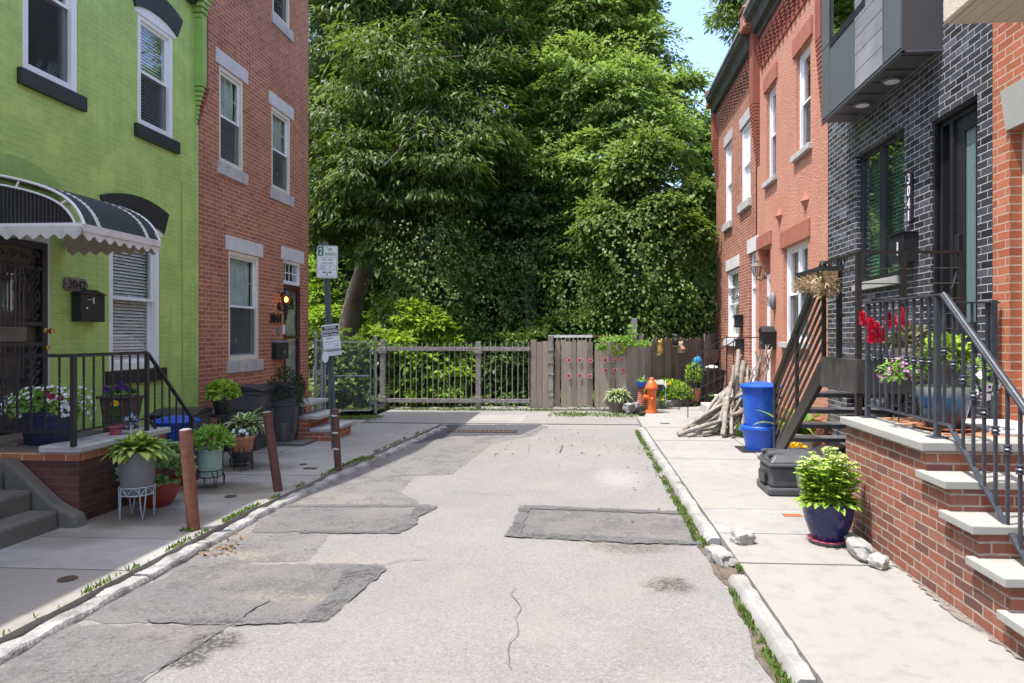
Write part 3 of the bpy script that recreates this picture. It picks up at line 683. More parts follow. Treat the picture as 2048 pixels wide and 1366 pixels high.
def rock(name, c, size, rot, m, label, cat='rock', seed=0, group=None, n=6):
    import bmesh
    from mathutils import noise
    bm = bmesh.new(); bmesh.ops.create_cube(bm, size=1); bmesh.ops.subdivide_edges(bm, edges=bm.edges[:], cuts=n, use_grid_fill=True)
    q = random.Random(seed); mt = Matrix.Rotation(rot, 4, 'Z')
    b = MB(); vs = []
    for v in bm.verts:
        p = v.co.copy(); L = p.length; p = p*(1 - .5*max(0, L-.52)); p = p + noise.noise_vector(p*2.6+Vector((seed*3.1, 0, 0)))*.16; p = Vector((p.x*size[0], p.y*size[1], p.z*size[2])) + Vector([q.uniform(-1, 1)*s_*.03 for s_ in size])
        vs.append(Vector(c) + Vector((0, 0, size[2]*.46)) + mt @ p)
    b.add(vs, [tuple(v.index for v in f.verts) for f in bm.faces]); bm.free()
    return solo(name, b, m, c, label, cat, group, smooth=35)
x, y = onZ(1440, 1120, -.05); rock('broken_kerbstone', (x, y, -.09), (.13, .34, .12), R(10), 'kerb', 'loose broken kerbstone lying tilted in the gap of the kerb', 'kerbstone', 1)
x, y = onZ(1486, 1086); rock('concrete_lump', (x, y, 0), (.16, .13, .10), R(20), 'rock', 'lone rounded concrete lump on the pale pavement near the kerb gap', 'rock', 2)
x, y = onZ(1722, 1112); rock('concrete_chunk', (x-.01, y+.02, 0), (.13, .36, .11), R(-4), 'kerb', 'long squared concrete chunk lying beside the navy pot', 'rock', 3)
x, y = onZ(1757, 1134); rock('concrete_lump', (x, y, 0), (.11, .11, .09), R(40), 'rock', 'small jagged lump at the near end of the long concrete chunk', 'rock', 4)
# grime along the foot of the brick stoop and behind the kerb
M['grime'] = M_asphalt('pavement_grime', (.21, .185, .15), (.17, .15, .125), (.09, .08, .065), (.27, .25, .21), (), speck=.3, wear=.95)
def grime(xa, xb, y0, y1, z=.0035):
    ys = np.linspace(y0, y1, 90); l = [(xa+rp.uniform(-.02, .02)+.03*math.sin(y*4.1), y, z) for y in ys]; r = [(xb, y, z) for y in ys[::-1]]
    struct('grime', MB().add(l + r, [tuple(range(len(l)+len(r)-1, -1, -1))]), 'grime')
grime(2.185, 2.222, 3.4, 6.05); grime(3.38, 3.448, 6.1, 12.4)
# covers in the pavement
for (u, v, r, lb) in [(135, 1158, .06, 'round rusty valve cover in the near left pavement slab'), (461, 993, .058, 'round rusty cover set in the pavement between the first two pipe bollards'),
                      (607, 929, .05, 'small round cover by the foot of the third pipe bollard')]:
    x, y = onZ(u, v); solo('valve_cover', MB().lathe((x, y, -.03), [(r, 0), (r, .034), (r*.86, .036), (r*.84, .033), (.001, .034)], 20), 'iron_cover', (x, y, 0), lb, 'cover', 'covers in the left pavement')
x, y = onZ(620, 937); solo('valve_cover', MB().obox((x, y, -.01), (.16, .11, .03)), 'iron_cover', (x, y, 0), 'small square cover in the pavement near the striped bollard', 'cover', 'covers in the left pavement')
x, y = onZ(1585, 1031); solo('valve_cover', MB().obox((x, y, -.01), (.17, .10, .028)), 'rustorange', (x, y, 0), 'flat rusty orange plate set in the pavement behind the navy pot', 'cover')
x, y = onZ(1330, 847); solo('valve_cover', MB().obox((x, y, -.012), (.18, .16, .03)), 'iron_cover', (x, y, 0), 'dark flat cover in the pavement in front of the hydrant', 'cover')
x, y = onZ(965, 864, ZR)
g = thing('drain_grate', (x, y, ZR), 'long dark drain grate in the dark shaded asphalt at the road end', 'drain'); b = MB()
b.box(x-.62, y-.14, ZR, x+.62, y-.11, ZR+.022); b.box(x-.62, y+.11, ZR, x+.62, y+.14, ZR+.022); b.box(x-.62, y-.11, ZR, x-.59, y+.11, ZR+.022); b.box(x+.59, y-.11, ZR, x+.62, y+.11, ZR+.022)
part('frame', b, 'iron_cover', g); b = MB()
for k in range(14): b.box(x-.56+k*.083, y-.11, ZR+.002, x-.52+k*.083, y+.11, ZR+.02)
part('bars', b, 'iron_cover', g)
# ================================================================== BUILDINGS
XL, XR = -5.8, 3.45
def facade(b, X, side, y0, y1, z0, z1, holes, depth=.13):
    ys = sorted({y0, y1, *[h[0] for h in holes], *[h[1] for h in holes]}); zs = sorted({z0, z1, *[h[2] for h in holes], *[h[3] for h in holes]})
    def q(p): b.add(p, [(0,1,2,3)] if side > 0 else [(3,2,1,0)])
    for ya, yb in zip(ys, ys[1:]):
        for za, zb in zip(zs, zs[1:]):
            cy, cz = (ya+yb)/2, (za+zb)/2
            if any(h[0] < cy < h[1] and h[2] < cz < h[3] for h in holes): continue
            q([(X,ya,za),(X,yb,za),(X,yb,zb),(X,ya,zb)])
    for h in holes:
        ya, yb, za, zb = h[:4]; d = h[4] if len(h) > 4 else depth; Xi = X - side*d
        q([(Xi,ya,za),(X,ya,za),(X,ya,zb),(Xi,ya,zb)]); q([(X,yb,za),(Xi,yb,za),(Xi,yb,zb),(X,yb,zb)])
        q([(Xi,ya,za),(Xi,yb,za),(X,yb,za),(X,ya,za)]); q([(X,ya,zb),(X,yb,zb),(Xi,yb,zb),(Xi,ya,zb)])
    return b
def shell(b, X, side, y0, y1, z0, z1, back=9.0):
    Xb = X - side*back
    for p in ([(X,y0,z0),(Xb,y0,z0),(Xb,y0,z1),(X,y0,z1)], [(X,y1,z0),(Xb,y1,z0),(Xb,y1,z1),(X,y1,z1)], [(Xb,y0,z0),(Xb,y1,z0),(Xb,y1,z1),(Xb,y0,z1)], [(X,y0,z1),(X,y1,z1),(Xb,y1,z1),(Xb,y0,z1)]):
        b.add(p, [(0,1,2,3)])
    return b
def xbox(b, X, side, d0, d1, y0, y1, z0, z1):    # d measured inward from the facade plane (negative = proud of it)
    return b.box(X - side*d0, y0, z0, X - side*d1, y1, z1)
def frame_ring(b, X, side, d0, d1, y0, y1, z0, z1, w, wb=None, wt=None):
    wb = wb or w; wt = wt or w
    xbox(b, X, side, d0, d1, y0, y0+w, z0, z1); xbox(b, X, side, d0, d1, y1-w, y1, z0, z1)
    xbox(b, X, side, d0, d1, y0+w, y1-w, z0, z0+wb); xbox(b, X, side, d0, d1, y0+w, y1-w, z1-wt, z1)
def window(root, X, side, y0, y1, z0, z1, fm='white', gm='glass', inset=.07, fw=.055, muntin=None, inner='dark', split=.5, brick=None, screen=True, pair=False, sash='white', mm='white'):
    b = MB(); frame_ring(b, X, side, inset-.02, inset+.10, y0, y1, z0, z1, fw)
    w = part('window', b, fm, root, bevel=.004)
    a0, a1, c0, c1 = y0+fw, y1-fw, z0+fw, z1-fw; mid = c0 + (c1-c0)*(1-split); sb = MB(); gb = MB(); mb = MB()
    spans = [(a0, a1)] if not pair else [(a0, (a0+a1)/2-.03), ((a0+a1)/2+.03, a1)]
    if pair: xbox(b2 := MB(), X, side, inset-.015, inset+.09, (a0+a1)/2-.03, (a0+a1)/2+.03, c0, c1); part('mullion', b2, fm, w)
    for (p0, p1) in spans:
        frame_ring(sb, X, side, inset+.01, inset+.045, p0, p1, mid-.02, c1, .038)            # upper sash
        frame_ring(sb, X, side, inset+.05, inset+.085, p0, p1, c0, mid+.02, .042)
        xbox(gb, X, side, inset+.026, inset+.03, p0+.03, p1-.03, mid, c1-.03); xbox(gb, X, side, inset+.066, inset+.07, p0+.03, p1-.03, c0+.03, mid)
        if muntin:
            ny, nz = muntin
            for k in range(1, ny): yy = p0+(p1-p0)*k/ny; xbox(mb, X, side, inset+.032, inset+.040, yy-.008, yy+.008, mid+.02, c1-.038); xbox(mb, X, side, inset+.072, inset+.080, yy-.008, yy+.008, c0+.04, mid-.02)
            for k in range(1, nz): zz = mid+(c1-mid)*k/nz; xbox(mb, X, side, inset+.0325, inset+.0405, p0+.03, p1-.03, zz-.008, zz+.008); zz = c0+(mid-c0)*k/nz; xbox(mb, X, side, inset+.0725, inset+.0805, p0+.03, p1-.03, zz-.008, zz+.008)
    part('sash', sb, sash, w, bevel=.003); part('pane', gb, gm, w)
    if muntin: part('muntins', mb, mm, w)
    ib = MB()
    if inner == 'blind':
        z = c0
        while z < c1: ib.add([(X-side*(inset+.095), a0, z), (X-side*(inset+.095), a1, z), (X-side*(inset+.12), a1, z+.034), (X-side*(inset+.12), a0, z+.034)], [(0,1,2,3)]); z += .042
        part('blind', ib, 'blind', w)
    elif inner == 'curtain':
        n = 40; vs = []
        for i in range(n+1): vs += [(X-side*(inset+.115+.015*math.sin(i*1.3)), a0+(a1-a0)*i/n, c0), (X-side*(inset+.115+.02*math.sin(i*1.3)), a0+(a1-a0)*i/n, c1)]
        ib.add(vs, [(2*i, 2*i+2, 2*i+3, 2*i+1) for i in range(n)]); part('curtain', ib, 'curtain', w)
    elif inner == 'panel':
        xbox(ib, X, side, inset+.13, inset+.14, a0, a1, c0, c1); part('shade', ib, 'white', w)
    rb = MB(); xbox(rb, X, side, inset+.6, inset+.62, y0-.3, y1+.3, z0-.3, z1+.3); part('dark_room', rb, 'darkroom', w)
    if screen: s_ = MB(); xbox(s_, X, side, inset+.012, inset+.016, a0+.02, a1-.02, c0+.02, mid-.02); part('insect_screen', s_, 'screen_mesh', w)
    return w
def M_screen():
    s = NT('insect_screen_mesh'); t = s.n("ShaderNodeBsdfTransparent"); d = s.n("ShaderNodeBsdfDiffuse", None, Color=(.06, .06, .065))
    m = s.n("ShaderNodeMixShader", None, Fac=.38); s.set(m.inputs[1], t); s.set(m.inputs[2], d); return s.done(m)
M['screen_mesh'] = M_screen()
def LX(u, v=700): return onX(u, v, XL)
def RX(u, v=700): return onX(u, v, XR)
def lrect(u0, u1, vt, vb, uref=None):   # left facade: near edge u0, far edge u1, v read at u0
    y0 = LX(u0)[0]; y1 = LX(u1)[0]; ur = uref or u0
    return y0, y1, LX(ur, vb)[1], LX(ur, vt)[1]
def rrect(u0, u1, vt, vb, uref=None):   # right facade: far edge u0, near edge u1, v read at u1
    ur = uref or u1; return RX(u1)[0], RX(u0)[0], RX(ur, vb)[1], RX(ur, vt)[1]

# ---------------------------------------------------------------- green painted house (left)
YG0, YG1 = 5.62, LX(397)[0]
gh = thing('row_house', (XL, (YG0+YG1)/2, 0), 'bright green painted brick row house with curved black awning over its door', 'house')
wa = lrect(45, 156, -190, 152); wa = (wa[0], wa[1], LX(45, 138)[1], LX(45, -230)[1])
wb = lrect(275, 347, 20, 248); wc = lrect(218, 320, 470, 742)
wc = (wc[0], wc[1], LX(218, 742)[1], LX(218, 445)[1])
dg_ = (LX(-78)[0], LX(101)[0], .66, LX(101, 478)[1])
holes = [wa, wb, wc, (*dg_, .10)]
b = facade(MB(), XL, 1, YG0, YG1-.003, -.15, 7.2, holes); shell(b, XL, 1, YG0+.002, YG1-.004, -.15, 7.18)
part('wall', b, 'green', gh)
def seg_arch(y0, y1, z, rise, th, X, side, d0, d1, n=16, zfun=None):
    # segmental brick arch: band above an opening
    b = MB(); c = (y0+y1)/2; hw = (y1-y0)/2; Rr = (hw*hw + rise*rise)/(2*rise); zc = z + rise - Rr; am = math.asin(min(1, hw/Rr)); vs = []
    for i in range(n+1):
        a = -am + 2*am*i/n
        for rr in (Rr, Rr+th): 
            for d in (d0, d1): vs.append((X-side*d, c+math.sin(a)*rr, zc+math.cos(a)*rr))
    fs = []
    for i in range(n):
        k = i*4; fs += [(k, k+2, k+6, k+4), (k+1, k+5, k+7, k+3), (k+2, k+3, k+7, k+6), (k, k+4, k+5, k+1)]
    fs += [(0, 1, 3, 2), (n*4, n*4+2, n*4+3, n*4+1)]
    return b.add(vs, fs)
for i, (wn, nm) in enumerate(((wa, 0), (wb, 0), (wc, 1))):
    w = window(gh, XL, 1, *wn, fm='white', inset=.03, fw=.085, inner='blind' if i else 'dark', brick=None, muntin=None, screen=(i < 2), sash='white')
    b = MB(); xbox(b, XL, 1, -.055, .06, wn[0]-.07, wn[1]+.08, wn[2]-.17, wn[2]-.002); part('sill', b, 'black', w, bevel=.006)
    part('arch', seg_arch(wn[0]-.06, wn[1]+.06, wn[3]+.02, .10, .30, XL, 1, -.028, .05), 'black', w)
    b = MB(); c = (wn[0]+wn[1])/2    # white arched head board
    b.prism([(wn[0]-.05, wn[3]-.03)] + [(c + (wn[1]-wn[0]+.1)/2*math.sin(a), wn[3]+.01 + .10*math.cos(a)**1.0) for a in np.linspace(-math.pi/2, math.pi/2, 13)] + [(wn[1]+.05, wn[3]-.03)], 'X', XL-.02, XL+.006)
    part('head_board', b, 'white', w)
# outlined painted arch over the door, cornice, corbelled pier
part('arch', seg_arch(LX(-60)[0], LX(108)[0], LX(60, 392)[1]-.05, .16, .26, XL, 1, -.006, .03), 'greentrim', gh)
b = MB(); xbox(b, XL, 1, -.18, .3, YG0, YG1-.003, 6.95, 7.24); xbox(b, XL, 1, -.1, .2, YG0, YG1-.003, 6.75, 6.95)
for k in range(12): yk = YG0+.15+k*.34; xbox(b, XL, 1, -.09, 0, yk, yk+.16, 6.5, 6.75)
part('cornice', b, 'black', gh, bevel=.01)
part('added_shade_parapet', MB().prism([(YG0, 7.25), (YG1-.005, 7.25), (YG1-.005, 9.6), (8.7, 9.6), (6.7, 8.7), (YG0, 7.9)], 'X', XL-.25, XL+.17), 'green', gh)  # unseen parapet, added and sloped to throw shade on the kerb
b = MB(); yp = LX(384)[0]
for k in range(9): xbox(b, XL, 1, -.02-.013*k, .02, yp+.14-.012*k, YG1-.006+.012*k-.1, 4.80+k*.068, 4.80+(k+1)*.068-.012)
xbox(b, XL, 1, -.13, .02, yp+.05, YG1-.006, 5.40, 6.35)
for k in range(7): xbox(b, XL, 1, -.13-.02*k, .02, yp+.03-.03*k, YG1-.006, 6.35+k*.07, 6.35+(k+1)*.07-.012)
part('corbelled_pier', b, 'greentrim', gh, bevel=.004)
b = MB()
for k in range(9): xbox(b, XL, 1, -.02-.012*k, .02, YG1-.004+.004*k-.05, YG1+.01+.012*k, 4.80+k*.068, 4.80+(k+1)*.068-.012)
xbox(b, XL, 1, -.10, .02, YG1-.003, YG1+.10, 5.40, 6.9); part('pier_edge', b, 'corbel', gh, bevel=.004)
y0, z1 = LX(362, 362); y1, zb = LX(364, 800)
part('cable', MB().tube([(XL+.012, y0, z1), (XL+.012, y0+.02, (z1+zb)/2), (XL+.012, y1, .3)], .006, 5), 'greentrim', gh)
# security door
y0, y1, z0, z1 = dg_
b = MB(); frame_ring(b, XL, 1, .0, .09, y0, y1, z0, z1, .055); dr = part('door', b, 'doorwhite', gh, bevel=.004)
a0, a1, c0, c1 = y0+.058, y1-.058, z0+.01, z1-.06
b = MB(); frame_ring(b, XL, 1, -.02, .05, a0, a1, c0, c1, .07)
zm0, zm1 = LX(60, 690)[1], LX(60, 652)[1]
for z in (zm0-.02, zm1+.0): xbox(b, XL, 1, -.015, .045, a0+.07, a1-.07, z, z+.045)
xbox(b, XL, 1, -.015, .045, a0+.07, a1-.07, c1-.30, c1-.26)
part('security_gate', b, 'blackiron', dr, bevel=.004)
b = MB(); w_ = a1-a0-.14
for f_ in (.30, .36, .42, .58, .64, .70): yy = a0+.07+w_*f_; b.tube([(XL+.01, yy, c0+.05), (XL+.01, yy, c1-.26)], .009, 6)
def scroll(b, cy, cz, r, turns=1.4, flip=1, X=XL+.012, rt=.010, a0_=0):
    pts = []
    for i in range(26):
        t = i/25; a = a0_ + flip*turns*2*math.pi*t; q = r*(1-.8*t); pts.append((X + .01*math.sin(t*9), cy+q*math.cos(a), cz+q*math.sin(a)))
    b.tube(pts, [rt*(1-.4*i/25) for i in range(26)], 5)
for f_, fl in ((.14, 1), (.86, -1)):
    yy = a0+.07+w_*f_
    for k, z in enumerate(np.arange(c0+.12, c1-.30, .085)):
        if zm0-.08 < z < zm1+.1: continue
        scroll(b, yy, z, .078, 1.5, fl*(1 if k % 2 else -1), a0_=k*.9); b.ball((XL+.015, yy+.03*fl, z+.05), .026, 7, .6); b.ball((XL+.015, yy-.045*fl, z-.03), .022, 7, .6)
        b.tube([(XL+.01, yy-.075, z-.07), (XL+.022, yy-.02, z-.02), (XL+.01, yy+.06, z+.07)], .012, 5)
for k in range(6): scroll(b, a0+.12+w_*k/6.2, c1-.155, .055, 1.6, 1 if k % 2 else -1)
for z in (c0+.5, c0+.2, zm1+.45, zm1+.9): 
    for f_ in (.36, .64): scroll(b, a0+.07+w_*f_, z, .05, 1.2, 1); scroll(b, a0+.07+w_*f_, z+.08, .05, 1.2, -1)
part('scrollwork', b, 'blackiron', dr)
b = MB(); xbox(b, XL, 1, .075, .10, a0, a1, c0, c1); inner_door = part('door_leaf', b, 'stonepot', dr)
b = MB(); xbox(b, XL, 1, .066, .072, a0+.2, a1-.2, zm1+.15, c1-.35); part('pane', b, 'glass', dr)
b = MB(); xbox(b, XL, 1, -.02, .02, a0+.07+w_*.25, a0+.07+w_*.75, zm0+.035, zm1-.01); part('mail_slot', b, 'stonepot', dr, bevel=.005)
b = MB()
for v in (660, 693): z = LX(77, v)[1]; b.lathe((0, 0, 0), [(.001, 0), (.03, 0), (.034, .008), (.014, .02), (.014, .045), (.03, .06), (.028, .085), (.001, .09)] if v == 660 else [(.001, 0), (.026, 0), (.026, .03), (.001, .034)], 14, tilt=Matrix.Rotation(R(90), 4, 'Y')); 
bb = MB(); n_ = len(b.v)//2
k1 = 8*14
for i, p in enumerate(b.v): z = LX(77, 662 if i < k1 else 695)[1]; bb.v.append((p[0]+XL+.02, p[1]+a1-.035, p[2]+z))
bb.f = b.f; bb.m = b.m; part('door_knob', bb, 'brass', dr, smooth=50)
# awning over the door
ya, yb = 6.13, 7.23; Xo = -4.72; zv0, zv1 = 2.545, 2.68
aw = [(XL+.02, 3.19), (XL+.35, 3.13), (XL+.62, 3.06), (XL+.82, 2.98), (XL+.95, 2.89), (XL+1.03, 2.79), (XL+1.08, 2.68)]
def smooth_curve(p, n=5):
    out = []
    for i in range(len(p)-1):
        p0, p1, p2, p3 = p[max(i-1,0)], p[i], p[i+1], p[min(i+2, len(p)-1)]
        for k in range(n):
            t = k/n; out.append(tuple(.5*((2*p1[j])+(-p0[j]+p2[j])*t+(2*p0[j]-5*p1[j]+4*p2[j]-p3[j])*t*t+(-p0[j]+3*p1[j]-3*p2[j]+p3[j])*t**3) for j in (0, 1)))
    return out + [p[-1]]
awc = smooth_curve(aw, 3)
b = MB(); b.k = 0
for i, ((x0, z0), (x1, z1)) in enumerate(zip(awc, awc[1:])):           # slats, black with two white bands
    for (s0, s1, k) in ((ya, ya+.16, 0), (ya+.16, ya+.215, 1), (ya+.215, yb-.215, 0), (yb-.215, yb-.16, 1), (yb-.16, yb, 0)):
        b.k = k; nx_, nz_ = -(z1-z0), (x1-x0); L = math.hypot(nx_, nz_); nx_, nz_ = nx_/L*.02, nz_/L*.02
        vs = [(x0, s0, z0), (x1, s0, z1), (x1+nx_, s0, z1+nz_*.2), (x0+nx_, s0, z0+nz_*1.6)]
        vs += [(x, s1, z) for x, _, z in vs]
        b.add(vs, [(0,1,2,3), (7,6,5,4), (0,4,5,1), (1,5,6,2), (2,6,7,3), (3,7,4,0)])
awn = part('awning', b, ['plastic_blk', 'offwhite'], gh)
for yy, nm in ((ya-.012, 'n'), (yb+.012, 'f')):
    b = MB(); b.tube([(x+.012, yy, z+.016) for x, z in awc], .014, 6)
    low = [(XL+.02+(x-XL-.02)*.94, yy-.005, zv1+(z-zv1)*.86) for x, z in awc]
    b.tube(low, .011, 6); b.box(XL, yy-.02, zv1-.012, Xo, yy+.02, zv1+.03)
    for i in (4, 11): b.tube([(awc[i][0], yy, awc[i][1]), low[i]], .01, 5)
    part('end_frame', b, 'white', awn)
b = MB(); vs = [(XL+.02+(x-XL-.02)*.94, 0, zv1+(z-zv1)*.86) for x, z in awc]; pl_ = [(XL+.02, zv1)] + [(v[0], v[2]) for v in vs] + [(vs[-1][0], zv1)]
b.prism(pl_, 'Y', ya+.002, ya+.008); part('end_panel', b, 'black', awn)
b = MB()
for k in range(24):
    x = XL+.05+k*.039; zt = float(np.interp(x, [v[0] for v in vs], [v[2] for v in vs]))-.012
    if zt > zv1+.05: b.box(x, ya-.006, zv1+.03, x+.007, ya+.002, zt)
part('panel_ribs', b, 'plastic_gry', awn)
def valance(b, pts, z0, z1, n_sc, amp=.022, th=.012, nrm=(1, 0)):
    (xa, ya_), (xb, yb_) = pts; n = n_sc*12; vs = []
    for i in range(n+1):
        t = i/n; zb_ = z0 + amp*math.cos(t*n_sc*2*math.pi); x = xa+(xb-xa)*t; y = ya_+(yb_-ya_)*t
        for o_ in (0, th): vs += [(x+nrm[0]*o_, y+nrm[1]*o_, z1), (x+nrm[0]*o_, y+nrm[1]*o_, zb_)]
    fs = []
    for i in range(n): k = i*4; fs += [(k, k+1, k+5, k+4), (k+2, k+6, k+7, k+3), (k+1, k+3, k+7, k+5), (k, k+4, k+6, k+2)]
    return b.add(vs, fs)
b = MB(); valance(b, ((Xo, ya-.02), (Xo, yb+.02)), zv0+.03, zv1, 8); b.box(Xo-.005, ya-.02, zv1-.05, Xo+.025, yb+.02, zv1+.02)
valance(b, ((XL+.02, ya-.03), (Xo, ya-.03)), zv0+.035, zv1, 8, nrm=(0, -1)); part('valance', b, 'offwhite', awn)
b = MB(); valance(b, ((XL+.02, yb+.02), (Xo, yb+.02)), zv0+.02, zv1+.02, 8, nrm=(0, 1)); b.box(XL+.02, yb-.03, zv0+.09, Xo, yb-.02, zv1+.1); part('valance', b, 'creamboard', awn)

# ---------------------------------------------------------------- unseen neighbour that shades the near pavement
nh = thing('row_house', (XL, 1.5, 0), 'plain brown brick row house next to the green house', 'house')
hh = [(y, y+.9, z, z+1.6) for y in (-3.2, -1.2, .9, 2.9) for z in (1.1, 4.4)]
b = facade(MB(), XL, 1, -4.5, YG0-.01, -.15, 7.1, hh); shell(b, XL, 1, -4.5, YG0-.012, -.15, 7.08); part('wall', b, 'redbrick', nh)
for h in hh: window(nh, XL, 1, *h, fm='cream', screen=False)
b = MB(); xbox(b, XL, 1, -.18, .2, -4.5, YG0-.012, 6.9, 7.14); part('cornice', b, 'black', nh)

# ---------------------------------------------------------------- red brick three-storey house (left)
YR0, YR1 = YG1+.001, LX(617)[0]
rh = thing('row_house', (XL, (YR0+YR1)/2, 0), 'three storey red brick row house with cream windows and a maroon door', 'house')
W = [lrect(438, 487, 128, 322), lrect(543, 581, 210, 375), lrect(457, 518, 500, 722), lrect(545, 580, -130, 25)]
W3b = lrect(440, 489, -300, -80)
y0d, y1d = LX(567)[0], LX(601)[0]; zt = LX(567, 519)[1]
dh = (y0d, y1d, .55, zt)
ztr = LX(567, 567)[1]
b = facade(MB(), XL, 1, YR0, YR1, -.15, 9.5, W + [W3b, (*dh, .14)]); shell(b, XL, 1, YR0+.002, YR1-.001, -.15, 9.48); part('wall', b, 'redbrick', rh)
for i, wn in enumerate(W + [W3b]):
    w = window(rh, XL, 1, *wn, fm='cream', gm='glassgreen', inset=.03, fw=.07, muntin=(3, 2), inner='curtain' if i < 3 else 'dark', mm='curtain')
    b = MB(); xbox(b, XL, 1, -.035, .06, wn[0]-.06, wn[1]+.10, wn[2]-.20, wn[2]-.002); part('sill', b, 'greystone', w, bevel=.008)
    b = MB(); xbox(b, XL, 1, -.012, .06, wn[0]-.10, wn[1]+.14, wn[3]+.004, wn[3]+.24); part('lintel', b, 'brownstone', w, bevel=.006)
    if i in (1, 2):
        c = Vector((XL-.055, wn[0]+.33, wn[2]+.33)); part('sticker', MB().lathe(c, [(.001, 0), (.036, 0), (.036, .002), (.001, .002)], 14, tilt=Matrix.Rotation(R(90), 4, 'Y')), 'signwhite', w)
b = MB(); frame_ring(b, XL, 1, .02, .13, y0d, y1d, .55, zt, .05); xbox(b, XL, 1, .02, .13, y0d+.05, y1d-.05, ztr, ztr+.07); dr = part('door', b, 'white', rh, bevel=.004)
b = MB(); xbox(b, XL, 1, .07, .075, y0d+.05, y1d-.05, ztr+.07, zt-.05); part('transom_pane', b, 'glass', dr)
b = MB()
for k in (1, 2, 3): yy = y0d+.05+(y1d-y0d-.1)*k/4; xbox(b, XL, 1, .060, .069, yy-.008, yy+.008, ztr+.07, zt-.05)
zz = (ztr+zt)/2; xbox(b, XL, 1, .061, .069, y0d+.05, y1d-.05, zz-.008, zz+.008); part('transom_bars', b, 'white', dr)
b = MB(); frame_ring(b, XL, 1, .0, .06, y0d+.012, y1d-.012, .56, ztr-.003, .085, wt=.13); zq = LX(567, 675)[1]; xbox(b, XL, 1, .0, .055, y0d+.09, y1d-.09, zq-.03, zq+.03)
part('storm_door', b, 'maroon', dr, bevel=.006)
b = MB(); xbox(b, XL, 1, .03, .035, y0d+.09, y1d-.09, .64, ztr-.12); part('storm_glass', b, 'glassclear', dr)
b = MB(); xbox(b, XL, 1, .08, .12, y0d+.05, y1d-.05, .57, ztr-.01)
leaf_ = part('door_leaf', b, 'doorwhite', dr, bevel=.004)
b = MB(); c = (y0d+y1d)/2; zf = LX(567, 617)[1]; b.prism([(c-.26, zf)] + [(c+.26*math.cos(a), zf+.30*math.sin(a)) for a in np.linspace(math.pi, 0, 12)] , 'X', XL-.079, XL-.072); part('fanlight', b, 'black', dr)
b = MB(); xbox(b, XL, 1, -.012, .06, y0d-.1, y1d+.16, zt+.004, zt+.25); part('lintel', b, 'brownstone', rh, bevel=.006)
b = MB(); xbox(b, XL, 1, -.28, .3, YR0, YR1, 9.25, 9.6); part('cornice', b, 'black', rh)
nb = MB(); y, z = LX(550, 637); nb.text('3044', (XL+.014, y, z), (0, 1, 0), (0, 0, 1), .46, .18, .012); part('house_number', nb, 'black', rh)
nb = MB(); y, z = LX(555, 661); xbox(nb, XL, 1, -.03, 0, y-.05, y+.05, z-.09, z+.07); part('door_bell', nb, 'plastic_grl', rh, bevel=.02)
nb = MB(); y, z = LX(566, 659); xbox(nb, XL, 1, -.03, 0, y-.03, y+.03, z-.09, z+.09); part('door_bell', nb, 'white', rh, bevel=.006, label='white door bell')

# ---------------------------------------------------------------- right hand houses
def cornice_gutter(root, X, y0, y1, z, m='gutter'):
    b = MB(); prof = [(X+.2, z), (X-.05, z), (X-.07, z+.10), (X-.16, z+.12), (X-.20, z+.30), (X-.30, z+.36), (X-.33, z+.50), (X-.29, z+.52), (X+.2, z+.55)]
    n = len(prof); b.prism(prof, 'Y', y0, y1); c = part('cornice', b, m, root); b = MB()
    b.box(X-.345, y0, z+.47, X-.30, y1, z+.53); part('gutter_edge', b, 'galv', c); return c
# far red brick house
YF0, YF1 = 14.264, 18.6
fh = thing('row_house', (XR, 16.4, 0), 'red brick row house at the far right end with white boarded upper windows', 'house')
W = [rrect(1450, 1463, 278, 440), rrect(1482, 1501, 235, 395), rrect(1454, 1477, 533, 677)]
dh = rrect(1498, 1514, 500, 760); dh = (dh[0], dh[1], .55, dh[3])
b = facade(MB(), XR, -1, YF0, YF1, -.15, 7.55, W + [(*dh, .16)]); shell(b, XR, -1, YF0+.001, YF1, -.15, 7.53); part('wall', b, 'redbrick_b', fh)
for i, wn in enumerate(W):
    w = window(fh, XR, -1, *wn, fm='white', gm='white' if i < 2 else 'glass', inset=.05, fw=.07, inner='panel' if i < 2 else 'curtain', screen=False)
    b = MB(); xbox(b, XR, -1, -.07, .06, wn[0]-.09, wn[1]+.09, wn[2]-.18, wn[2]-.002); part('sill', b, 'greystone' if i < 2 else 'white', w, bevel=.008)
    b = MB(); xbox(b, XR, -1, -.012, .06, wn[0]-.11, wn[1]+.11, wn[3]+.004, wn[3]+.27); part('lintel', b, 'brownstone' if i == 2 else 'greystone', w, bevel=.006)
b = MB(); frame_ring(b, XR, -1, .06, .15, *dh, .06); ztr = dh[2]+2.1; xbox(b, XR, -1, .06, .15, dh[0]+.06, dh[1]-.06, ztr, ztr+.08); dr = part('door', b, 'white', fh, bevel=.004)
b = MB(); xbox(b, XR, -1, .10, .14, dh[0]+.06, dh[1]-.06, dh[2]+.05, ztr); part('door_leaf', b, 'offwhite', dr)
b = MB(); xbox(b, XR, -1, .10, .105, dh[0]+.06, dh[1]-.06, ztr+.08, dh[3]-.06); part('transom_pane', b, 'glassgreen', dr)
b = MB(); xbox(b, XR, -1, -.012, .06, dh[0]-.12, dh[1]+.14, dh[3]+.004, dh[3]+.3); part('lintel', b, 'brownstone', fh, bevel=.006)
cornice_gutter(fh, XR, YF0, YF1-.3, 7.45)
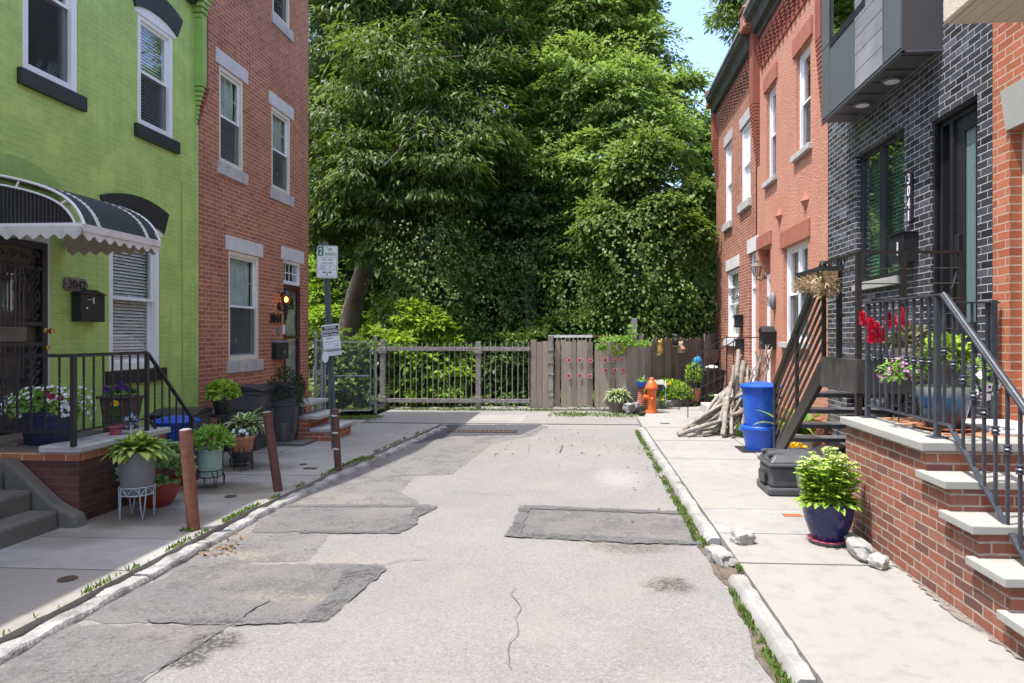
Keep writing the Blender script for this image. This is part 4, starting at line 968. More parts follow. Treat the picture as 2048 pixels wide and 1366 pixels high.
def corbels(root, m, y0, y1, z, n, rows=6, X=XR, wid=.17, proj=.016):
    for k in range(n):
        b = MB(); yc = y0 + (y1-y0)*(k+.5)/n
        for r in range(rows):
            w_ = wid*(1 - .105*r); xbox(b, X, -1, -(.085-r*proj*.72), .0, yc-w_/2, yc+w_/2, z-(r+1)*.068, z-r*.068-.016)
        part('corbel', b, m, root)
corbels(fh, 'redbrick_b', YF0+.3, YF1-.4, 7.42, 14)
b = MB(); xbox(b, XR, -1, -.09, .1, YF0+.3, YF1-.4, 7.42, 7.47); part('corbel_course', b, 'corbel', fh)
def pier(root, yc, w, zb, zt, m, X=XR, out=.14, n=16):
    b = MB()
    for k in range(n): xbox(b, X, -1, -out*(k+1)/n, 0, yc-w/2, yc+w/2, zb+k*.068, zb+(k+1)*.068-.012)
    xbox(b, X, -1, -out-.005, 0, yc-w/2, yc+w/2, zb+n*.068, zt); return part('corbelled_pier', b, m, root, bevel=.004)
pier(fh, YF1-.17, .30, 5.6, 7.75, 'corbel', n=18)
b = MB(); b.box(XR-.28, YF1-.34, 7.75, XR+.1, YF1+.0, 8.05); b.box(XR-.32, YF1-.38, 8.05, XR+.1, YF1+.02, 8.15); part('pier_cap', b, 'redbrick_b', fh, bevel=.02)
# orange stucco house
YO0, YO1 = 10.054, 14.26
oh = thing('row_house', (XR, 12.1, 0), 'orange stucco row house with red brick corbels and diamond bolts on its front', 'house')
W = [rrect(1533, 1552, 160, 350), rrect(1592, 1621, 75, 287), rrect(1567, 1616, 476, 682, 1616)]
W[2] = (W[2][0], W[2][1], RX(1575, 684)[1], W[2][3])
dh = rrect(1518, 1541, 489, 740); dh = (dh[0], dh[1], .42, dh[3])
b = facade(MB(), XR, -1, YO0, YO1, -.15, 7.95, W + [(*dh, .28)]); shell(b, XR, -1, YO0+.001, YO1-.001, -.15, 7.93); part('wall', b, 'stucco', oh)
for i, wn in enumerate(W):
    w = window(oh, XR, -1, *wn, fm='white', gm='glass', inset=.08, fw=.07, inner='curtain' if i == 2 else 'dark', pair=(i == 2), screen=True)
    b = MB(); xbox(b, XR, -1, -.07, .08, wn[0]-.09, wn[1]+.09, wn[2]-.10, wn[2]-.002); part('sill', b, 'greystone', w, bevel=.008)
    b = MB(); xbox(b, XR, -1, -.035, .07, wn[0]-.12, wn[1]+.12, wn[3]+.004, wn[3]+.30); part('lintel', b, 'stuccotrim', w, bevel=.006)
b = MB(); frame_ring(b, XR, -1, .16, .27, dh[0], dh[1], dh[2], dh[3]-.5, .10); dr = part('door', b, 'white', oh, bevel=.004)
b = MB(); xbox(b, XR, -1, .20, .25, dh[0]+.1, dh[1]-.1, dh[2]+.02, dh[3]-.6); part('door_leaf', b, 'doorwhite', dr)
b = MB(); xbox(b, XR, -1, .18, .27, dh[0], dh[1], dh[3]-.5, dh[3]); part('transom_board', b, 'stuccotrim', dr)
b = MB(); xbox(b, XR, -1, -.035, .07, dh[0]-.10, dh[1]+.10, dh[3]+.004, dh[3]+.26); part('lintel', b, 'stuccotrim', oh, bevel=.006)
b = MB(); xbox(b, XR, -1, -.02, .0, YO0+.02, YO1-.45, 6.95, 7.62); part('frieze', b, 'corbel', oh)
corbels(oh, 'corbel', YO0+.2, YO1-.42, 7.4, 15, 8, XR-.02, .15)
cornice_gutter(oh, XR, YO0+.3, YO1-.32, 7.62)
pier(oh, YO1-.17, .30, 5.1, 7.85, 'corbel', n=18); pier(oh, YO0+.13, .24, 4.75, 7.9, 'corbel', n=18, out=.10)
b = MB(); b.box(XR-.33, YO1-.36, 7.85, XR+.1, YO1+.02, 8.2); b.box(XR-.36, YO1-.40, 8.2, XR+.1, YO1+.03, 8.28); b.obox((XR-.15, YO1-.2, 8.36), (.22, .2, .18), (.2, .1, .3)); part('pier_cap', b, 'redbrick_b', oh, bevel=.03)
b = MB(); b.ball((XR-.2, YO1-.2, 8.5), .11, 12); part('pier_ball', b, 'galv', oh, smooth=60)
for (u, v) in ((1612, 402), (1560, 432)):
    y, z = RX(u, v); vs = [(XR-.002, y-.16, z), (XR-.002, y, z-.17), (XR-.002, y+.16, z), (XR-.002, y, z+.17), (XR-.085, y, z)]
    part('anchor_plate', MB().add(vs, [(0,1,4),(1,2,4),(2,3,4),(3,0,4)]), 'stuccotrim', oh)
b = MB(); xbox(b, XR, -1, -.05, .02, YO0+.02, YO1-.02, -.1, .42); part('base_course', b, 'stuccotrim', oh, bevel=.01)
# black brick house with a metal bay
M['glassbig'] = M_glass('big_window_glass', (.62, .74, .68), .26)
YB0, YB1 = 6.052, 10.05
bh = thing('row_house', (XR, 8.05, 0), 'modern black glazed brick row house with grey metal bay and black door', 'house')
wm = (RX(1808)[0], RX(1712)[0], RX(1808, 549)[1], RX(1808, 250)[1]); dd = (RX(1955)[0], RX(1862)[0], 1.46, RX(1955, 187)[1])
b = facade(MB(), XR, -1, YB0, YB1, -.15, 9.2, [(*wm, .12), (*dd, .20), (8.75, 9.35, .35, .95, .1)]); shell(b, XR, -1, YB0+.001, YB1-.001, -.15, 9.18); part('wall', b, 'blackbrick', bh)
b = MB(); frame_ring(b, XR, -1, .06, .12, *wm, .06); xbox(b, XR, -1, .055, .12, wm[0]+(wm[1]-wm[0])*.53-.045, wm[0]+(wm[1]-wm[0])*.53+.045, wm[2]+.06, wm[3]-.06); w = part('window', b, 'black', bh, bevel=.003)
b = MB(); xbox(b, XR, -1, .085, .09, wm[0]+.06, wm[1]-.06, wm[2]+.06, wm[3]-.06); part('pane', b, 'glassbig', w)
b = MB(); z = wm[2]
while z < wm[3]: b.add([(XR+.16, wm[0], z), (XR+.16, wm[1], z), (XR+.175, wm[1], z+.047), (XR+.175, wm[0], z+.047)], [(0,1,2,3)]); z += .046
part('blind', b, 'blind', w); b = MB(); xbox(b, XR, -1, -.05, .06, wm[0]-.02, wm[1]+.02, wm[2]-.10, wm[2]-.003); part('sill', b, 'bluestone', w, bevel=.005)
b = MB(); xbox(b, XR, -1, .5, .52, wm[0]-.2, wm[1]+.2, wm[2]-.2, wm[3]+.2); part('dark_room', b, 'darkroom', w)
b = MB(); frame_ring(b, XR, -1, .02, .06, *dd, .03); frame_ring(b, XR, -1, .07, .19, dd[0]+.005, dd[1]-.005, dd[2]+.005, dd[3]-.005, .07); dr = part('door', b, 'black', bh, bevel=.004)
dm = dd[1]-.25
b = MB(); xbox(b, XR, -1, .07, .19, dm-.03, dm+.03, dd[2]+.07, dd[3]-.07); xbox(b, XR, -1, .16, .19, dm+.03, dd[1]-.07, dd[2]+.07, dd[3]-.07); part('sidelight', b, 'black', dr)
b = MB(); frame_ring(b, XR, -1, .10, .15, dd[0]+.075, dm-.03, dd[2]+.07, dd[3]-.075, .14, wb=.25); part('door_leaf', b, 'black', dr, bevel=.004)
s = NT('ribbed_frosted_glass'); wv = s.n("ShaderNodeTexWave", {'bands_direction': 'Y'}, Vector=s.obj(), Scale=10.0, Distortion=.4)
M['frost'] = s.done(s.principled(s.mix(wv.outputs[1], (.11, .17, .17), (.18, .25, .245)), .18, 0, s.bump(wv.outputs[1], .5, .01)))
b = MB(); xbox(b, XR, -1, .12, .135, dd[0]+.2, dm-.15, dd[2]+.3, dd[3]-.2); part('frosted_pane', b, 'frost', dr)
b = MB(); y, z = RX(1909, 460); xbox(b, XR, -1, .06, .10, dm-.13, dm-.06, 2.30, 2.62); b.tube([(XR+.09, dm-.09, 2.28), (XR+.03, dm-.09, 2.1), (XR+.03, dm-.09, 1.85), (XR+.1, dm-.09, 1.75)], .02, 6); part('door_handle', b, 'black', dr, bevel=.01)
yb0, yb1, xb, zb = 6.87, 9.13, 3.065, 4.44
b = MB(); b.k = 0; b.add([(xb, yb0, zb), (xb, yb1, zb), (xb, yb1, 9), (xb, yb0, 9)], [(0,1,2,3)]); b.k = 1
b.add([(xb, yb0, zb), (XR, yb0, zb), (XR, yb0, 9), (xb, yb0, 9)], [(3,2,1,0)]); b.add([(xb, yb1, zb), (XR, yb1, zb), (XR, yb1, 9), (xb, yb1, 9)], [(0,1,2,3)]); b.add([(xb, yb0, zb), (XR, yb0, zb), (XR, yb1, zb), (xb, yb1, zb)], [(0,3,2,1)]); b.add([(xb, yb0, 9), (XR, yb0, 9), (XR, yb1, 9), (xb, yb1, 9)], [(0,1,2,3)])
bay = part('bay', b, ['bay', 'baydark_shade'], bh)  # faces other than the street front carry their shade as a darker colour
b = MB(); b.k = 0
yy = [yb1, onX(1661, 150, xb)[0], onX(1712, 100, xb)[0], onX(1769, 100, xb)[0], yb0]
zj = onX(1660, 88, xb)[1]; zw = onX(1717, 30, xb)[1]
b.box(xb-.012, yb0+.005, zb+.03, xb, yy[3]-.006, zj+.62); b.box(xb-.012, yy[2]+.006, zb+.03, xb, yy[1]-.005, zw-.02); b.box(xb-.012, yy[1]+.005, zb+.03, xb, yb1-.005, zj)
b.box(xb-.012, yy[1]+.005, zj+.012, xb, yb1-.005, 9); b.box(xb-.012, yb0+.005, zj+.632, xb, yy[3]-.006, 9)
b.k = 1; z = zb+.03
while z < 6.6: b.box(xb-.015, yy[3]+.004, z, xb, yy[2]-.004, z+.185); z += .193
b.k = 0
for y in (yy[3], yy[2]): b.box(xb-.02, y-.004, zb, xb, y+.004, 6.6)
b.k = 2; b.box(xb-.014, yy[2], zw-.014, xb, yy[1], zw-.004)
b.k = 0; b.box(xb-.004, yb0-.003, zb-.012, XR, yb0+.03, zb+.002); b.box(xb-.016, yb0-.003, zb-.012, xb+.03, yb1, zb+.0); b.box(XR-.035, yb0, zb-.014, XR-.002, yb1, zb-.0)
part('cladding', b, ['bay', 'baywood', 'baydark_shade'], bay)
b = MB(); frame_ring(b, xb, -1, -.02, .02, yy[2]-.3, yy[1]-.01, zw, 8.2, .09); part('bay_window', b, 'black', bay, bevel=.003)
b = MB(); b.box(xb-.008, yy[2]-.2, zw+.08, xb-.004, yy[1]-.1, 8.1)
s = NT('reflective_pane'); M['mirrorpane'] = s.done(s.n("ShaderNodeBsdfGlossy", None, Color=(.75, .80, .78), Roughness=.02)); part('bay_pane', b, 'mirrorpane', bay)
b = MB()
for k in range(6): y = yb0+.12+.36*k; b.box(xb+.03, y-.006, zb-.006, XR-.03, y+.006, zb-.001)
part('soffit_joints', b, 'black', bay)
for (u, v) in ((1784, 159), (1725, 207)):
    p = onZ(u, v, zb); c = Vector((max(xb+.14, min(XR-.12, p[0])), p[1], zb)); b = MB().lathe(c+Vector((0, 0, -.028)), [(.001, .0), (.085, .0), (.11, .012), (.112, .03)], 24)
    l = part('downlight', b, 'baydark_shade', bay, smooth=50); part('lens', MB().lathe(c+Vector((0, 0, -.031)), [(.001, 0), (.075, 0), (.08, .004)], 20), 'signwhite', l)
# house number plaque
y0, z1 = RX(1816, 348); y1, z0 = RX(1831, 440); zt, zb_ = RX(1823, 345)[1], RX(1823, 444)[1]; yc = (y0+y1)/2
pq = thing('number_plaque', (XR, yc, zb_), 'tall black plaque with white digits on the black brick wall', 'house number')
b = MB(); xbox(b, XR, -1, -.03, -.003, yc-.05, yc+.05, zb_, zt); part('plate', b, 'black', pq, bevel=.004)
b = MB()
for k, ch in enumerate('3041'): z = zt - (k+.5)*(zt-zb_)/4; b.text(ch, (XR-.031, yc, z), (0, -1, 0), (0, 0, 1), .06 if ch != '1' else .025, .115, .004)
part('digits', b, 'white', pq)
# near orange-red brick house, only its edge in view
nr = thing('row_house', (XR, 2.0, 0), 'orange red brick row house at the right edge with a cream bay', 'house')
do = (4.55, RX(2019)[0], .96, 3.33)
b = facade(MB(), XR, -1, -4, 6.048, -.15, 8.8, [(*do, .17)]); shell(b, XR, -1, -4, 6.046, -.15, 8.78); part('wall', b, 'orangebrick', nr)
b = MB(); b.prism([(do[0]-.1, do[3]+.003), (do[1]+.02, do[3]+.003), (do[1]+.10, do[3]+.36), (do[0]-.1, do[3]+.36)], 'X', XR-.02, XR+.06); part('lintel', b, 'bluestone', nr, bevel=.004)
b = MB(); frame_ring(b, XR, -1, .10, .20, *do, .06); dr = part('door', b, 'cream', nr); b = MB(); xbox(b, XR, -1, .15, .18, do[0]+.06, do[1]-.06, do[2], do[3]-.06); part('door_leaf', b, 'black', dr)
b = MB(); x0 = 2.26; b.k = 0; b.box(x0, -3.8, 3.64, XR-.002, 4.5, 8.6); bay = part('bay', b, 'creamst', nr, bevel=.01)
b = MB(); b.box(x0+.03, -3.8, 3.625, XR-.01, 4.47, 3.638)
for k in range(12): b.box(x0+.07+k*.095, -3.8, 3.621, x0+.075+k*.095, 4.46, 3.6245)
part('soffit', b, 'creamboard', bay)
# ================================================================== LEFT SIDE THINGS
def rail_posts(b, p0, p1, z0, z1, n, r=.008):
    for k in range(n):
        t = (k+.5)/n; x = p0[0]+(p1[0]-p0[0])*t; y = p0[1]+(p1[1]-p0[1])*t; b.box(x-r, y-r, z0, x+r, y+r, z1)
# green house stoop
SX, SY0, SY1, SZ = -4.48, 5.76, 6.98, .62
st = thing('brick_stoop', (-5.1, 6.3, 0), 'dark red brick stoop with stone cap in front of the green house', 'stoop')
part('wall', MB().box(XL+.002, SY0, -.02, SX, SY1, SZ-.075), 'darkstoop', st)
part('brick_course', MB().box(XL+.002, SY0-.012, SZ-.073, SX+.012, SY1, SZ), 'redbrick', st, bevel=.004)
b = MB(); b.box(SX-.34, SY0-.05, SZ+.002, SX+.05, SY1+.04, SZ+.062); part('cap_stone', b, 'greystone', st, bevel=.012)
part('floor', MB().box(XL+.002, SY0+.02, SZ+.001, SX-.345, SY1-.02, SZ+.03), 'conc_old', st)
part('far_steps', MB().box(XL+.002, SY1+.002, -.02, SX+.02, SY1+.3, .40).box(XL+.002, SY1+.302, -.02, SX+.02, SY1+.6, .2), 'darkstoop', st)
cs = thing('concrete_steps', (-5.0, 4.6, 0), 'worn mossy concrete steps with a sloping cheek below the green house door', 'steps')
b = MB()
for k, (xn, z) in enumerate(((-5.02, .50), (-4.77, .33), (-4.53, .16))): b.box(-5.9, 2.6, -.05, xn-.001*k, SY0-.165, z-.001*k)
part('treads', b, 'conc_old', cs, bevel=.03)
prof = [(-5.75, -.05), (-5.75, .59), (-5.02, .57), (-4.60, .20), (-4.40, .10), (-4.36, -.05)]
part('cheek_wall', MB().prism(prof, 'Y', SY0-.16, SY0-.017), 'conc_old', cs, bevel=.025)
# railing
RXl = -4.50
rl = thing('iron_railing', (RXl, 6.2, SZ), 'black iron railing with twisted bars around the green house stoop', 'railing')
zt = 1.475
b = MB(); b.box(RXl-.02, 5.70, SZ+.06, RXl+.02, 5.74, zt+.02); part('post', b, 'blackiron', rl, bevel=.003)
b = MB(); b.box(RXl-.018, 6.70, SZ+.06, RXl+.018, 6.736, zt); part('post', b, 'blackiron', rl, bevel=.003)
b = MB(); b.box(RXl-.018, 7.50, 0, RXl+.018, 7.536, .70); part('post', b, 'blackiron', rl, bevel=.003)
b = MB(); b.box(-6.1, 5.705, zt-.012, RXl-.02, 5.735, zt+.008); b.box(RXl-.016, 5.735, zt-.012, RXl+.016, 6.74, zt+.008); b.bar((RXl, 6.73, zt), (RXl, 7.55, .68), .034, .02)
for k in range(46): y = 5.74+k*.0217; b.box(RXl-.006, y, zt+.008, RXl+.006, y+.010, zt+.02)
for k in range(60): x = -6.05+k*.0255; b.box(x, 5.714, zt+.008, x+.012, 5.726, zt+.02)
part('top_rail', b, 'blackiron', rl)
b = MB(); b.box(-6.1, 5.708, .80, RXl-.02, 5.732, .818); b.box(RXl-.012, 5.735, .80, RXl+.012, 6.70, .818); b.bar((RXl, 6.74, .80), (RXl, 7.5, .10), .026, .018); part('bottom_rail', b, 'blackiron', rl)
def twisted(b, x, y, z0, z1, tw):
    if not tw: b.box(x-.007, y-.007, z0, x+.007, y+.007, z1); return
    vs = []; n = 22
    for i in range(n+1):
        t = i/n; z = z0+(z1-z0)*t; a = (0 if t < .25 else (t-.25)/.5*4*math.pi if t < .75 else 4*math.pi)
        for k in range(4): vs.append((x+.0105*math.cos(a+k*math.pi/2+.785), y+.0105*math.sin(a+k*math.pi/2+.785), z))
    b.add(vs, [(i*4+k, i*4+(k+1) % 4, i*4+4+(k+1) % 4, i*4+4+k) for i in range(n) for k in range(4)])
for k in range(12):
    x = RXl-.13*(k+1); twisted(bb := MB(), x, 5.72, .81, zt-.01, k % 2 == 0); part('baluster', bb, 'blackiron', rl)
for k in range(7):
    y = 5.72+.123*(k+1); twisted(bb := MB(), RXl, y, .81, zt-.01, k % 2 == 0); part('baluster', bb, 'blackiron', rl)
for k in range(6):
    y = 6.72+.125*(k+1); zz = zt-(y-6.73)*.97; twisted(bb := MB(), RXl, y, zz-.70, zz-.01, k % 2 == 0); part('baluster', bb, 'blackiron', rl)
# mailbox and number plaque on the green wall
y, z = LX(155, 614)
mb_ = thing('mailbox', (XL, y, z-.13), 'black steel mailbox with a peaked top on the green wall', 'mailbox')
y0, y1, z0, z1 = LX(142)[0], LX(189)[0], LX(142, 643)[1], LX(142, 588)[1]
part('box', MB().box(XL+.003, y0, z0, XL+.13, y1, z1), 'black', mb_, bevel=.006)
b = MB(); c = (y0+y1)/2; hw = (y1-y0)/2+.02
b.prism([(c-hw, z1+.002), (c-hw, z1+.012), (c-hw*.5, z1+.035), (c-hw*.2, z1+.058), (c+hw*.2, z1+.058), (c+hw*.5, z1+.035), (c+hw, z1+.012), (c+hw, z1+.002)], 'X', XL+.003, XL+.145); part('lid', b, 'black', mb_, bevel=.004)
b = MB(); b.box(XL+.131, c-.10, z1-.06, XL+.134, c-.02, z1-.055); b.box(XL+.131, c-.012, z1-.10, XL+.134, c+.004, z1-.03); b.lathe((XL+.134, y0+.07, (z0+z1)/2), [(.001, 0), (.012, 0), (.012, .004), (.001, .004)], 10, tilt=Matrix.Rotation(R(90), 4, 'Y')); part('emblem', b, 'signwhite', mb_)
y0, y1, z0, z1 = LX(124)[0], LX(172)[0], LX(124, 582)[1], LX(124, 552)[1]
pq = thing('number_plaque', (XL, (y0+y1)/2, z0), 'rustic carved wooden number plaque with dark digits on the green wall', 'house number')
b = MB(); n = 26; c = ((y0+y1)/2, (z0+z1)/2); poly = []
for k in range(n):
    a = 2*math.pi*k/n; ry, rz = (y1-y0)/2, (z1-z0)/2; q = 1/max(abs(math.cos(a)), abs(math.sin(a)))*.93 + .09*math.sin(k*2.3); q = min(q, 1.12); poly.append((c[0]+ry*q*math.cos(a), c[1]+rz*q*math.sin(a)))
part('board', b.prism(poly, 'X', XL+.003, XL+.035), 'branch', pq, bevel=.006)
b = MB().text('3042', (XL+.037, c[0], c[1]), (0, 1, 0), (0, 0, 1), (y1-y0)*.74, (z1-z0)*.62, .006); part('digits', b, 'ink', pq)
# things standing on the green stoop
zc = SZ+.064; zf = SZ+.03
def petals(mb, c, rx, ry, rz, n, r, zmin=.0, out=.95):
    for _ in range(n):
        d = rdir(zmin, 1); p = Vector(c)+Vector((d.x*rx, d.y*ry, d.z*rz))*U(out-.1, out+.12); mb.flower(p, (d+Vector((.0, -.45, .25))+rdir()*.35).normalized(), r*U(.8, 1.15), 5)
p = Vector((-4.98, 6.02, zf))
t = thing('flower_tub', p, 'oval navy ceramic tub of white petunias on the green house stoop', 'flower pot')
part('pot', MB().lathe(p, [(.19, 0), (.20, .01), (.25, .27), (.265, .275), (.265, .31), (.245, .31), (.235, .27), (.001, .265)], 32, 1.05, .62), 'navytub', t, smooth=50)
b = MB(); bush(b, p+Vector((-.02, 0, .36)), .33, .2, .17, 420, .06, .03, .4, -.5); bush(b, p+Vector((-.22, -.03, .33)), .14, .14, .1, 90, .05, .025, .6, -.8); bush(b, p+Vector((.27, .02, .36)), .12, .14, .16, 110, .05, .025, .6, -.8); part('foliage', b, 'lf_herb', t)
b = MB(); petals(b, p+Vector((-.02, -.02, .36)), .36, .22, .18, 115, .019, -.1); petals(b, p+Vector((-.24, -.05, .33)), .15, .15, .11, 42, .019, -.6); petals(b, p+Vector((.28, .0, .36)), .14, .15, .18, 60, .018, -.7); part('white_blooms', b, 'white_fl', t)
b = MB(); b.flower(p+Vector((.20, -.2, .46)), (.3, -.8, .3), .035); b.flower(p+Vector((.26, -.18, .44)), (.4, -.8, .2), .03); b.flower(p+Vector((.15, -.19, .49)), (.2, -.8, .3), .025); part('dark_blooms', b, 'maroon_fl', t)
p = Vector((-4.62, 6.42, zc)); b = MB(); bush(b, p+Vector((0, 0, .17)), .05, .05, .10, 60, .05, .018, .1)
b2 = MB()
for _ in range(30): d = rdir(-.3, 1); b2.flower(p+Vector((0, -.01, .30))+d*.03, d, .022, 4)
potted('flower_pot', p, 'small pink pot with one yellow marigold on the stoop cap', 'flower pot', 'pinkpot', .07, .05, .10, [('foliage', b, 'lf_hdark'), ('bloom', b2, 'yellow_fl')])
p = Vector((-4.52, 6.50, zc)); s_ = thing('garden_ornament', p, 'fluffy blue and white tinsel ornament on the stoop cap', 'ornament'); b = MB(); b2 = MB()
for k in range(160): d = rdir(-.5, 1); (b if k % 2 else b2).leaf(p+Vector((0, 0, .11))+d*.02, d, (0, 0, 1), U(.05, .09), .012)
M['tinsel'] = M_plain('blue_tinsel', (.03, .24, .46), .3, .3, var=.3)
part('blue_tinsel', b, 'tinsel', s_); part('white_tinsel', b2, 'white', s_); part('stick', MB().tube([p, p+Vector((0, 0, .11))], .008, 6), 'white', s_)
p = Vector((-4.86, 6.84, zf)); t = thing('window_box', p, 'brown rectangular planter of purple pansies under the green house window', 'planter')
b = MB()
for k in range(1): 
    a = [(-.18, -.09), (.18, -.09), (.18, .09), (-.18, .09)]; vs = [(p.x+x*.86, p.y+y*.86, p.z+.16) for x, y in a] + [(p.x+x, p.y+y, p.z+.36) for x, y in a]
    b.add(vs, [(3,2,1,0), (0,1,5,4), (1,2,6,5), (2,3,7,6), (3,0,4,7), (4,5,6,7)]); b.box(p.x-.20, p.y-.11, p.z+.35, p.x+.20, p.y+.11, p.z+.38)
    b.box(p.x-.15, p.y-.07, p.z, p.x+.15, p.y+.07, p.z+.16)
part('box', b, 'brownplastic', t, bevel=.008)
b = MB(); bush(b, p+Vector((0, 0, .39)), .16, .09, .09, 100, .06, .03, .1, -.1); part('foliage', b, 'lf_hdark', t)
b = MB()
for (dx, dz) in ((-.13, .46), (.04, .49), (.08, .47), (.0, .46), (.13, .45), (.06, .52), (-.1, .44)): b.flower(p+Vector((dx, -.07, dz)), (0.2, -1, .2), .03)
part('blooms', b, 'purple_fl', t)
solo('doormat', MB().box(-5.75, 5.9, zf+.001, -5.18, 6.6, zf+.02), 'mat_brown', (-5.45, 6.25, zf), 'brown coir doormat at the green house door', 'doormat', bevel=.004)
# potted plants along the left pavement
def wire_stand(loc, h, rt, rb, label, m='wirewhite', legs=4, hoops=True, group=None):
    t = thing('plant_stand', loc, label, 'plant stand', group); c = Vector(loc); b = MB()
    for zz, rr in ((h, rt), (h-.07, rt*.97)): b.tube([c+Vector((rr*math.cos(a), rr*math.sin(a), zz)) for a in np.linspace(0, 2*math.pi, 25)], .006, 5, False)
    if hoops:
        for k in range(8):
            a0 = k*math.pi/4; b.tube([c+Vector((rt*.98*math.cos(a0+x*math.pi/4), rt*.98*math.sin(a0+x*math.pi/4), h-.07+.06*math.sin(math.pi*x))) for x in np.linspace(0, 1, 7)], .0045, 4, False)
    for k in range(3): a = k*math.pi/3; b.tube([c+Vector((rt*math.cos(a), rt*math.sin(a), h-.07)), c-Vector((rt*math.cos(a), rt*math.sin(a), -h+.07))], .005, 5)
    part('rings', b, m, t)
    for k in range(legs):
        a = math.pi*2*k/legs+.9; b = MB(); d = Vector((math.cos(a), math.sin(a), 0)); tw = Vector((-d.y, d.x, 0))*.03
        b.tube([c+d*rt*.97+tw+Vector((0, 0, h)), c+d*rb+tw*.5+Vector((0, 0, .1)), c+d*rb+Vector((0, 0, .004)), c+d*rb-tw*.5+Vector((0, 0, .1)), c+d*rt*.97-tw+Vector((0, 0, h))], .006, 5); part('leg', b, m, t)
    return t
p0 = (-4.09, 5.97, 0); wire_stand(p0, .29, .145, .14, 'pale wire plant stand under the grey hosta pot')
p = Vector((-4.09, 5.97, .225)); b = MB(); hosta(b, p+Vector((0, 0, .34)), .13, 84, .27, .13, 1, 1.25)
potted('hosta_pot', p, 'tall grey pot of yellow striped hosta on the wire stand', 'potted plant', 'greypot', .17, .125, .385, [('foliage', b, ['lf_hostay', 'lf_hosta'])])
p = Vector((-4.20, 6.42, 0)); b = MB()
for _ in range(150):
    d = rdir(-.35, 1); q = p+Vector((d.x*.29, d.y*.28, .35+d.z*.24))
    for k in range(8): a = k*.8; e = (d+Vector((math.cos(a), math.sin(a), .3))*.9).normalized(); b.leaf(q, e, d, U(.05, .085), U(.04, .056), .1, .1)
potted('sedum_pot', p, 'wide red pot overflowing with pale green sedum beside the first bollard', 'potted plant', 'redpot', .205, .12, .25, [('foliage', b, 'lf_sedum')],
       prof=[(.11, 0), (.125, .01), (.165, .06), (.195, .14), (.205, .215), (.212, .215), (.212, .25), (.19, .25), (.18, .21), (.001, .2)])
p = Vector((-4.12, 7.22, 0)); wire_stand((p.x, p.y, 0), .19, .12, .15, 'low dark metal plant stand under the mint green pot', 'blackiron', 4, False)
p = Vector((-4.12, 7.22, .125)); b = MB(); bush(b, p+Vector((0, 0, .36)), .24, .22, .16, 420, .085, .03, .1, -.3)
for _ in range(40):
    a = U(0, 6.3); q = p+Vector((U(-.14, .14), U(-.12, .12), .40)); e = Vector((math.cos(a)*.4, math.sin(a)*.4, 1)).normalized(); L = U(.06, .13)
    for k in range(7): b.leaf(q+e*L*(.4+k*.12), (e+rdir()*.9).normalized(), (0, 0, 1), .05, .018)
potted('herb_pot', p, 'mint green pot of leafy herbs behind the first bollard', 'potted plant', 'mint', .135, .115, .30, [('foliage', b, 'lf_herb')])
p = Vector((-4.74, 8.6, 0)); t = thing('plant_table', p, 'tall black metal plant table by the red brick wall', 'plant stand')
part('top', MB().lathe(p+Vector((0, 0, .615)), [(.001, 0), (.2, 0), (.2, .025), (.001, .025)], 24), 'blackiron', t)
for k in range(4):
    a = k*math.pi/2+.5; d = Vector((math.cos(a), math.sin(a), 0)); part('leg', MB().tube([p+d*.05+Vector((0, 0, .61)), p+d*.035+Vector((0, 0, .3)), p+d*.09+Vector((0, 0, .10)), p+d*.19+Vector((0, 0, .05)), p+d*.2+Vector((0, 0, .0))], .011, 6), 'blackiron', t)
p = Vector((-4.74, 8.6, .641)); b = MB(); bush(b, p+Vector((0, 0, .26)), .19, .18, .17, 260, .085, .07, .05, -.35)
potted('heuchera_pot', p, 'small black pot of lime green ruffled leaves on the black table', 'potted plant', 'plastic_blk', .135, .09, .18, [('foliage', b, 'lf_lime')])
p = Vector((-4.42, 8.45, 0)); wire_stand((p.x, p.y, 0), .12, .11, .13, 'short black wire stand under the dark grey hosta pot', 'blackiron', 4, False)
p = Vector((-4.40, 8.45, .055)); b = MB(); hosta(b, p+Vector((.06, -.03, .40)), .15, 90, .29, .13, 1, 1.2); b2 = MB()
for k in range(9): a = U(-1.2, 1.0); b2.blade(p+Vector((.03, 0, .42)), a, U(.7, 1.25), U(.28, .40), .055, .8, 6, None)
potted('hosta_pot', p, 'dark grey pot of white edged hosta behind the terracotta bowl', 'potted plant', 'plastic_gry', .165, .11, .40, [('foliage', b, ['lf_hdark', 'lf_cream']), ('flower_stems', b2, 'lf_herb')])
p = Vector((-4.22, 8.12, 0)); wire_stand((p.x, p.y, 0), .30, .11, .12, 'black wire stand under the terracotta bowl', 'blackiron', 3, True)
p = Vector((-4.22, 8.12, .24)); b = MB(); bush(b, p+Vector((0, 0, .21)), .11, .10, .05, 70, .05, .03, .1, 0); b2 = MB()
for k in range(11): b2.flower(p+Vector((U(-.12, .12), U(-.12, -.05), U(.18, .27))), (U(-.3, .4), -1, .5), .024)
potted('flower_pot', p, 'woven terracotta bowl with small white flowers on a wire stand', 'flower pot', 'terracotta', .14, .105, .185, [('foliage', b, 'lf_hdark'), ('blooms', b2, 'white_fl')])
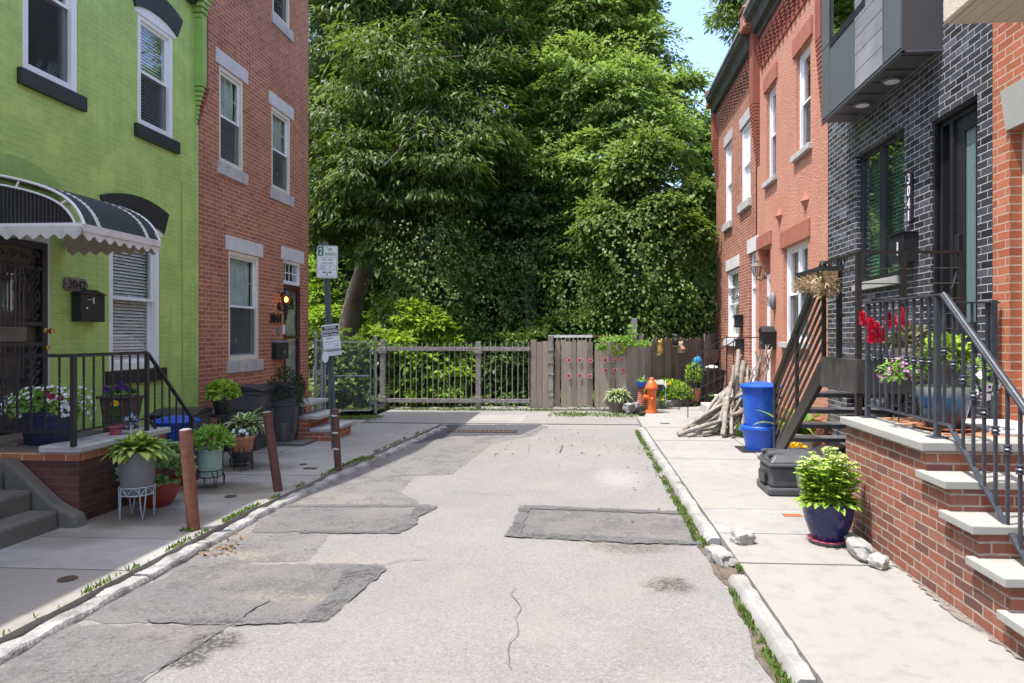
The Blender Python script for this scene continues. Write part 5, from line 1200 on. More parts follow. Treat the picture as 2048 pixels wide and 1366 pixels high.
# bins, left
def round_bin(name, p, rt, rb, h, m, label, cat='bin', lid='dome', lm=None, group=None):
    p = Vector(p); t = thing(name, p, label, cat, group)
    prof = [(rb, 0), (rb+.004, .012)] + [(rb+(rt-rb)*k/6, .02+(h-.06)*k/6) for k in range(1, 6)] + [(rt-.004, h-.05), (rt+.014, h-.048), (rt+.016, h-.02), (rt, h)] + ([] if lid else [(rt-.02, h), (rb-.01, .03), (.001, .025)])
    part('body', MB().lathe(p, prof, 32), m, t, smooth=45)
    if lid: part('lid', MB().lathe(p+Vector((0, 0, h+.002)), [(rt+.03, -.022), (rt+.032, .0), (rt+.012, .012), (rt*.72, .04), (rt*.68, .034), (rt*.3, .055), (.001, .06)], 32), lm or m, t, smooth=35)
    b = MB(); 
    for sgn in (-1, 1): b.tube([p+Vector((sgn*rt, -.05, h*.8)), p+Vector((sgn*(rt+.035), -.04, h*.81)), p+Vector((sgn*(rt+.035), .04, h*.81)), p+Vector((sgn*rt, .05, h*.8))], .011, 6)
    part('handles', b, m, t); return t
round_bin('recycling_bin', (-4.76, 7.62, 0), .225, .18, .67, 'plastic_blu', 'blue round recycling bin behind the stoop railing', lm='plastic_blu2')
def wheelie(name, p, label, w=.52, d=.60, h=.98, m='plastic_gry', group=None, rotz=0.0):
    t = thing(name, p, label, 'bin', group); c = Vector(p); mt = Matrix.Translation(c) @ Matrix.Rotation(rotz, 4, 'Z')
    def put(b): b.v = [tuple(mt @ Vector(v)) for v in b.v]; return b
    b = MB(); a = [(-w/2, -d/2), (w/2, -d/2), (w/2, d/2), (-w/2, d/2)]
    rings = [(.80, .0), (.84, .12), (.90, .40), (.93, .62), (.985, .64), (1.0, .86), (1.05, .87), (1.05, .91)]; vs = []; fs = []
    for s_, z in rings: vs += [(x*s_, y*s_+.03*(1-z), z*h) for x, y in a]
    for i in range(len(rings)-1):
        for k in range(4): fs.append((i*4+k, i*4+(k+1) % 4, i*4+4+(k+1) % 4, i*4+4+k))
    fs += [(3,2,1,0), tuple(len(vs)-4+k for k in range(4))]; b.add(vs, fs); part('body', put(b), m, t, bevel=.02)
    b = MB(); L = [(-d/2-.05, .915), (-d/2-.045, .945), (-d*.2, 1.0), (d*.25, 1.0), (d/2+.02, .965), (d/2+.03, .915)]
    b.prism([(y, z*h) for y, z in L], 'X', -w/2-.02, w/2+.02); part('lid', put(b), 'plastic_blk', t, bevel=.02)
    b = MB(); b.box(-w*.40, -d/2-.012, .20*h, -w*.30, -d*.42, .62*h); b.box(w*.30, -d/2-.012, .20*h, w*.40, -d*.42, .62*h); b.box(-w*.1, -d/2-.02, .66*h, w*.1, -d/2, .70*h); part('ribs', put(b), m, t, bevel=.008)
    b = MB(); b.tube([(-w*.4, d/2+.02, .88*h), (-w*.4, d/2+.09, .92*h), (w*.4, d/2+.09, .92*h), (w*.4, d/2+.02, .88*h)], .016, 8); part('handle', put(b), m, t)
    for sx in (-1, 1):
        b = MB(); b.lathe((0, 0, 0), [(.001, -.025), (.06, -.025), (.11, -.03), (.115, 0), (.11, .03), (.06, .025), (.001, .025)], 20, tilt=Matrix.Rotation(R(90), 4, 'Y')); b.v = [(x+sx*(w/2-.01), y+d*.42, z+.115) for x, y, z in b.v]; part('wheel', put(b), 'plastic_blk', t, smooth=40)
    return t
wheelie('wheelie_bin', (-4.98, 9.72, 0), 'charcoal wheelie bin nearest the white edged hosta', h=.93, group='wheelie bins by the red brick wall', rotz=R(95))
wheelie('wheelie_bin', (-4.76, 10.28, 0), 'charcoal wheelie bin between its twin and the stone topped brick steps', h=.93, group='wheelie bins by the red brick wall', rotz=R(98))
wheelie('wheelie_bin', (-4.98, 8.1, 0), 'low black lidded bin between the blue bin and the green wall', w=.5, d=.55, h=.76, m='plastic_gry', rotz=R(12))
# bollards
def bollard(p, top, r, label, m, bands=False):
    p = Vector(p); top = Vector(top); t = thing('bollard', p, label, 'bollard', 'rusty pipe bollards along the left kerb')
    part('pipe', MB().tube([p-Vector((0, 0, .05)), p, p+(top-p)*.5, top], r, 20), m, t, smooth=60)
    d = (top-p).normalized(); part('cap', MB().tube([top, top+d*.006, top+d*.014], [r*.97, r*.9, r*.4], 20), 'ratty' if not bands else 'rustdark', t, smooth=50)
    if bands:
        for f_ in (.35, .62, .90):
            c = p+(top-p)*f_; b = MB()
            for k in range(9): a = -2.3+k*.17; q = c+Vector((math.cos(a), math.sin(a), 0))*(r+.002)+Vector((0, 0, U(-.006, .006))); b.box(q.x-.008, q.y-.003, q.z-.008, q.x+.008, q.y+.003, q.z+.008)
            part('paint_mark', b, 'offwhite', t)
x, y = onZ(382, 1062); bollard((x, y+.04, 0), at(371, 860, y+.04), .050, 'thick bright rust pipe bollard nearest the camera', 'rust')
x, y = onZ(553, 983); bollard((x, y+.04, 0), at(534, 825, y+.04), .047, 'dark rusty pipe bollard leaning left in the middle of the three', 'rustdark')
x, y = onZ(674, 940); bollard((x, y+.04, 0), at(670, 819, y+.04), .043, 'dark pipe bollard with pale paint bands in front of the sign post', 'rustdark', True)
# sign post
PB = Vector((onZ(669, 898)[0], onZ(669, 898)[1], 0)); PT = at(650, 484, PB.y)
sp = thing('sign_post', PB, 'leaning green steel post carrying the parking sign', 'sign post')
b = MB(); ax = (PT-PB).normalized(); rx = Vector((1, 0, 0)); ry = Vector((0, 1, 0))
cs_ = [(-.045, 0), (-.028, 0), (-.020, .03), (.020, .03), (.028, 0), (.045, 0), (.045, .006), (.032, .006), (.024, .037), (-.024, .037), (-.032, .006), (-.045, .006)]
vs = [PB+rx*a+ry*c for a, c in cs_]+[PT+rx*a+ry*c for a, c in cs_]; n = len(cs_)
b.add(vs, [(i, (i+1) % n, n+(i+1) % n, n+i) for i in range(n)]+[tuple(range(n, 2*n))]); pst = part('post', b, 'greenpost', sp)
b = MB(); L = (PT-PB).length; k = .1
while k < L-.5: q = PB+ax*k; b.box(q.x-.006, q.y+.027, q.z-.008, q.x+.006, q.y+.0295, q.z+.008); k += .05
part('holes', b, 'ink', pst)
yS = PB.y-.012
sc_ = at(654.5, 524, yS); ux = (at(675, 524, yS)-at(634, 527, yS)); wS = .31; hS = .475; rt = Vector((1, 0, -.02)).normalized(); up = Vector((-.055, 0, 1)).normalized(); up = (up-rt*up.dot(rt)).normalized()
def rrect_poly(w, h, r, n=5):
    out = []
    for cx, cz, a0 in ((w/2-r, h/2-r, 0), (-w/2+r, h/2-r, 90), (-w/2+r, -h/2+r, 180), (w/2-r, -h/2+r, 270)):
        for k in range(n+1): a = R(a0+90*k/n); out.append((cx+r*math.cos(a), cz+r*math.sin(a)))
    return out
def plate(b, c, w, h, r, d0, d1):
    pl = rrect_poly(w, h, r) if r else [(w/2, h/2), (-w/2, h/2), (-w/2, -h/2), (w/2, -h/2)]; nn = rt.cross(up); n = len(pl)
    vs = [c+rt*x+up*z+nn*d0 for x, z in pl]+[c+rt*x+up*z+nn*d1 for x, z in pl]
    return b.add(vs, [tuple(range(n-1, -1, -1)), tuple(range(n, 2*n))]+[(i, (i+1) % n, n+(i+1) % n, n+i) for i in range(n)])
def S(x, z): return sc_+rt*(x*wS)+up*(z*hS)
pn = part('parking_sign', plate(MB(), sc_, wS, hS, .03, -.002, .002), 'signwhite', sp)
b = MB(); plate(b, sc_, wS-.020, hS-.020, .024, .0022, .0030); part('border', b, 'greyink', pn)
b = MB(); plate(b, sc_, wS-.030, hS-.030, .020, .0034, .0042); part('face', b, 'signwhite', pn)
nn = rt.cross(up); D = nn*.0046
b = MB(); plate(b, S(-.31, .335), wS*.26, hS*.29, 0, .0044, .0052); b.text('PARKING', S(.15, .245)+D, rt, up, wS*.52, hS*.095, .001); b.text('HR', S(.14, .385)+D, rt, up, wS*.20, hS*.085, .001); part('green_lettering', b, 'signgreen', pn)
b = MB(); b.text('2', S(-.31, .335)+nn*.0055, rt, up, wS*.14, hS*.21, .001); part('white_numeral', b, 'signwhite', pn)
b = MB(); b.text('8AM - 8PM', S(.0, .07)+D, rt, up, wS*.50, hS*.05, .001); b.text('MON - SUN', S(.0, -.03)+D, rt, up, wS*.50, hS*.05, .001)
for z in (-.095, -.245): plate(b, S(0, z), wS*.78, .004, 0, .0044, .0052)
for x in (-.39, .39): plate(b, S(x, -.17), .004, hS*.15, 0, .0044, .0052)
plate(b, S(0, .145), wS*.86, .005, 0, .0044, .0052)
for z in (-.135, -.165, -.195, -.215): plate(b, S(-.20, z), wS*.26, .004, 0, .0044, .0052)
b.text('12', S(.16, -.165)+D, rt, up, wS*.09, hS*.055, .001); plate(b, S(0, -.43), wS*.7, .004, 0, .0044, .0052); part('small_print', b, 'greyink', pn)
b = MB(); plate(b, S(0, -.32), wS*.36, .012, 0, .0044, .0052)
for sg in (-1, 1): q = S(sg*.23, -.32)+nn*.005; b.add([q, q-rt*sg*.03+up*.02, q-rt*sg*.03-up*.02], [(0,1,2) if sg < 0 else (0,2,1)])
part('arrow', b, 'signgreen', pn)
b = MB(); plate(b, S(0, -.385), .03, .024, .01, .0044, .0056); part('seal', b, 'greyink', pn)
b = MB(); b.ball(S(-.02, .44)+nn*.006, .012, 8); b.ball(S(0, -.40)+nn*.006, .008, 8); part('bolts', b, 'galv', pn)
# cardboard notice tied to the post
yN = PB.y-.03; nc = at(663, 680, yN); rt = (at(678, 648, yN)-at(644, 652, yN)).normalized(); up = (at(647, 652, yN)-at(650, 711, yN)).normalized(); up = (up-rt*up.dot(rt)).normalized(); nn = rt.cross(up)
wN, hN = .255, .455
nt_ = thing('paper_notice', nc-up*hN*.5, 'crooked black and white temporary parking notice tied to the post', 'notice')
def S(x, z): return nc+rt*(x*wN)+up*(z*hN)
part('card', plate(MB(), nc, wN, hN, 0, -.002, .002), 'paper', nt_)
b = MB()
for z, h in ((.40, .10), (.28, .13), (.17, .09)): plate(b, S(0, z), wN*.96, hN*h, 0, .0024, .0032)
plate(b, S(0, -.33), wN*.96, hN*.075, 0, .0024, .0032); part('black_bands', b, 'ink', nt_)
b = MB(); D = nn*.0034
b.text('TEMPORARY', S(0, .40)+D, rt, up, wN*.70, hN*.065, .001); b.text('RESIDENTIAL', S(0, .28)+D, rt, up, wN*.90, hN*.09, .001); b.text('PERMIT PARKING', S(0, .17)+D, rt, up, wN*.92, hN*.06, .001); b.text('VEHICLES WILL BE TOWED', S(0, -.33)+D, rt, up, wN*.9, hN*.045, .001); part('white_lettering', b, 'paper', nt_)
b = MB(); D = nn*.0026
b.text('ZONE 12', S(-.08, .06)+D, rt, up, wN*.45, hN*.06, .001); plate(b, S(.34, .06), wN*.1, .004, 0, .0024, .0032)
for z in (-.12, -.26, -.40, -.45): plate(b, S(0, z), wN*.84, .003, 0, .0024, .0032)
part('dark_lettering', b, 'greyink', nt_)
b = MB()
for x, z, w_ in ((-.28, -.05, .26), (.02, -.055, .18), (.3, -.04, .3), (.26, -.19, .34)):
    for k in range(5): plate(b, S(x-w_/2+w_*k/5+.02, z+U(-.008, .008)), wN*w_/7, hN*.022*U(.5, 1.2), 0, .0024, .0032)
part('handwriting', b, 'blueink', nt_)
rt, up = Vector((1, 0, 0)), Vector((0, 0, 1))
q = at(651, 714, yN); b = MB(); pl = [(.052*math.cos(a+.39)*.95, .085*math.sin(a+.39)) for a in np.linspace(0, 2*math.pi, 9)[:-1]]
b.prism([(q.x+x, q.z+z) for x, z in pl], 'Y', yN-.004, yN); solo('octagonal_tag', b, 'paper', (q.x, yN, q.z-.085), 'blank white octagonal tag hanging under the paper notice', 'tag')
# red house: mailbox and lit lamp
y0, y1, z0, z1 = LX(543)[0], LX(566)[0], LX(543, 719)[1], LX(543, 686)[1]
mb_ = thing('mailbox', (XL, (y0+y1)/2, z0), 'slim black mailbox beside the maroon door', 'mailbox')
part('box', MB().box(XL+.003, y0, z0, XL+.11, y1, z1), 'black', mb_, bevel=.008); part('lid', MB().prism([(XL+.003, z1+.002), (XL+.003, z1+.05), (XL+.06, z1+.045), (XL+.12, z1+.012), (XL+.12, z1+.002)], 'Y', y0-.008, y1+.008), 'plastic_grl', mb_, bevel=.008)
c = Vector((XL+.112, (y0+y1)/2+.06, z0+.13)); part('emblem', MB().lathe(c, [(.001, 0), (.04, 0), (.04, .003), (.001, .003)], 12, tilt=Matrix.Rotation(R(90), 4, 'Y')), 'plastic_grl', mb_)
def lantern(p, out, label, m, glassm, h=.34, r=.075, lit=False, side=1, tail=True, X=XL):
    # p: centre of the lantern glass; wall plate behind it
    p = Vector(p); t = thing('wall_lamp', (X, p.y, p.z-.2), label, 'lamp'); k = h/.34
    part('wall_plate', MB().lathe((X, p.y-.0, p.z-.10*k), [(.001, 0), (.055*k, 0), (.05*k, side*.02), (.02*k, side*.03), (.001, side*.03)], 16, tilt=Matrix.Rotation(R(90), 4, 'Y')), m, t, smooth=50)
    b = MB(); b.tube([(X+side*.02, p.y, p.z-.10*k), (X+side*.07, p.y, p.z-.16*k), (p.x, p.y, p.z-.15*k), (p.x, p.y, p.z-.09*k)], .012*k, 7); part('arm', b, m, t)
    g = [(.045*k, -.085*k), (r, .05*k)]; b = MB().lathe(p, g, 6); b.f = b.f[:6]; b.m = b.m[:6]; part('glass', b, glassm, t)
    b = MB()
    for q in range(6): a = q*math.pi/3; b.tube([p+Vector((.047*k*math.cos(a), .047*k*math.sin(a), -.087*k)), p+Vector((r*1.02*math.cos(a), r*1.02*math.sin(a), .05*k))], .006*k, 5)
    b.lathe(p, [(.001, -.10*k), (.055*k, -.095*k), (.05*k, -.083*k), (.001, -.083*k)], 12); b.lathe(p, [(r*1.18, .05*k), (r*1.0, .075*k), (.03*k, .115*k), (.02*k, .13*k), (.03*k, .142*k), (.012*k, .158*k), (.001, .168*k)], 12)
    if tail: b.lathe(p, [(.001, -.30*k), (.014*k, -.28*k), (.010*k, -.25*k), (.024*k, -.19*k), (.03*k, -.15*k), (.018*k, -.12*k), (.03*k, -.10*k)], 10)
    part('frame', b, m, t, smooth=40)
    b = MB(); b.ball(p+Vector((0, 0, -.01)), .024*k, 10, sz=1.7); part('bulb', b, 'bulb' if lit else 'white', t, smooth=60); return t
y, z = LX(557, 598); lantern((XL+.15, y, z), 1, 'black wall lantern with amber glass and a lit bulb by the maroon door', 'black', 'amber', .46, .10, True)
# red house steps
q0 = 10.45
st = thing('brick_steps', (-4.5, 11, 0), 'three red brick steps with grey stone treads by the maroon door', 'steps')
b = MB(); b.box(-4.40, q0+.02, -.03, -4.02, 11.38, .145); b.box(-4.80, q0+.02, -.03, -4.401, 11.38, .34); b.box(XL+.002, q0+.02, -.03, -4.801, 11.38, .535); b.box(XL+.002, 11.381, -.03, -5.62, 13.6, .54); part('risers', b, 'redbrick', st)
for (x0, x1, z) in ((-4.36, -3.97, .147), (-4.62, -4.20, .342), (-5.7, -4.42, .537)): part('tread', MB().box(x0, q0, z, x1, 11.41, z+.055), 'greystone', st, bevel=.008)
struct('paving_slab', MB().box(-4.95, 9.98, .0, -4.25, 10.42, .045), 'conc_old', bevel=.012)
p = Vector((-4.62, 10.2, .046)); b = MB()
for _ in range(60): d = rdir(-.1, 1); c = p+Vector((d.x*.24, d.y*.24, .62+d.z*.42)); bush(b, c, .10, .10, .12, 22, .045, .018, .1, -.6)
b2 = MB()
for _ in range(7): d = rdir(.3, 1); b2.tube([p+Vector((0, 0, .25)), p+Vector((d.x*.1, d.y*.1, .55)), p+Vector((d.x*.22, d.y*.2, .95))], [.01, .008, .004], 5)
potted('shrub_pot', p, 'dark leaved shrub in a brown tub against the red brick steps', 'potted plant', 'stonepot', .15, .12, .28, [('foliage', b, 'lf_box'), ('stems', b2, 'bark')])
# ================================================================== RIGHT SIDE THINGS
TX = 2.19; TY0, TY1, TZ = 4.60, 6.03, .955
st = thing('brick_stoop', (2.8, 5, 0), 'red brick stoop with bluestone treads and brick floor at the right edge', 'stoop')
b = MB(); b.box(TX+.03, TY0+.03, -.03, XR-.003, TY1, TZ-.062)
ysl = [TY0]; lv = [TZ]
steps = [(4.30, .765), (4.00, .575), (3.70, .385), (3.40, .195)]
b.box(TX+.03, 4.33, -.03, XR-.003, TY0+.029, .765-.052); b.box(TX+.032, 4.03, -.03, XR-.003, 4.329, .575-.052); b.box(TX+.03, 3.73, -.03, XR-.003, 4.029, .385-.052); b.box(TX+.032, 3.43, -.03, XR-.003, 3.729, .195-.052)
part('wall', b, 'stoopbrick', st)
def slab(x0, y0, x1, y1, z0, z1, cut=.0):
    return MB().box(x0, y0, z0, x1, y1, z1)
b = MB(); b.box(TX-.015, TY0, TZ-.058, XR-.004, TY0+.30, TZ); b.box(TX-.015, TY0+.303, TZ-.058, TX+.30, TY0+.80, TZ); b.box(TX-.015, TY0+.803, TZ-.058, TX+.30, TY1+.02, TZ)
part('cap_stone', b, 'bluestone', st, bevel=.006)
part('floor', MB().box(TX+.303, TY0+.303, TZ-.05, XR-.004, TY1, TZ-.004), 'paver', st)
for (y, z) in steps: part('tread', MB().box(TX-.02, y, z-.05, XR-.004, y+.375, z), 'bluestone', st, bevel=.006)
# railing with collared balusters
rx = 2.385; zt = 1.93
rl = thing('iron_railing', (rx, 5.4, TZ), 'slate grey iron railing with collared balusters on the right brick stoop', 'railing')
def post(x, y, z0, z1, w=.038): part('post', MB().box(x-w/2, y-w/2, z0, x+w/2, y+w/2, z1).box(x-w/2-.035, y-w/2-.035, z0, x+w/2+.035, y+w/2+.035, z0+.008), 'greyiron', rl, bevel=.003)
post(rx, 5.98, TZ, zt); post(rx, 4.82, TZ, zt-.01)
def zr(y): return zt - (4.72-y)*.80 if y < 4.72 else zt
def zbm(y): return 1.06 - (4.66-y)*.80 if y < 4.66 else 1.06
b = MB(); b.bar((rx, 6.0, zt), (rx, 4.74, zt), .046, .016); b.bar((rx, 4.74, zt), (rx, 3.1, zr(3.1)), .05, .018); b.tube([(rx, 4.74, zt+.006), (rx, 3.1, zr(3.1)+.008)], .016, 8); b.bar((rx, 5.92, zt), (XR-.02, 5.92, zt), .04, .014); part('top_rail', b, 'greyiron', rl, bevel=.002)
b = MB(); b.bar((rx, 5.96, 1.06), (rx, 4.66, 1.06), .028, .014); b.bar((rx, 4.66, 1.06), (rx, 3.1, zbm(3.1)), .034, .014); b.bar((rx, 5.92, 1.06), (XR-.05, 5.92, 1.06), .028, .014); part('bottom_rail', b, 'greyiron', rl)
def collared(x, y, z0, z1, zc_):
    b = MB(); b.box(x-.0085, y-.0085, z0, x+.0085, y+.0085, z1)
    b.lathe((x, y, zc_), [(.009, -.03), (.022, -.026), (.022, -.018), (.014, -.012), (.027, .0), (.014, .012), (.022, .018), (.022, .026), (.009, .03)], 10); part('baluster', b, 'greyiron', rl)
for k in range(9): y = 5.96-.115*(k+1); collared(rx, y, 1.065, zt, 1.47)
for k in range(14): y = 4.82-.115*(k+.8); collared(rx, y, zbm(y), zr(y), zr(y)-.38-.0)
for k in range(8): x = rx+.118*(k+1); collared(x, 5.92, 1.065, zt, 1.47)
b = MB(); post(XR-.07, 5.92, TZ, zt+.02, .05)
# second hand rail across the steps at the wall side
# things on the stoop
p = Vector((2.66, 5.28, TZ)); b = MB(); bush(b, p+Vector((.03, .02, .50)), .17, .16, .20, 260, .085, .06, .2, -.2); b2 = MB(); bush(b2, p+Vector((-.28, .05, .42)), .18, .12, .10, 140, .06, .022, .4, -.6); bush(b2, p+Vector((.2, -.1, .40)), .14, .12, .12, 90, .05, .025, .5, -.8)
b3 = MB(); petals(b3, p+Vector((.20, -.13, .36)), .13, .12, .15, 26, .034, -.8); b4 = MB(); petals(b4, p+Vector((-.28, .03, .42)), .19, .13, .11, 50, .015, -.6); petals(b4, p+Vector((.16, 0, .46)), .12, .12, .12, 18, .014, -.2)
b5 = MB(); petals(b5, p+Vector((.20, -.14, .36)), .13, .12, .15, 26, .012, -.8)
s = NT('blue_ombre_glaze'); zz = s.n("ShaderNodeSeparateXYZ", None, Vector=s.obj()).outputs[2]; dz = s.math('ADD', zz, s.math('MULTIPLY', s.noise(s.obj(), 30, 4), .07))
c_ = s.mix(s.ramp(dz, .12, .25), (.035, .035, .055), (.02, .12, .30)); c_ = s.mix(s.ramp(dz, .27, .34), c_, (.42, .52, .44)); M['ombre'] = s.done(s.principled(c_, .15))
t = potted('flower_pot', p, 'large glazed pot fading blue to pale green behind the stoop railing', 'flower pot', 'ombre', .19, .12, .32, [('foliage', b, 'lf_lime'), ('trailing_foliage', b2, 'lf_herb'), ('white_blooms', b3, 'white_fl'), ('pink_blooms', b4, 'pink_fl'), ('purple_throats', b5, 'purple_fl')],
           prof=[(.12, .02), (.135, .05), (.165, .16), (.19, .26), (.197, .305), (.20, .32), (.18, .32), (.17, .28), (.001, .275)])
part('saucer', MB().lathe(p, [(.14, 0), (.19, .006), (.215, .022), (.205, .024), (.15, .012), (.001, .012)], 28), 'terracotta', t, smooth=50)
p = Vector((2.62, 5.74, TZ)); stn = thing('plant_stand', p, 'thin black wire stand holding the cream pot of red plumes', 'plant stand'); b = MB()
b.tube([p+Vector((.13*math.cos(a), .13*math.sin(a), .44)) for a in np.linspace(0, 6.283, 20)], .006, 5, False); part('ring', b, 'black', stn)
for k in range(4): a = k*1.571+.6; part('leg', MB().tube([p+Vector((.13*math.cos(a), .13*math.sin(a), .45)), p+Vector((.15*math.cos(a), .15*math.sin(a), .002))], .006, 5), 'black', stn)
p = Vector((2.62, 5.74, TZ+.40)); b = MB(); bush(b, p+Vector((0, 0, .24)), .15, .15, .12, 120, .11, .04, .2, -.2); b2 = MB()
for (du, v0, v1) in ((1728, 655, 632), (1742, 668, 645), (1757, 690, 655), (1776, 660, 634), (1800, 658, 626), (1812, 686, 645), (1800, 680, 655), (1768, 690, 668), (1786, 655, 640), (1740, 690, 672)):
    a_ = at(du, v0, 5.74+U(-.12, .1)); c_ = at(du+U(-4, 4), v1-4, 5.74+U(-.1, .1))
    for _ in range(80):
        t_ = U(0, 1); d = rdir(-.2, 1); b2.leaf(a_.lerp(c_, t_)+d*.012*(1.3-t_), (d+Vector((0, 0, 1.1))).normalized(), d, U(.03, .045), .012, .3)
potted('flower_pot', p, 'cream pot of bright red plumed celosia high behind the stoop railing', 'flower pot', 'creampot', .13, .10, .20, [('foliage', b, 'lf_tan'), ('plumes', b2, 'red_flower')])
x, y = onZ(2001, 834, TZ)
ob = thing('stoop_ornament', (x, y, TZ), 'small grey and white object with a loop handle on the stoop floor', 'stoop ornament')
part('body', MB().prism([(x-.075, TZ), (x+.075, TZ), (x+.06, TZ+.05), (x+.03, TZ+.15), (x-.03, TZ+.16), (x-.065, TZ+.06)], 'Y', y-.035, y+.035), 'plastic_grl', ob, bevel=.012)
part('panel', MB().prism([(x-.04, TZ+.03), (x+.06, TZ+.03), (x+.03, TZ+.13), (x-.02, TZ+.13)], 'Y', y-.041, y-.036), 'white', ob, bevel=.004)
part('loop_handle', MB().tube([(x-.05+.032*math.cos(a), y, TZ+.17+.032*math.sin(a)) for a in np.linspace(-.6, 4.6, 14)], .007, 6), 'signwhite', ob)
solo('doormat', MB().box(2.92, 4.95, TZ-.003, 3.43, 5.80, TZ+.014), 'mat_grey', (3.17, 5.4, TZ), 'white and grey patterned rug on the right brick stoop', 'rug', bevel=.003)
# ---- black house steel landing and stairs
LX0, LY0, LY1, LZ = 2.40, 6.27, 7.22, 1.44
ss = thing('steel_stair', (2.9, 7.5, 0), 'dark steel stair and landing with diamond plate treads by the black house', 'stairs')
b = MB(); b.box(LX0, LY0, LZ-.31, LX0+.05, LY1, LZ); b.box(LX0+.05, LY0, LZ-.31, XR-.003, LY0+.05, LZ); b.box(LX0+.05, LY1-.05, LZ-.28, XR-.003, LY1, LZ-.002); part('fascia', b, 'steelfascia', ss, bevel=.004)
part('landing_plate', MB().box(LX0+.051, LY0+.051, LZ-.02, XR-.003, LY1-.051, LZ-.006), 'tread', ss)
for (x, y) in ((LX0+.03, LY0+.03),): part('leg', MB().box(x-.025, y-.025, 0, x+.025, y+.025, LZ-.31), 'browniron', ss)
part('leg', MB().box(XR-.1, LY0+.005, 0, XR-.05, LY0+.055, LZ-.31), 'browniron', ss)
yE = 9.02; sl = (LZ-.10)/(yE-LY1)
def zs_(y): return LZ-.10-(y-LY1)*sl*.93
b = MB(); b.bar((LX0+.03, LY1-.04, LZ-.14), (LX0+.03, yE, .06), .05, .17); part('stringer', b, 'browniron', ss, bevel=.003); b = MB(); b.bar((XR-.08, LY1-.04, LZ-.14), (XR-.08, yE, .06), .05, .17); part('stringer', b, 'browniron', ss)
for k in range(6):
    z = LZ-.205*(k+1); y = LY1+.02+(yE-LY1-.05)*(k)/6
    b = MB(); b.box(LX0+.06, y, z-.045, XR-.11, y+.29, z)
    part('tread', b, 'tread', ss, bevel=.004)
# stair guard : raking flat bars between posts
def guard(x, nm):
    tops = [(LY1-.02, LZ+.96), (yE+.02, 1.02)]; dirv = (tops[1][1]-tops[0][1])/(tops[1][0]-tops[0][0])
    b = MB(); b.bar((x, tops[0][0], tops[0][1]), (x, tops[1][0], tops[1][1]), .05, .075); part('hand_rail', b, 'browniron', ss)
    for k in range(7):
        o = .135*(k+1); b = MB(); b.bar((x, tops[0][0], tops[0][1]-o), (x, tops[1][0], tops[1][1]-o+.0), .012, .042); part('raking_bar', b, 'browniron', ss)
    for (y, zt_, zb_) in ((tops[0][0], tops[0][1], LZ-.1), (yE, 1.03, .10), ((tops[0][0]+yE)/2, (tops[0][1]+1.02)/2, (LZ-.1+.1)/2)):
        b = MB(); b.box(x-.02+.001, y-.022, zb_, x+.02-.001, y+.022, zt_-.01); part('post', b, 'browniron', ss)
guard(LX0+.03, 'a')
b = MB(); zl = 2.40
b.bar((LX0+.03, LY0+.03, zl), (LX0+.03, LY1, zl), .03, .025); b.bar((LX0+.03, LY0+.03, zl), (XR-.12, LY0+.03, zl), .03, .025)
part('landing_rail', b, 'browniron', ss)
b = MB()
for k in range(6): z = LZ+.14+.135*k; b.tube([(LX0+.03, LY0+.03, z), (LX0+.03, LY1, z)], .006, 5); b.tube([(LX0+.03, LY0+.03, z), (XR-.12, LY0+.03, z)], .006, 5)
part('wires', b, 'browniron', ss)
for (x, y) in ((LX0+.03, LY0+.03), (LX0+.03, LY0+.50), (LX0+.42, LY0+.03), (XR-.13, LY0+.03)): part('post', MB().box(x-.022, y-.022, LZ-.1, x+.022, y+.022, zl-.01), 'browniron', ss)
# coir hanging planter on the stair guard
p = at(1648, 572, 6.95); p = Vector((LX0-.08, 6.95, 2.25)); t = thing('hanging_planter', p, 'black rail planter with a frayed dry coir liner on the stair guard', 'planter')
b = MB(); y0, y1 = 6.58, 7.38; x0, x1 = LX0-.20, LX0+.0
for x in (x0, x1): b.box(x-.006, y0, p.z+.02, x+.006, y1, p.z+.06)
for y in (y0, y1): b.box(x0, y-.006, p.z+.02, x1, y+.006, p.z+.06)
for k in range(8): y = y0+(y1-y0)*k/7; b.tube([(x0, y, p.z+.04), (x0+.01, y, p.z-.08), (x0+.06, y, p.z-.15), (x1, y, p.z-.15)], .006, 5)
for y in (y0+.12, y1-.12): b.tube([(x1, y, p.z+.04), (x1+.02, y, p.z+.13), (LX0+.05, y, p.z+.145), (LX0+.06, y, p.z+.1)], .008, 5)
part('rack', b, 'blackiron', t)
b = MB(); prof = [(-.10, .02), (-.095, -.08), (-.05, -.14), (.0, -.155), (.05, -.14), (.09, -.08), (.095, .02)]; cx = (x0+x1)/2
n = 14; vs = []
for i in range(n+1):
    y = y0+.03+(y1-y0-.06)*i/n; q = 1-.35*(abs(i/n-.5)*2)**4
    for (a, c) in prof: vs.append((cx+a*q+U(-.008, .008), y, p.z+c*q+U(-.012, .012)))
m_ = len(prof); b.add(vs, [(i*m_+j, i*m_+j+1, (i+1)*m_+j+1, (i+1)*m_+j) for i in range(n) for j in range(m_-1)]+[tuple(range(m_)), tuple(n*m_+j for j in range(m_-1, -1, -1))]); part('liner', b, 'coir', t, smooth=60)
b = MB()
for k in range(2600):
    y = U(y0, y1); e = rdir(); nr_ = y < y0+.22 and U(0, 1) < .9; q = Vector((cx+U(-.11, .07), y, p.z+U(-.12, -.02)-(U(0, .10) if nr_ else 0))); b.leaf(q, (e+Vector((-.3, 0, -.5 if nr_ else .1))).normalized(), rdir(), U(.03, .085), .005, .1, U(0, .5))
part('frayed_fibres', b, 'straw', t)
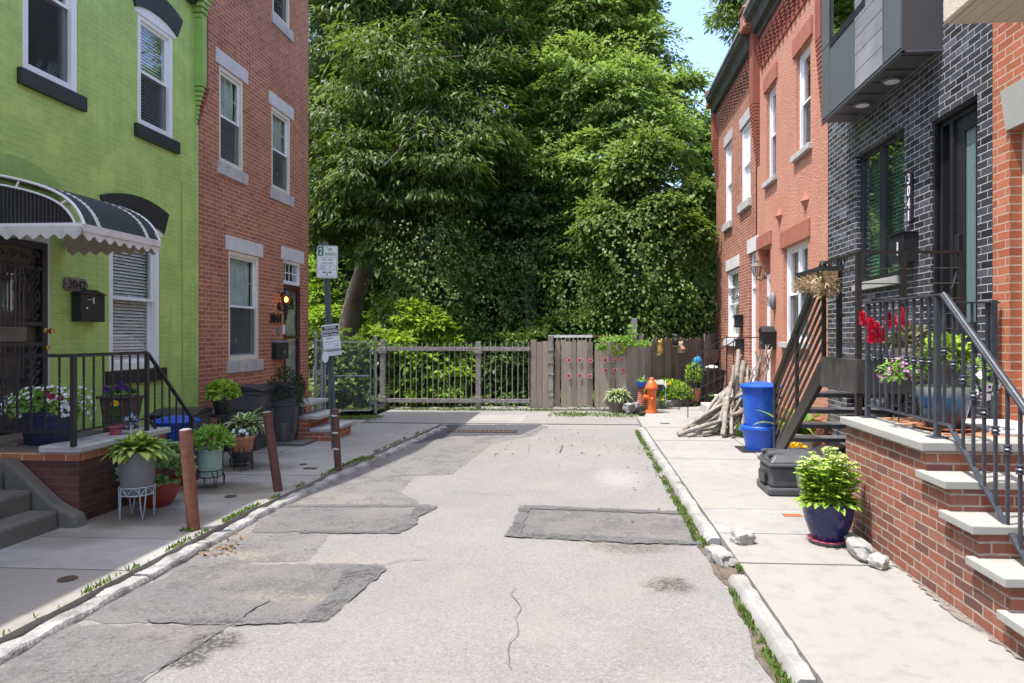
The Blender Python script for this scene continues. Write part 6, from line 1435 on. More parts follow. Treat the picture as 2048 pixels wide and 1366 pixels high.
# mailbox on black brick
yA, zA = RX(1842, 458); yB = RX(1800)[0]; z0 = RX(1842, 518)[1]
mb_ = thing('mailbox', (XR, 6.95, z0), 'square black modern mailbox below the white digits on black brick', 'mailbox'); yc = RX(1822)[0]
part('box', MB().box(XR-.16, yc-.17, z0-.02, XR-.004, yc+.17, zA-.03), 'black', mb_, bevel=.005); part('lid', MB().box(XR-.175, yc-.18, zA-.028, XR-.004, yc+.18, zA-.012), 'black', mb_, bevel=.003); part('label', MB().box(XR-.1615, yc-.06, z0+.06, XR-.1605, yc-.03, z0+.2), 'signwhite', mb_)
# navy pot and its sedum
x, y = onZ(1668, 1097); p = Vector((x+.01, y+.16, 0)); b = MB(); b2 = MB(); b3 = MB()
for k in range(64):
    a = U(0, 6.283); q = math.sqrt(U(0, 1)); top = p+Vector((math.cos(a)*q*.24, math.sin(a)*q*.24, .58+.15*(1-q*q)+U(-.05, .03))); base = p+Vector((math.cos(a)*q*.12, math.sin(a)*q*.12, .30)); ax = (top-base); L = ax.length; axn = ax.normalized()
    b3.tube([base, top], .004, 4)
    for j in range(11):
        t_ = min(.97, .15+.8*j/11+U(-.05, .05)); aa = j*2.4+a+U(-.5, .5); e = Vector((math.cos(aa), math.sin(aa), .35-.25*(1-t_))).normalized(); b.leaf(base+ax*t_, e, (0, 0, 1), U(.075, .11)*(1.2-.5*t_), U(.042, .056), .12, U(.05, .3))
    if q < .9:
        for j in range(26): d = rdir(.1, 1); b2.flower(top+Vector((d.x*.032, d.y*.032, d.z*.012)), (d.x*.4, d.y*.4, 1), .0085, 4)
for k in range(26): a = k*.2417+U(-.1, .1); b.leaf(p+Vector((math.cos(a)*.15, math.sin(a)*.15, .34)), Vector((math.cos(a), math.sin(a), U(-.35, .2))), (0, 0, 1), .12, .05, .12, .25)
t = potted('sedum_pot', p, 'bright green sedum in a glossy navy blue glazed pot on the pale pavement', 'potted plant', 'navy', .205, .12, .335, [('foliage', b, 'lf_lime'), ('flower_heads', b2, 'lime_fl'), ('stems', b3, 'lf_lime')],
           prof=[(.115, .025), (.122, .035), (.150, .10), (.178, .18), (.194, .26), (.198, .30), (.207, .312), (.207, .335), (.185, .335), (.178, .30), (.001, .29)])
part('saucer', MB().lathe(p, [(.13, 0), (.145, .004), (.155, .03), (.147, .032), (.135, .012), (.001, .010)], 30), 'plastic_gry', t, smooth=50); part('saucer_rim', MB().lathe(p, [(.1555, .028), (.158, .034), (.150, .036), (.147, .033)], 30), 'pinkpot', t)
# toppled bins by the steel stair
def lying_bin(name, P, label, w, d, h, rotz, m, roll=0.0, group=None):
    c = Vector(P); t = thing(name, P, label, 'bin', group); mt = Matrix.Translation(c) @ Matrix.Rotation(rotz, 4, 'Z') @ Matrix.Translation((0, 0, d/2)) @ Matrix.Rotation(R(90), 4, 'Y') @ Matrix.Rotation(roll, 4, 'Z')
    def put(b): b.v = [tuple(mt @ Vector(v)) for v in b.v]; return b
    a = [(-d/2, -w/2), (d/2, -w/2), (d/2, w/2), (-d/2, w/2)]; b = MB(); vs = []; fs = []; rings = [(.80, -h/2), (.86, -h/2+.1), (.93, .05), (.94, .10), (.99, .11), (1.0, h/2-.10), (1.05, h/2-.09), (1.05, h/2-.04)]
    for s_, z in rings: vs += [(x*s_+(1-s_)*d/2, y*s_, z) for x, y in a]
    for i in range(len(rings)-1):
        for k in range(4): fs.append((i*4+k, i*4+(k+1) % 4, i*4+4+(k+1) % 4, i*4+4+k))
    fs += [(3,2,1,0), tuple(len(vs)-4+k for k in range(4))]; b.add(vs, fs); part('body', put(b), m, t, bevel=.03)
    b = MB(); b.prism([(y, z) for y, z in ((-w/2-.03, h/2-.038), (-w/2-.02, h/2), (-w*.25, h/2+.05), (w*.25, h/2+.05), (w/2+.02, h/2), (w/2+.03, h/2-.038))], 'X', -d/2-.02, d/2+.01); part('lid', put(b), m, t, bevel=.02)
    b = MB()
    for y in (-w*.28, w*.28): b.box(-d/2+.03, y-.02, -h/2+.08, -d/2-.004, y+.02, h*.1)
    part('ribs', put(b), m, t, bevel=.008); return t
# deck box with a sloped lid, long side facing the street
db = thing('storage_bin', (2.3, 7.05, 0), 'charcoal plastic bin lying on its side below the steel stair', 'bin')
x0, y0b = onZ(1541, 993); x1, y1b = x0+.95, 7.62; b = MB()
def frust(b, x0, x1, y0, y1, z0, z1, ix0, ix1, iy0, iy1):
    return b.add([(x0,y0,z0),(x1,y0,z0),(x1,y1,z0),(x0,y1,z0),(x0+ix0,y0+iy0,z1),(x1-ix1,y0+iy0,z1),(x1-ix1,y1-iy1,z1),(x0+ix0,y1-iy1,z1)], [(0,3,2,1),(4,5,6,7),(0,1,5,4),(1,2,6,5),(2,3,7,6),(3,0,4,7)])
yb_ = y0b; frust(b, x0-.02, x1, yb_, yb_+.52, 0.002, .085, .0, 0, .0, .0); frust(b, x0+.01, x1-.02, yb_+.02, yb_+.50, .086, .29, .0, .0, .0, .0); part('body', b, 'plastic_gry', db, bevel=.025)
b = MB(); frust(b, x0-.012, x1, yb_-.004, yb_+.524, .292, .335, .0, 0, 0, 0); frust(b, x0+.0, x1-.01, yb_+.006, yb_+.51, .336, .415, .07, .02, .08, .05); b.box(x0+.0, yb_+.11, .38, x0+.16, yb_+.16, .432); b.box(x0, yb_+.36, .38, x0+.16, yb_+.41, .432); part('lid', b, 'plastic_gry', db, bevel=.02)
b = MB(); b.prism([(x0+.48, .41), (x1+.02, .33), (x1+.02, .44), (x0+.78, .50)], 'Y', yb_+.1, yb_+.44); part('folded_flap', b, 'plastic_blk', db, bevel=.01)
b = MB(); b.box(x0-.032, yb_+.14, .11, x0+.0, yb_+.38, .22); part('handle_recess', b, 'plastic_blk', db, bevel=.01)
x, y = onZ(1600, 1026); gb = thing('plastic_tub', (x+.2, y+.1, 0), 'smooth grey plastic tub lying on its side behind the navy pot', 'tub')
tl = Matrix.Rotation(R(62), 4, 'Y') @ Matrix.Rotation(R(0), 4, 'X')
b = MB().lathe((x+.12, y+.30, .175), [(.001, -.02), (.20, 0), (.22, .02), (.225, .06), (.19, .30), (.16, .48), (.001, .5)], 26, tilt=Matrix.Rotation(R(80), 4, 'Y')); part('body', b, 'plastic_grl', gb, smooth=45); part('hole', MB().ball((x+.10, y+.08, .22), .018, 8), 'black', gb)
# blue bins
x, y = onZ(1531, 905); p = (x, y+.24, 0)
round_bin('recycling_bin', p, .275, .215, .36, 'plastic_blu2', 'lower blue tub with the taller blue bin standing inside it', 'bin', None, group=None)
round_bin('recycling_bin', (p[0]-.01, p[1], .03), .262, .20, .90, 'plastic_blu', 'tall blue lidded bin beside the pile of branches', lm='plastic_blu2')
b = MB(); b.box(x-.33, y-.02, -.0, x+.2, y+.5, .012); solo('plastic_sheet', b, 'black', (x, y+.24, 0), 'flat black sheet under the blue bins', 'sheet')
# branches
br = random.Random(5)
def branch(a, c, r0, r1, label, bend=.06, twigs=0):
    a = Vector(a); c = Vector(c); n = 9; pts = []; L = (c-a).length; ph = br.uniform(0, 6); o1 = Vector((br.uniform(-1, 1), br.uniform(-1, 1), br.uniform(-.4, .8)))*bend*L; rs = []
    for i in range(n): t_ = i/(n-1); pts.append(a.lerp(c, t_)+o1*math.sin(math.pi*t_)+Vector((math.sin(ph+t_*9), math.cos(ph*2+t_*7), math.sin(ph*3+t_*8)))*bend*L*.16); rs.append((r0+(r1-r0)*t_)*(1+.12*math.sin(ph+t_*17)))
    b = MB().tube(pts, rs, 9)
    for _ in range(twigs):
        i = br.randint(4, n-2); d = (pts[i]-pts[i-1]).normalized(); e = (d+Vector((br.uniform(-.8, .8), br.uniform(-.8, .8), br.uniform(0, .6)))).normalized(); l = br.uniform(.12, .3); b.tube([pts[i], pts[i]+e*l*.5+Vector((0, 0, .01)), pts[i]+e*l], [rs[i]*.7, rs[i]*.5, rs[i]*.25], 6)
    return solo('dry_branch', b, 'branch', tuple(a), label, 'branch', 'dry branches of the woodpile', smooth=60)
GL = 'dry grey branch lying in the woodpile beside the blue bin'
top = Vector((2.35, 12.0, 0))
specs = []
def PX3(u, v, Y): return at(u, v, Y)
b0 = [((1358, 868), (1512, 775), 11.4, 12.0, .045, .03), ((1357, 873), (1530, 800), 11.3, 11.9, .05, .035), ((1372, 874), (1500, 830), 11.25, 11.9, .04, .03), ((1395, 850), (1495, 745), 11.8, 12.3, .04, .03), ((1400, 852), (1478, 748), 11.7, 12.2, .035, .03), ((1410, 848), (1500, 738), 11.9, 12.4, .035, .03),
      ((1432, 858), (1468, 730), 11.5, 12.1, .045, .035), ((1446, 872), (1455, 800), 11.2, 11.6, .05, .04), ((1447, 872), (1462, 765), 11.3, 11.9, .05, .045), ((1462, 870), (1461, 815), 11.15, 11.6, .035, .03), ((1440, 840), (1490, 780), 11.6, 12.2, .03, .025), ((1420, 862), (1530, 770), 11.6, 12.2, .045, .035),
      ((1385, 866), (1455, 815), 11.5, 11.8, .035, .03), ((1475, 860), (1495, 730), 11.6, 12.3, .04, .03), ((1485, 856), (1500, 760), 11.5, 12.1, .035, .03), ((1470, 800), (1478, 700), 12.0, 12.4, .06, .05), ((1440, 800), (1470, 765), 12.0, 12.3, .05, .04), ((1405, 870), (1480, 842), 11.3, 11.7, .035, .028), ((1490, 868), (1510, 800), 11.3, 11.8, .04, .03), ((1500, 866), (1480, 815), 11.2, 11.8, .04, .03), ((1460, 835), (1512, 815), 11.4, 11.8, .045, .035)]
for (a, c, Ya, Yc, r0, r1) in b0: branch(PX3(*a, Ya)+Vector((0, 0, .02)), PX3(*c, Yc), r0*.85, r1*.85, GL, .05, 1 if r0 > .045 else 0)
for k in range(22):
    u0 = br.uniform(1375, 1500); Ya = br.uniform(11.35, 11.9); u1 = br.uniform(1455, 1535); branch(PX3(u0, br.uniform(845, 868), Ya), PX3(u1, br.uniform(740, 815), br.uniform(12.0, 12.5)), br.uniform(.018, .032), br.uniform(.01, .02), GL, .06, 1 if k % 3 == 0 else 0)
branch(PX3(1478, 790, 12.1), PX3(1489, 722, 12.3), .075, .06, 'thick pale branch standing upright at the back of the woodpile', .03)
for (u0, v0, u1, v1, Y, r) in ((1503, 775, 1500, 740, 12.2, .03), (1512, 790, 1525, 700, 12.25, .035), (1520, 790, 1532, 690, 12.3, .03), (1528, 785, 1545, 695, 12.2, .028), (1516, 780, 1518, 712, 12.3, .03)):
    branch(PX3(u0, v0+20, Y), PX3(u1, v1, Y+.1), r, r*.5, 'knobbly twig branch standing upright against the orange wall', .04, 4)
# grass clump and planting
def blades(b, c, n, L, sp, w=.012):
    c = Vector(c)
    for _ in range(n): a = U(0, 6.283); b.blade(c+Vector((U(-1, 1)*sp, U(-1, 1)*sp, 0)), a, U(.7, 1.5), L*U(.6, 1.15), w, U(.6, 1.6), 4, None, .1)
x, y = onZ(1490, 876); b = MB(); blades(b, (x+.02, y+.1, 0), 150, .30, .10, .016); solo('grass_clump', b, 'lf_grass', (x, y+.1, 0), 'small bright grass clump between the woodpile and the blue bin', 'plant')
p = Vector((2.95, 9.75, 0)); b = MB()
for k in range(26): b.blade(p+Vector((U(-.2, .2), U(-.2, .2), .25)), U(0, 6.28), U(.8, 1.5), U(.45, .75), .11, U(.9, 1.9), 6)
potted('potted_plant', p, 'tub of broad yellowing leaves seen through the steel stair', 'potted plant', 'creampot', .2, .16, .30, [('foliage', b, 'lf_canna')])
p = Vector((2.75, 9.35, 0)); b = MB(); bush(b, p+Vector((0, 0, .10)), .2, .14, .12, 160, .06, .045, .1, -.1); solo('yellow_plant', b, 'yellow_fl', tuple(p), 'low yellow flowering plant under the steel stair', 'plant')
p = Vector((3.15, 10.35, 0)); b = MB()
for k in range(34): b.blade(p+Vector((U(-.1, .1), U(-.1, .1), .35)), U(0, 6.28), U(.7, 1.4), U(.35, .6), .03, U(1.2, 2.2), 6)
potted('potted_plant', p, 'terracotta pot of strappy leaves behind the steel stair', 'potted plant', 'terracotta', .17, .12, .38, [('foliage', b, 'lf_hosta')])
# orange house lamp, meter shade, mailbox
y, z = RX(1531, 540); lantern((XR-.17, y, z), 1, 'dark wall lantern with pale glass on the orange stucco house', 'stonepot', 'glassclear', .42, .10, False, -1, False, XR)
y, z = RX(1550, 602); t = thing('wall_light', (XR, y, z), 'small hooded grey bulkhead light on the orange stucco', 'lamp'); part('body', MB().ball((XR-.04, y, z), .1, 12, .6, .85, 1.7), 'plastic_grl', t, smooth=60); b = MB(); b.tube([(XR-.11, y-.05, z-.1), (XR-.13, y-.03, z+.08), (XR-.13, y+.03, z+.08), (XR-.11, y+.05, z-.1)], .01, 5); part('cage', b, 'galv', t)
y0, y1 = RX(1556)[0], RX(1541)[0]; z0, z1 = RX(1556, 697)[1], RX(1556, 664)[1]
mb_ = thing('mailbox', (XR, (y0+y1)/2, z0), 'black mailbox with a pitched lid on the orange stucco wall', 'mailbox'); c = (y0+y1)/2
part('box', MB().box(XR-.24, c-.16, z0-.02, XR-.004, c+.16, z1), 'black', mb_, bevel=.006); part('lid', MB().prism([(c-.19, z1+.002), (c+.19, z1+.002), (c+.17, z1+.02), (c, z1+.11), (c-.17, z1+.02)], 'X', XR-.26, XR-.004), 'black', mb_, bevel=.006)
b = MB(); b.box(XR-.244, c-.1, z0+.06, XR-.241, c+.1, z0+.14); part('slot', b, 'plastic_gry', mb_)
# orange and far house steps, far railing, mailboxes, lamp
t = thing('front_step', (3.1, 12.9, 0), 'low stone doorstep of the orange stucco house behind the branches', 'steps'); y0, y1 = RX(1545)[0], RX(1514)[0]
part('lower_step', MB().box(2.82, y0-.1, -.02, XR-.003, y1+.1, .2), 'stuccotrim', t, bevel=.01); part('upper_step', MB().box(3.12, y0-.08, .201, XR-.052, y1+.08, .40), 'stuccotrim', t, bevel=.01)
t = thing('front_step', (3.0, 15.2, 0), 'grey stone steps of the far red house inside the thin black railing', 'steps'); y0, y1 = RX(1516)[0], RX(1494)[0]
for k, (xa, z) in enumerate(((2.5, .18), (2.8, .36), (3.1, .54))): part('tread', MB().box(xa, y0-.2, -.02, XR-.003-k*.001, y1+.3, z), 'greystone', t, bevel=.01)
rl2 = thing('iron_railing', (2.9, 15.6, 0), 'thin black iron handrail on the steps of the far red house', 'railing')
for yy in (y0-.15, y1+.25):
    b = MB(); b.bar((2.0, yy, .95), (3.05, yy, 1.62), .03, .02); b.bar((3.05, yy, 1.62), (XR-.01, yy, 1.62), .03, .02); b.bar((2.0, yy, .25), (3.05, yy, .80), .025, .015); part('rail', b, 'blackiron', rl2)
    for k in range(9):
        x = 2.02+.13*k; q = min(1, (x-2.0)/1.05); part('baluster', MB().box(x-.008, yy-.008, .0 if k in (0, 8) else .25+.55*q, x+.008, yy+.008, .95+.67*q), 'blackiron', rl2)
y, z = RX(1477, 582); lantern((XR-.15, y, z), 1, 'small pale lantern beside the ground floor window of the far red house', 'galv', 'glassclear', .40, .09, False, -1, False, XR)
for (u0, u1, v0, v1, lb) in ((1478, 1487, 632, 655, 'upper black mailbox on the far red brick house'), (1480, 1489, 680, 702, 'lower black box on the far red brick house by its window sill')):
    y0, y1 = RX(u1)[0], RX(u0)[0]; z0, z1 = RX(u1, v1)[1], RX(u1, v0)[1]; mb_ = thing('mailbox', (XR, y0, z0), lb, 'mailbox'); part('box', MB().box(XR-.14, y0, z0, XR-.004, y0+.3, z1), 'black', mb_, bevel=.008); part('lid', MB().box(XR-.16, y0-.015, z1+.002, XR-.004, y0+.315, z1+.03), 'black', mb_, bevel=.006)
y, z = RX(1475, 641); t = thing('bell', (XR, y, z), 'small cream bell hanging on the far red brick house', 'bell'); part('cup', MB().lathe((XR-.12, y, z-.1), [(.10, 0), (.085, .03), (.05, .12), (.02, .15), (.001, .155)], 16), 'creampot', t, smooth=50); part('bracket', MB().tube([(XR-.12, y, z+.055), (XR-.12, y, z+.08), (XR-.0, y, z+.08)], .01, 5), 'black', t)
t = wheelie('wheelie_bin', (2.9, 16.75, 0), 'black bin with bags on its lid by the far railing', w=.55, d=.6, h=.86, m='plastic_blk', rotz=R(-70))
p = Vector((2.75, 16.7, .87)); solo('plastic_bag', MB().ball(p+Vector((-.12, -.1, .12)), .12, 12, 1, 1, 1.6), 'tinsel', tuple(p), 'pale blue bag standing on the black bin lid', 'bag', smooth=60)
solo('plastic_bag', MB().ball(p+Vector((.22, -.1, .03)), .15, 12, 1, 1, .35), 'paper', (p.x+.22, p.y-.1, p.z), 'flat white bag lying on the black bin lid', 'bag', smooth=60)
# ================================================================== FENCES AND THE ROAD END
fr = random.Random(21)
# chain link gate and panel by the red house
def chainlink(b, A, Bp, z0, z1, s=.06, r=.0014):
    A = Vector(A); Bp = Vector(Bp); L = (Bp-A).length; d = (Bp-A).normalized(); H = z1-z0; n = int((L+H)/s)
    for k in range(n+1):
        o = k*s
        for sg in (0, 1):
            p0 = (o, 0); p1 = (o-H, H)
            if p0[0] > L: p0 = (L, o-L)
            if p1[0] < 0: p1 = (0, o)
            if p0[1] >= p1[1]: continue
            a, c = p0, p1
            if sg: a = (L-a[0], a[1]); c = (L-c[0], c[1])
            b.bar(A+d*a[0]+Vector((0, 0, z0+a[1])), A+d*c[0]+Vector((0, 0, z0+c[1])), r*2, r*2, (0, 1, 0))
    return b
A = Vector((-5.68, 13.98, 0)); Bq = Vector((-4.95, 14.2, 0)); C1 = Vector((-4.42, 14.33, 0))
A = Vector((onX(621, 700, -5.72)[0]*0-5.70, 14.0, 0)); mid = Vector((onY(644, 700, 14.1)[0], 14.1, 0)); En = Vector((onY(741, 700, 14.3)[0], 14.3, 0)); En2 = Vector((onY(749, 700, 14.3)[0]+.02, 14.3, 0))
cl = thing('chain_link_fence', tuple(A), 'narrow chain link panel between the red house corner and the gate', 'fence')
part('post', MB().tube([A, A+Vector((0, 0, 1.68))], .03, 10).ball(A+Vector((0, 0, 1.69)), .035, 8), 'galv', cl, smooth=50); part('post', MB().tube([mid, mid+Vector((0, 0, 1.66))], .028, 10).ball(mid+Vector((0, 0, 1.67)), .033, 8), 'galv', cl, smooth=50)
b = MB()
for z in (.12, .85, 1.55): b.tube([A+Vector((0, 0, z)), mid+Vector((0, 0, z))], .017, 8)
part('rails', b, 'galv', cl); part('wire_mesh', chainlink(MB(), A, mid, .12, 1.55), 'galv', cl)
cg = thing('chain_link_gate', tuple((mid+En)/2), 'chain link gate with a galvanised pipe frame behind the sign post', 'gate')
q0 = mid+(En-mid)*.06; b = MB(); b.tube([q0+Vector((0, 0, .06)), q0+Vector((0, 0, 1.52)), En+Vector((0, 0, 1.52)), En+Vector((0, 0, .06)), q0+Vector((0, 0, .06))], .02, 8); b.tube([q0+Vector((0, 0, .80)), En+Vector((0, 0, .80))], .015, 8)
part('frame', b, 'galv', cg); part('wire_mesh', chainlink(MB(), q0, En, .06, 1.52), 'galv', cg)
part('gate_post', MB().tube([En2, En2+Vector((0, 0, 1.62))], .032, 10).ball(En2+Vector((0, 0, 1.63)), .036, 8), 'galv', cg, smooth=50)
b = MB(); b.box(En.x-.02, En.y-.03, .2, En2.x+.03, En.y+.01, .24); b.box(En.x-.02, En.y-.03, 1.3, En2.x+.03, En.y+.01, 1.34); part('hinges', b, 'galv', cg)
# white rusted iron gate
YF = 15.75
ig = thing('iron_gate', (-2.9, YF, 0), 'wide low gate of rusty white iron pickets at the road end', 'gate')
def X(u): return onY(u, 700, YF)[0]
def Z(v, u=1000): return onY(u, v, YF)[1]
for (u0, u1, vt) in ((761, 771, 679), (952, 962, 683)):
    b = MB(); b.box(X(u0), YF-.05, -.05, X(u1), YF+.05, Z(vt)); b.box(X(u0)-.03, YF-.07, .10, X(u1)+.03, YF+.045, .24); b.box(X(u0)-.03, YF-.07, 1.24, X(u1)+.03, YF+.045, 1.38); part('post', b, 'ratty', ig, bevel=.008)
for (a, c) in ((771, 952), (962, 1060)):
    b = MB(); b.box(X(a)+.001, YF-.03, Z(702), X(c)-.001, YF+.02, Z(694)); part('rail', b, 'ratty', ig, bevel=.004); b = MB(); b.box(X(a)+.001, YF-.03, Z(806), X(c)-.001, YF+.02, Z(798)); part('rail', b, 'ratty', ig, bevel=.004)
us = [777+11.05*k for k in range(16)]+[969+11.1*k for k in range(9)]
for u in us:
    x = X(u); b = MB(); b.tube([(x, YF+.03, .02+fr.uniform(-.03, .03)), (x+fr.uniform(-.01, .01), YF+.03, Z(686)-.04), (x+fr.uniform(-.008, .008), YF+.03, Z(684))], [.012, .012, .004], 6); part('picket', b, 'ratty', ig)
# board fences
def boards(b, p0, p1, z0, z1, w=.125, th=.02, dog=True, var=.03, gap=.006):
    p0 = Vector(p0); p1 = Vector(p1); L = (p1-p0).length; d = (p1-p0).normalized(); nrm = Vector((-d.y, d.x, 0)); n = max(1, round(L/w)); ww = L/n
    for k in range(n):
        a = p0+d*(ww*k+gap/2); c = p0+d*(ww*(k+1)-gap/2); zt_ = z1+fr.uniform(-var, var); o = nrm*fr.uniform(-.004, .004); ln = fr.uniform(-.006, .006)
        top = [(0, zt_)] if not dog else [(0, zt_-.035), (.2, zt_), (.8, zt_), (1, zt_-.035)]
        if not dog: top = [(0, zt_), (1, zt_+fr.uniform(-.015, .015))]
        pol = [(0, z0), *top, (1, z0)]; vs = []
        for off in (0, th): vs += [a.lerp(c, t_)+o+nrm*off+Vector((ln*(z-z0), 0, z)) for t_, z in pol]
        m = len(pol); b.add(vs, [tuple(range(m)), tuple(range(2*m-1, m-1, -1))]+[(i, m+i, m+(i+1) % m, (i+1) % m) for i in range(m)])
    return b
zT = Z(682)
wf = thing('board_fence', (X(1078), YF, 0), 'short grey board fence panel between the iron gate and the white post', 'fence'); part('boards', boards(MB(), (X(1061), YF, 0), (X(1096), YF, 0), -.02, zT, dog=False), 'fencewood', wf); b = MB(); b.box(X(1061), YF+.022, .3, X(1096), YF+.06, .38); b.box(X(1061), YF+.022, 1.2, X(1096), YF+.06, 1.28); part('rails', b, 'fencewood', wf)
x0, x1 = X(1097), X(1107)
wp = thing('steel_post', (x0, YF-.04, 0), 'tall rusty white steel post with a flat top bar over the board gate', 'post'); b = MB(); b.box(x0, YF-.08, -.02, x1, YF+.03, Z(670)); part('column', b, 'ratty', wp, bevel=.01)
for v in (700, 725, 748, 790): part('bracket', MB().box(x0-.012, YF-.09, Z(v)-.02, x1+.012, YF+.032, Z(v)+.02), 'ratty', wp, bevel=.006)
b = MB(); b.box(x1+.001, YF+.0, Z(675), X(1185), YF+.05, Z(670)); part('top_bar', b, 'offwhite', wp); b = MB(); b.box(X(1185)+.001, YF+.0, Z(674), X(1262), YF+.05, Z(670)); part('top_bar', b, 'rustdark', wp, label='rusty brown top bar')
for k in range(9): x = X(1114+8.3*k); part('picket', MB().tube([(x, YF+.03, Z(690)), (x, YF+.03, Z(674))], .012, 6), 'offwhite', wp)
gt = thing('board_gate', (X(1150), YF, 0), 'grey board gate leaf with six red reflectors next to the white post', 'gate'); part('boards', boards(MB(), (X(1109), YF-.01, 0), (X(1120), YF-.01, 0), .0, zT-.02, dog=False).__class__() if False else boards(boards(MB(), (X(1109), YF, 0), (X(1120), YF, 0), .02, zT-.01, dog=True), (X(1122), YF-.01, 0), (X(1186), YF-.01, 0), .03, zT, dog=True), 'fencewood', gt)
b = MB(); b.box(X(1109), YF+.022, .3, X(1186), YF+.06, .4); b.box(X(1109), YF+.022, 1.2, X(1186), YF+.06, 1.3); part('rails', b, 'fencewood', gt)
K0 = Vector((X(1189), YF-.02, 0)); K1 = Vector((X(1252), YF-.15, 0)); g2 = thing('board_gate', tuple(K0), 'weathered board gate leaf with a small wreath and six red reflectors', 'gate'); part('boards', boards(MB(), K0, K1, .03, zT, dog=True, var=.05), 'fencewood', g2)
b = MB(); b.bar(K0+Vector((0, .06, .35)), K1+Vector((0, .06, .35)), .03, .1); b.bar(K0+Vector((0, .06, 1.25)), K1+Vector((0, .06, 1.25)), .03, .1); part('rails', b, 'fencewood', g2)
K2 = Vector((onY(1303, 700, 16.35)[0], 16.35, 0)); g3 = thing('board_fence', tuple(K1), 'pale grey board fence panel behind the orange hydrant', 'fence'); part('boards', boards(MB(), K1+Vector((.02, 0, 0)), K2, -.02, Z(686), .10, dog=False), 'greywood', g3); b = MB(); b.bar(K1+Vector((.02, .06, .6)), K2+Vector((0, .06, .6)), .03, .1); part('rails', b, 'fencewood', g3)
K3 = Vector((onY(1408, 700, 17.75)[0], 17.75, 0)); g4 = thing('board_fence', tuple(K2), 'dark brown board fence with dog ear tops carrying the ceramic owls', 'fence'); part('boards', boards(MB(), K2+Vector((.02, -.03, 0)), K3, -.02, 1.60, .12, dog=True), 'fencedark', g4); b = MB(); b.bar(K2+Vector((.02, .06, .5)), K3+Vector((0, .06, .5)), .03, .1); part('rails', b, 'fencedark', g4)
K4 = Vector((3.44, 18.5, 0)); g5 = thing('board_fence', tuple(K3), 'lighter board fence end against the far red house', 'fence'); part('boards', boards(MB(), K3+Vector((.02, 0, 0)), K4, -.02, 1.68, .13, dog=True, var=.05), 'greywood', g5); b = MB(); b.bar(K3+Vector((.0, .06, .5)), K4+Vector((-.05, .06, .5)), .03, .1); part('rails', b, 'fencewood', g5)
b = MB(); x0, x1 = X(1262), X(1273); b.obox(((x0+x1)/2, YF+.16, .98), (x1-x0, .1, 2.16), (0, R(1.5), 0)); solo('timber_post', b, 'greywood', (x0, YF+.16, 0), 'tall grey timber post rising above the board fence', 'post', bevel=.008)
b = MB(); b.obox((X(1280), YF+.3, .85), (.10, .1, 1.7), (0, R(4), 0)); solo('timber_post', b, 'lf_tan' if False else 'greywood', (X(1280), YF+.3, 0), 'shorter leaning timber stub beside the tall grey post', 'post', bevel=.008)
n_ = 0
for (u, v) in ((1138, 720), (1159, 720), (1181, 721), (1137, 751), (1160, 751), (1180, 752)):
    c = at(u, v, YF-.035); t = thing('red_reflector', c, 'round red reflector with a pale rim on the left board gate leaf', 'reflector', 'red reflectors on the left gate leaf'); tm = Matrix.Rotation(R(90), 4, 'X')
    part('disc', MB().lathe(c, [(.001, 0), (.036, 0), (.031, .008), (.001, .011)], 16, tilt=tm), 'reflect', t); part('rim', MB().lathe(c, [(.037, -.006), (.050, -.006), (.050, .006), (.037, .006), (.037, -.006)], 16, tilt=tm), 'redring', t)
for (u, v) in ((1210, 720), (1228, 720), (1244, 719), (1212, 741), (1230, 740), (1247, 740)):
    f_ = (at(u, v, YF-.1).x-K0.x)/(K1.x-K0.x); yy = K0.y+(K1.y-K0.y)*f_-.022; c = at(u, v, yy); t = thing('red_reflector', c, 'round red reflector with a pale rim on the wreath gate leaf', 'reflector', 'red reflectors on the wreath gate leaf')
    part('disc', MB().lathe(c, [(.001, 0), (.036, 0), (.031, .008), (.001, .011)], 16, tilt=tm), 'reflect', t); part('rim', MB().lathe(c, [(.037, -.006), (.050, -.006), (.050, .006), (.037, .006), (.037, -.006)], 16, tilt=tm), 'redring', t)
c = at(1238, 696, 15.55); b = MB()
for k in range(260): a = U(0, 6.283); q = c+Vector((math.cos(a)*.115, U(-.03, .03), math.sin(a)*.125))+rdir()*.03; b.leaf(q, rdir(), rdir(), .05, .03)
solo('wreath', b, 'lf_lime', tuple(c), 'small green vine wreath hanging on the weathered board gate', 'wreath')
b = MB()
for (u0, v0, u1, v1, n) in ((1195, 690, 1215, 700, 120), (1250, 682, 1300, 692, 150), (1200, 672, 1262, 684, 200), (1258, 650, 1272, 690, 60)):
    for k in range(n): q = at(u0+(u1-u0)*U(0, 1), v0+(v1-v0)*U(0, 1), 15.5+U(-.03, .1)); b.leaf(q, rdir(), (0, -1, .3), .06, .045)
solo('vine', b, 'lf_herb', tuple(at(1230, 690, 15.55)), 'green vine straggling over the top of the board gates', 'vine')
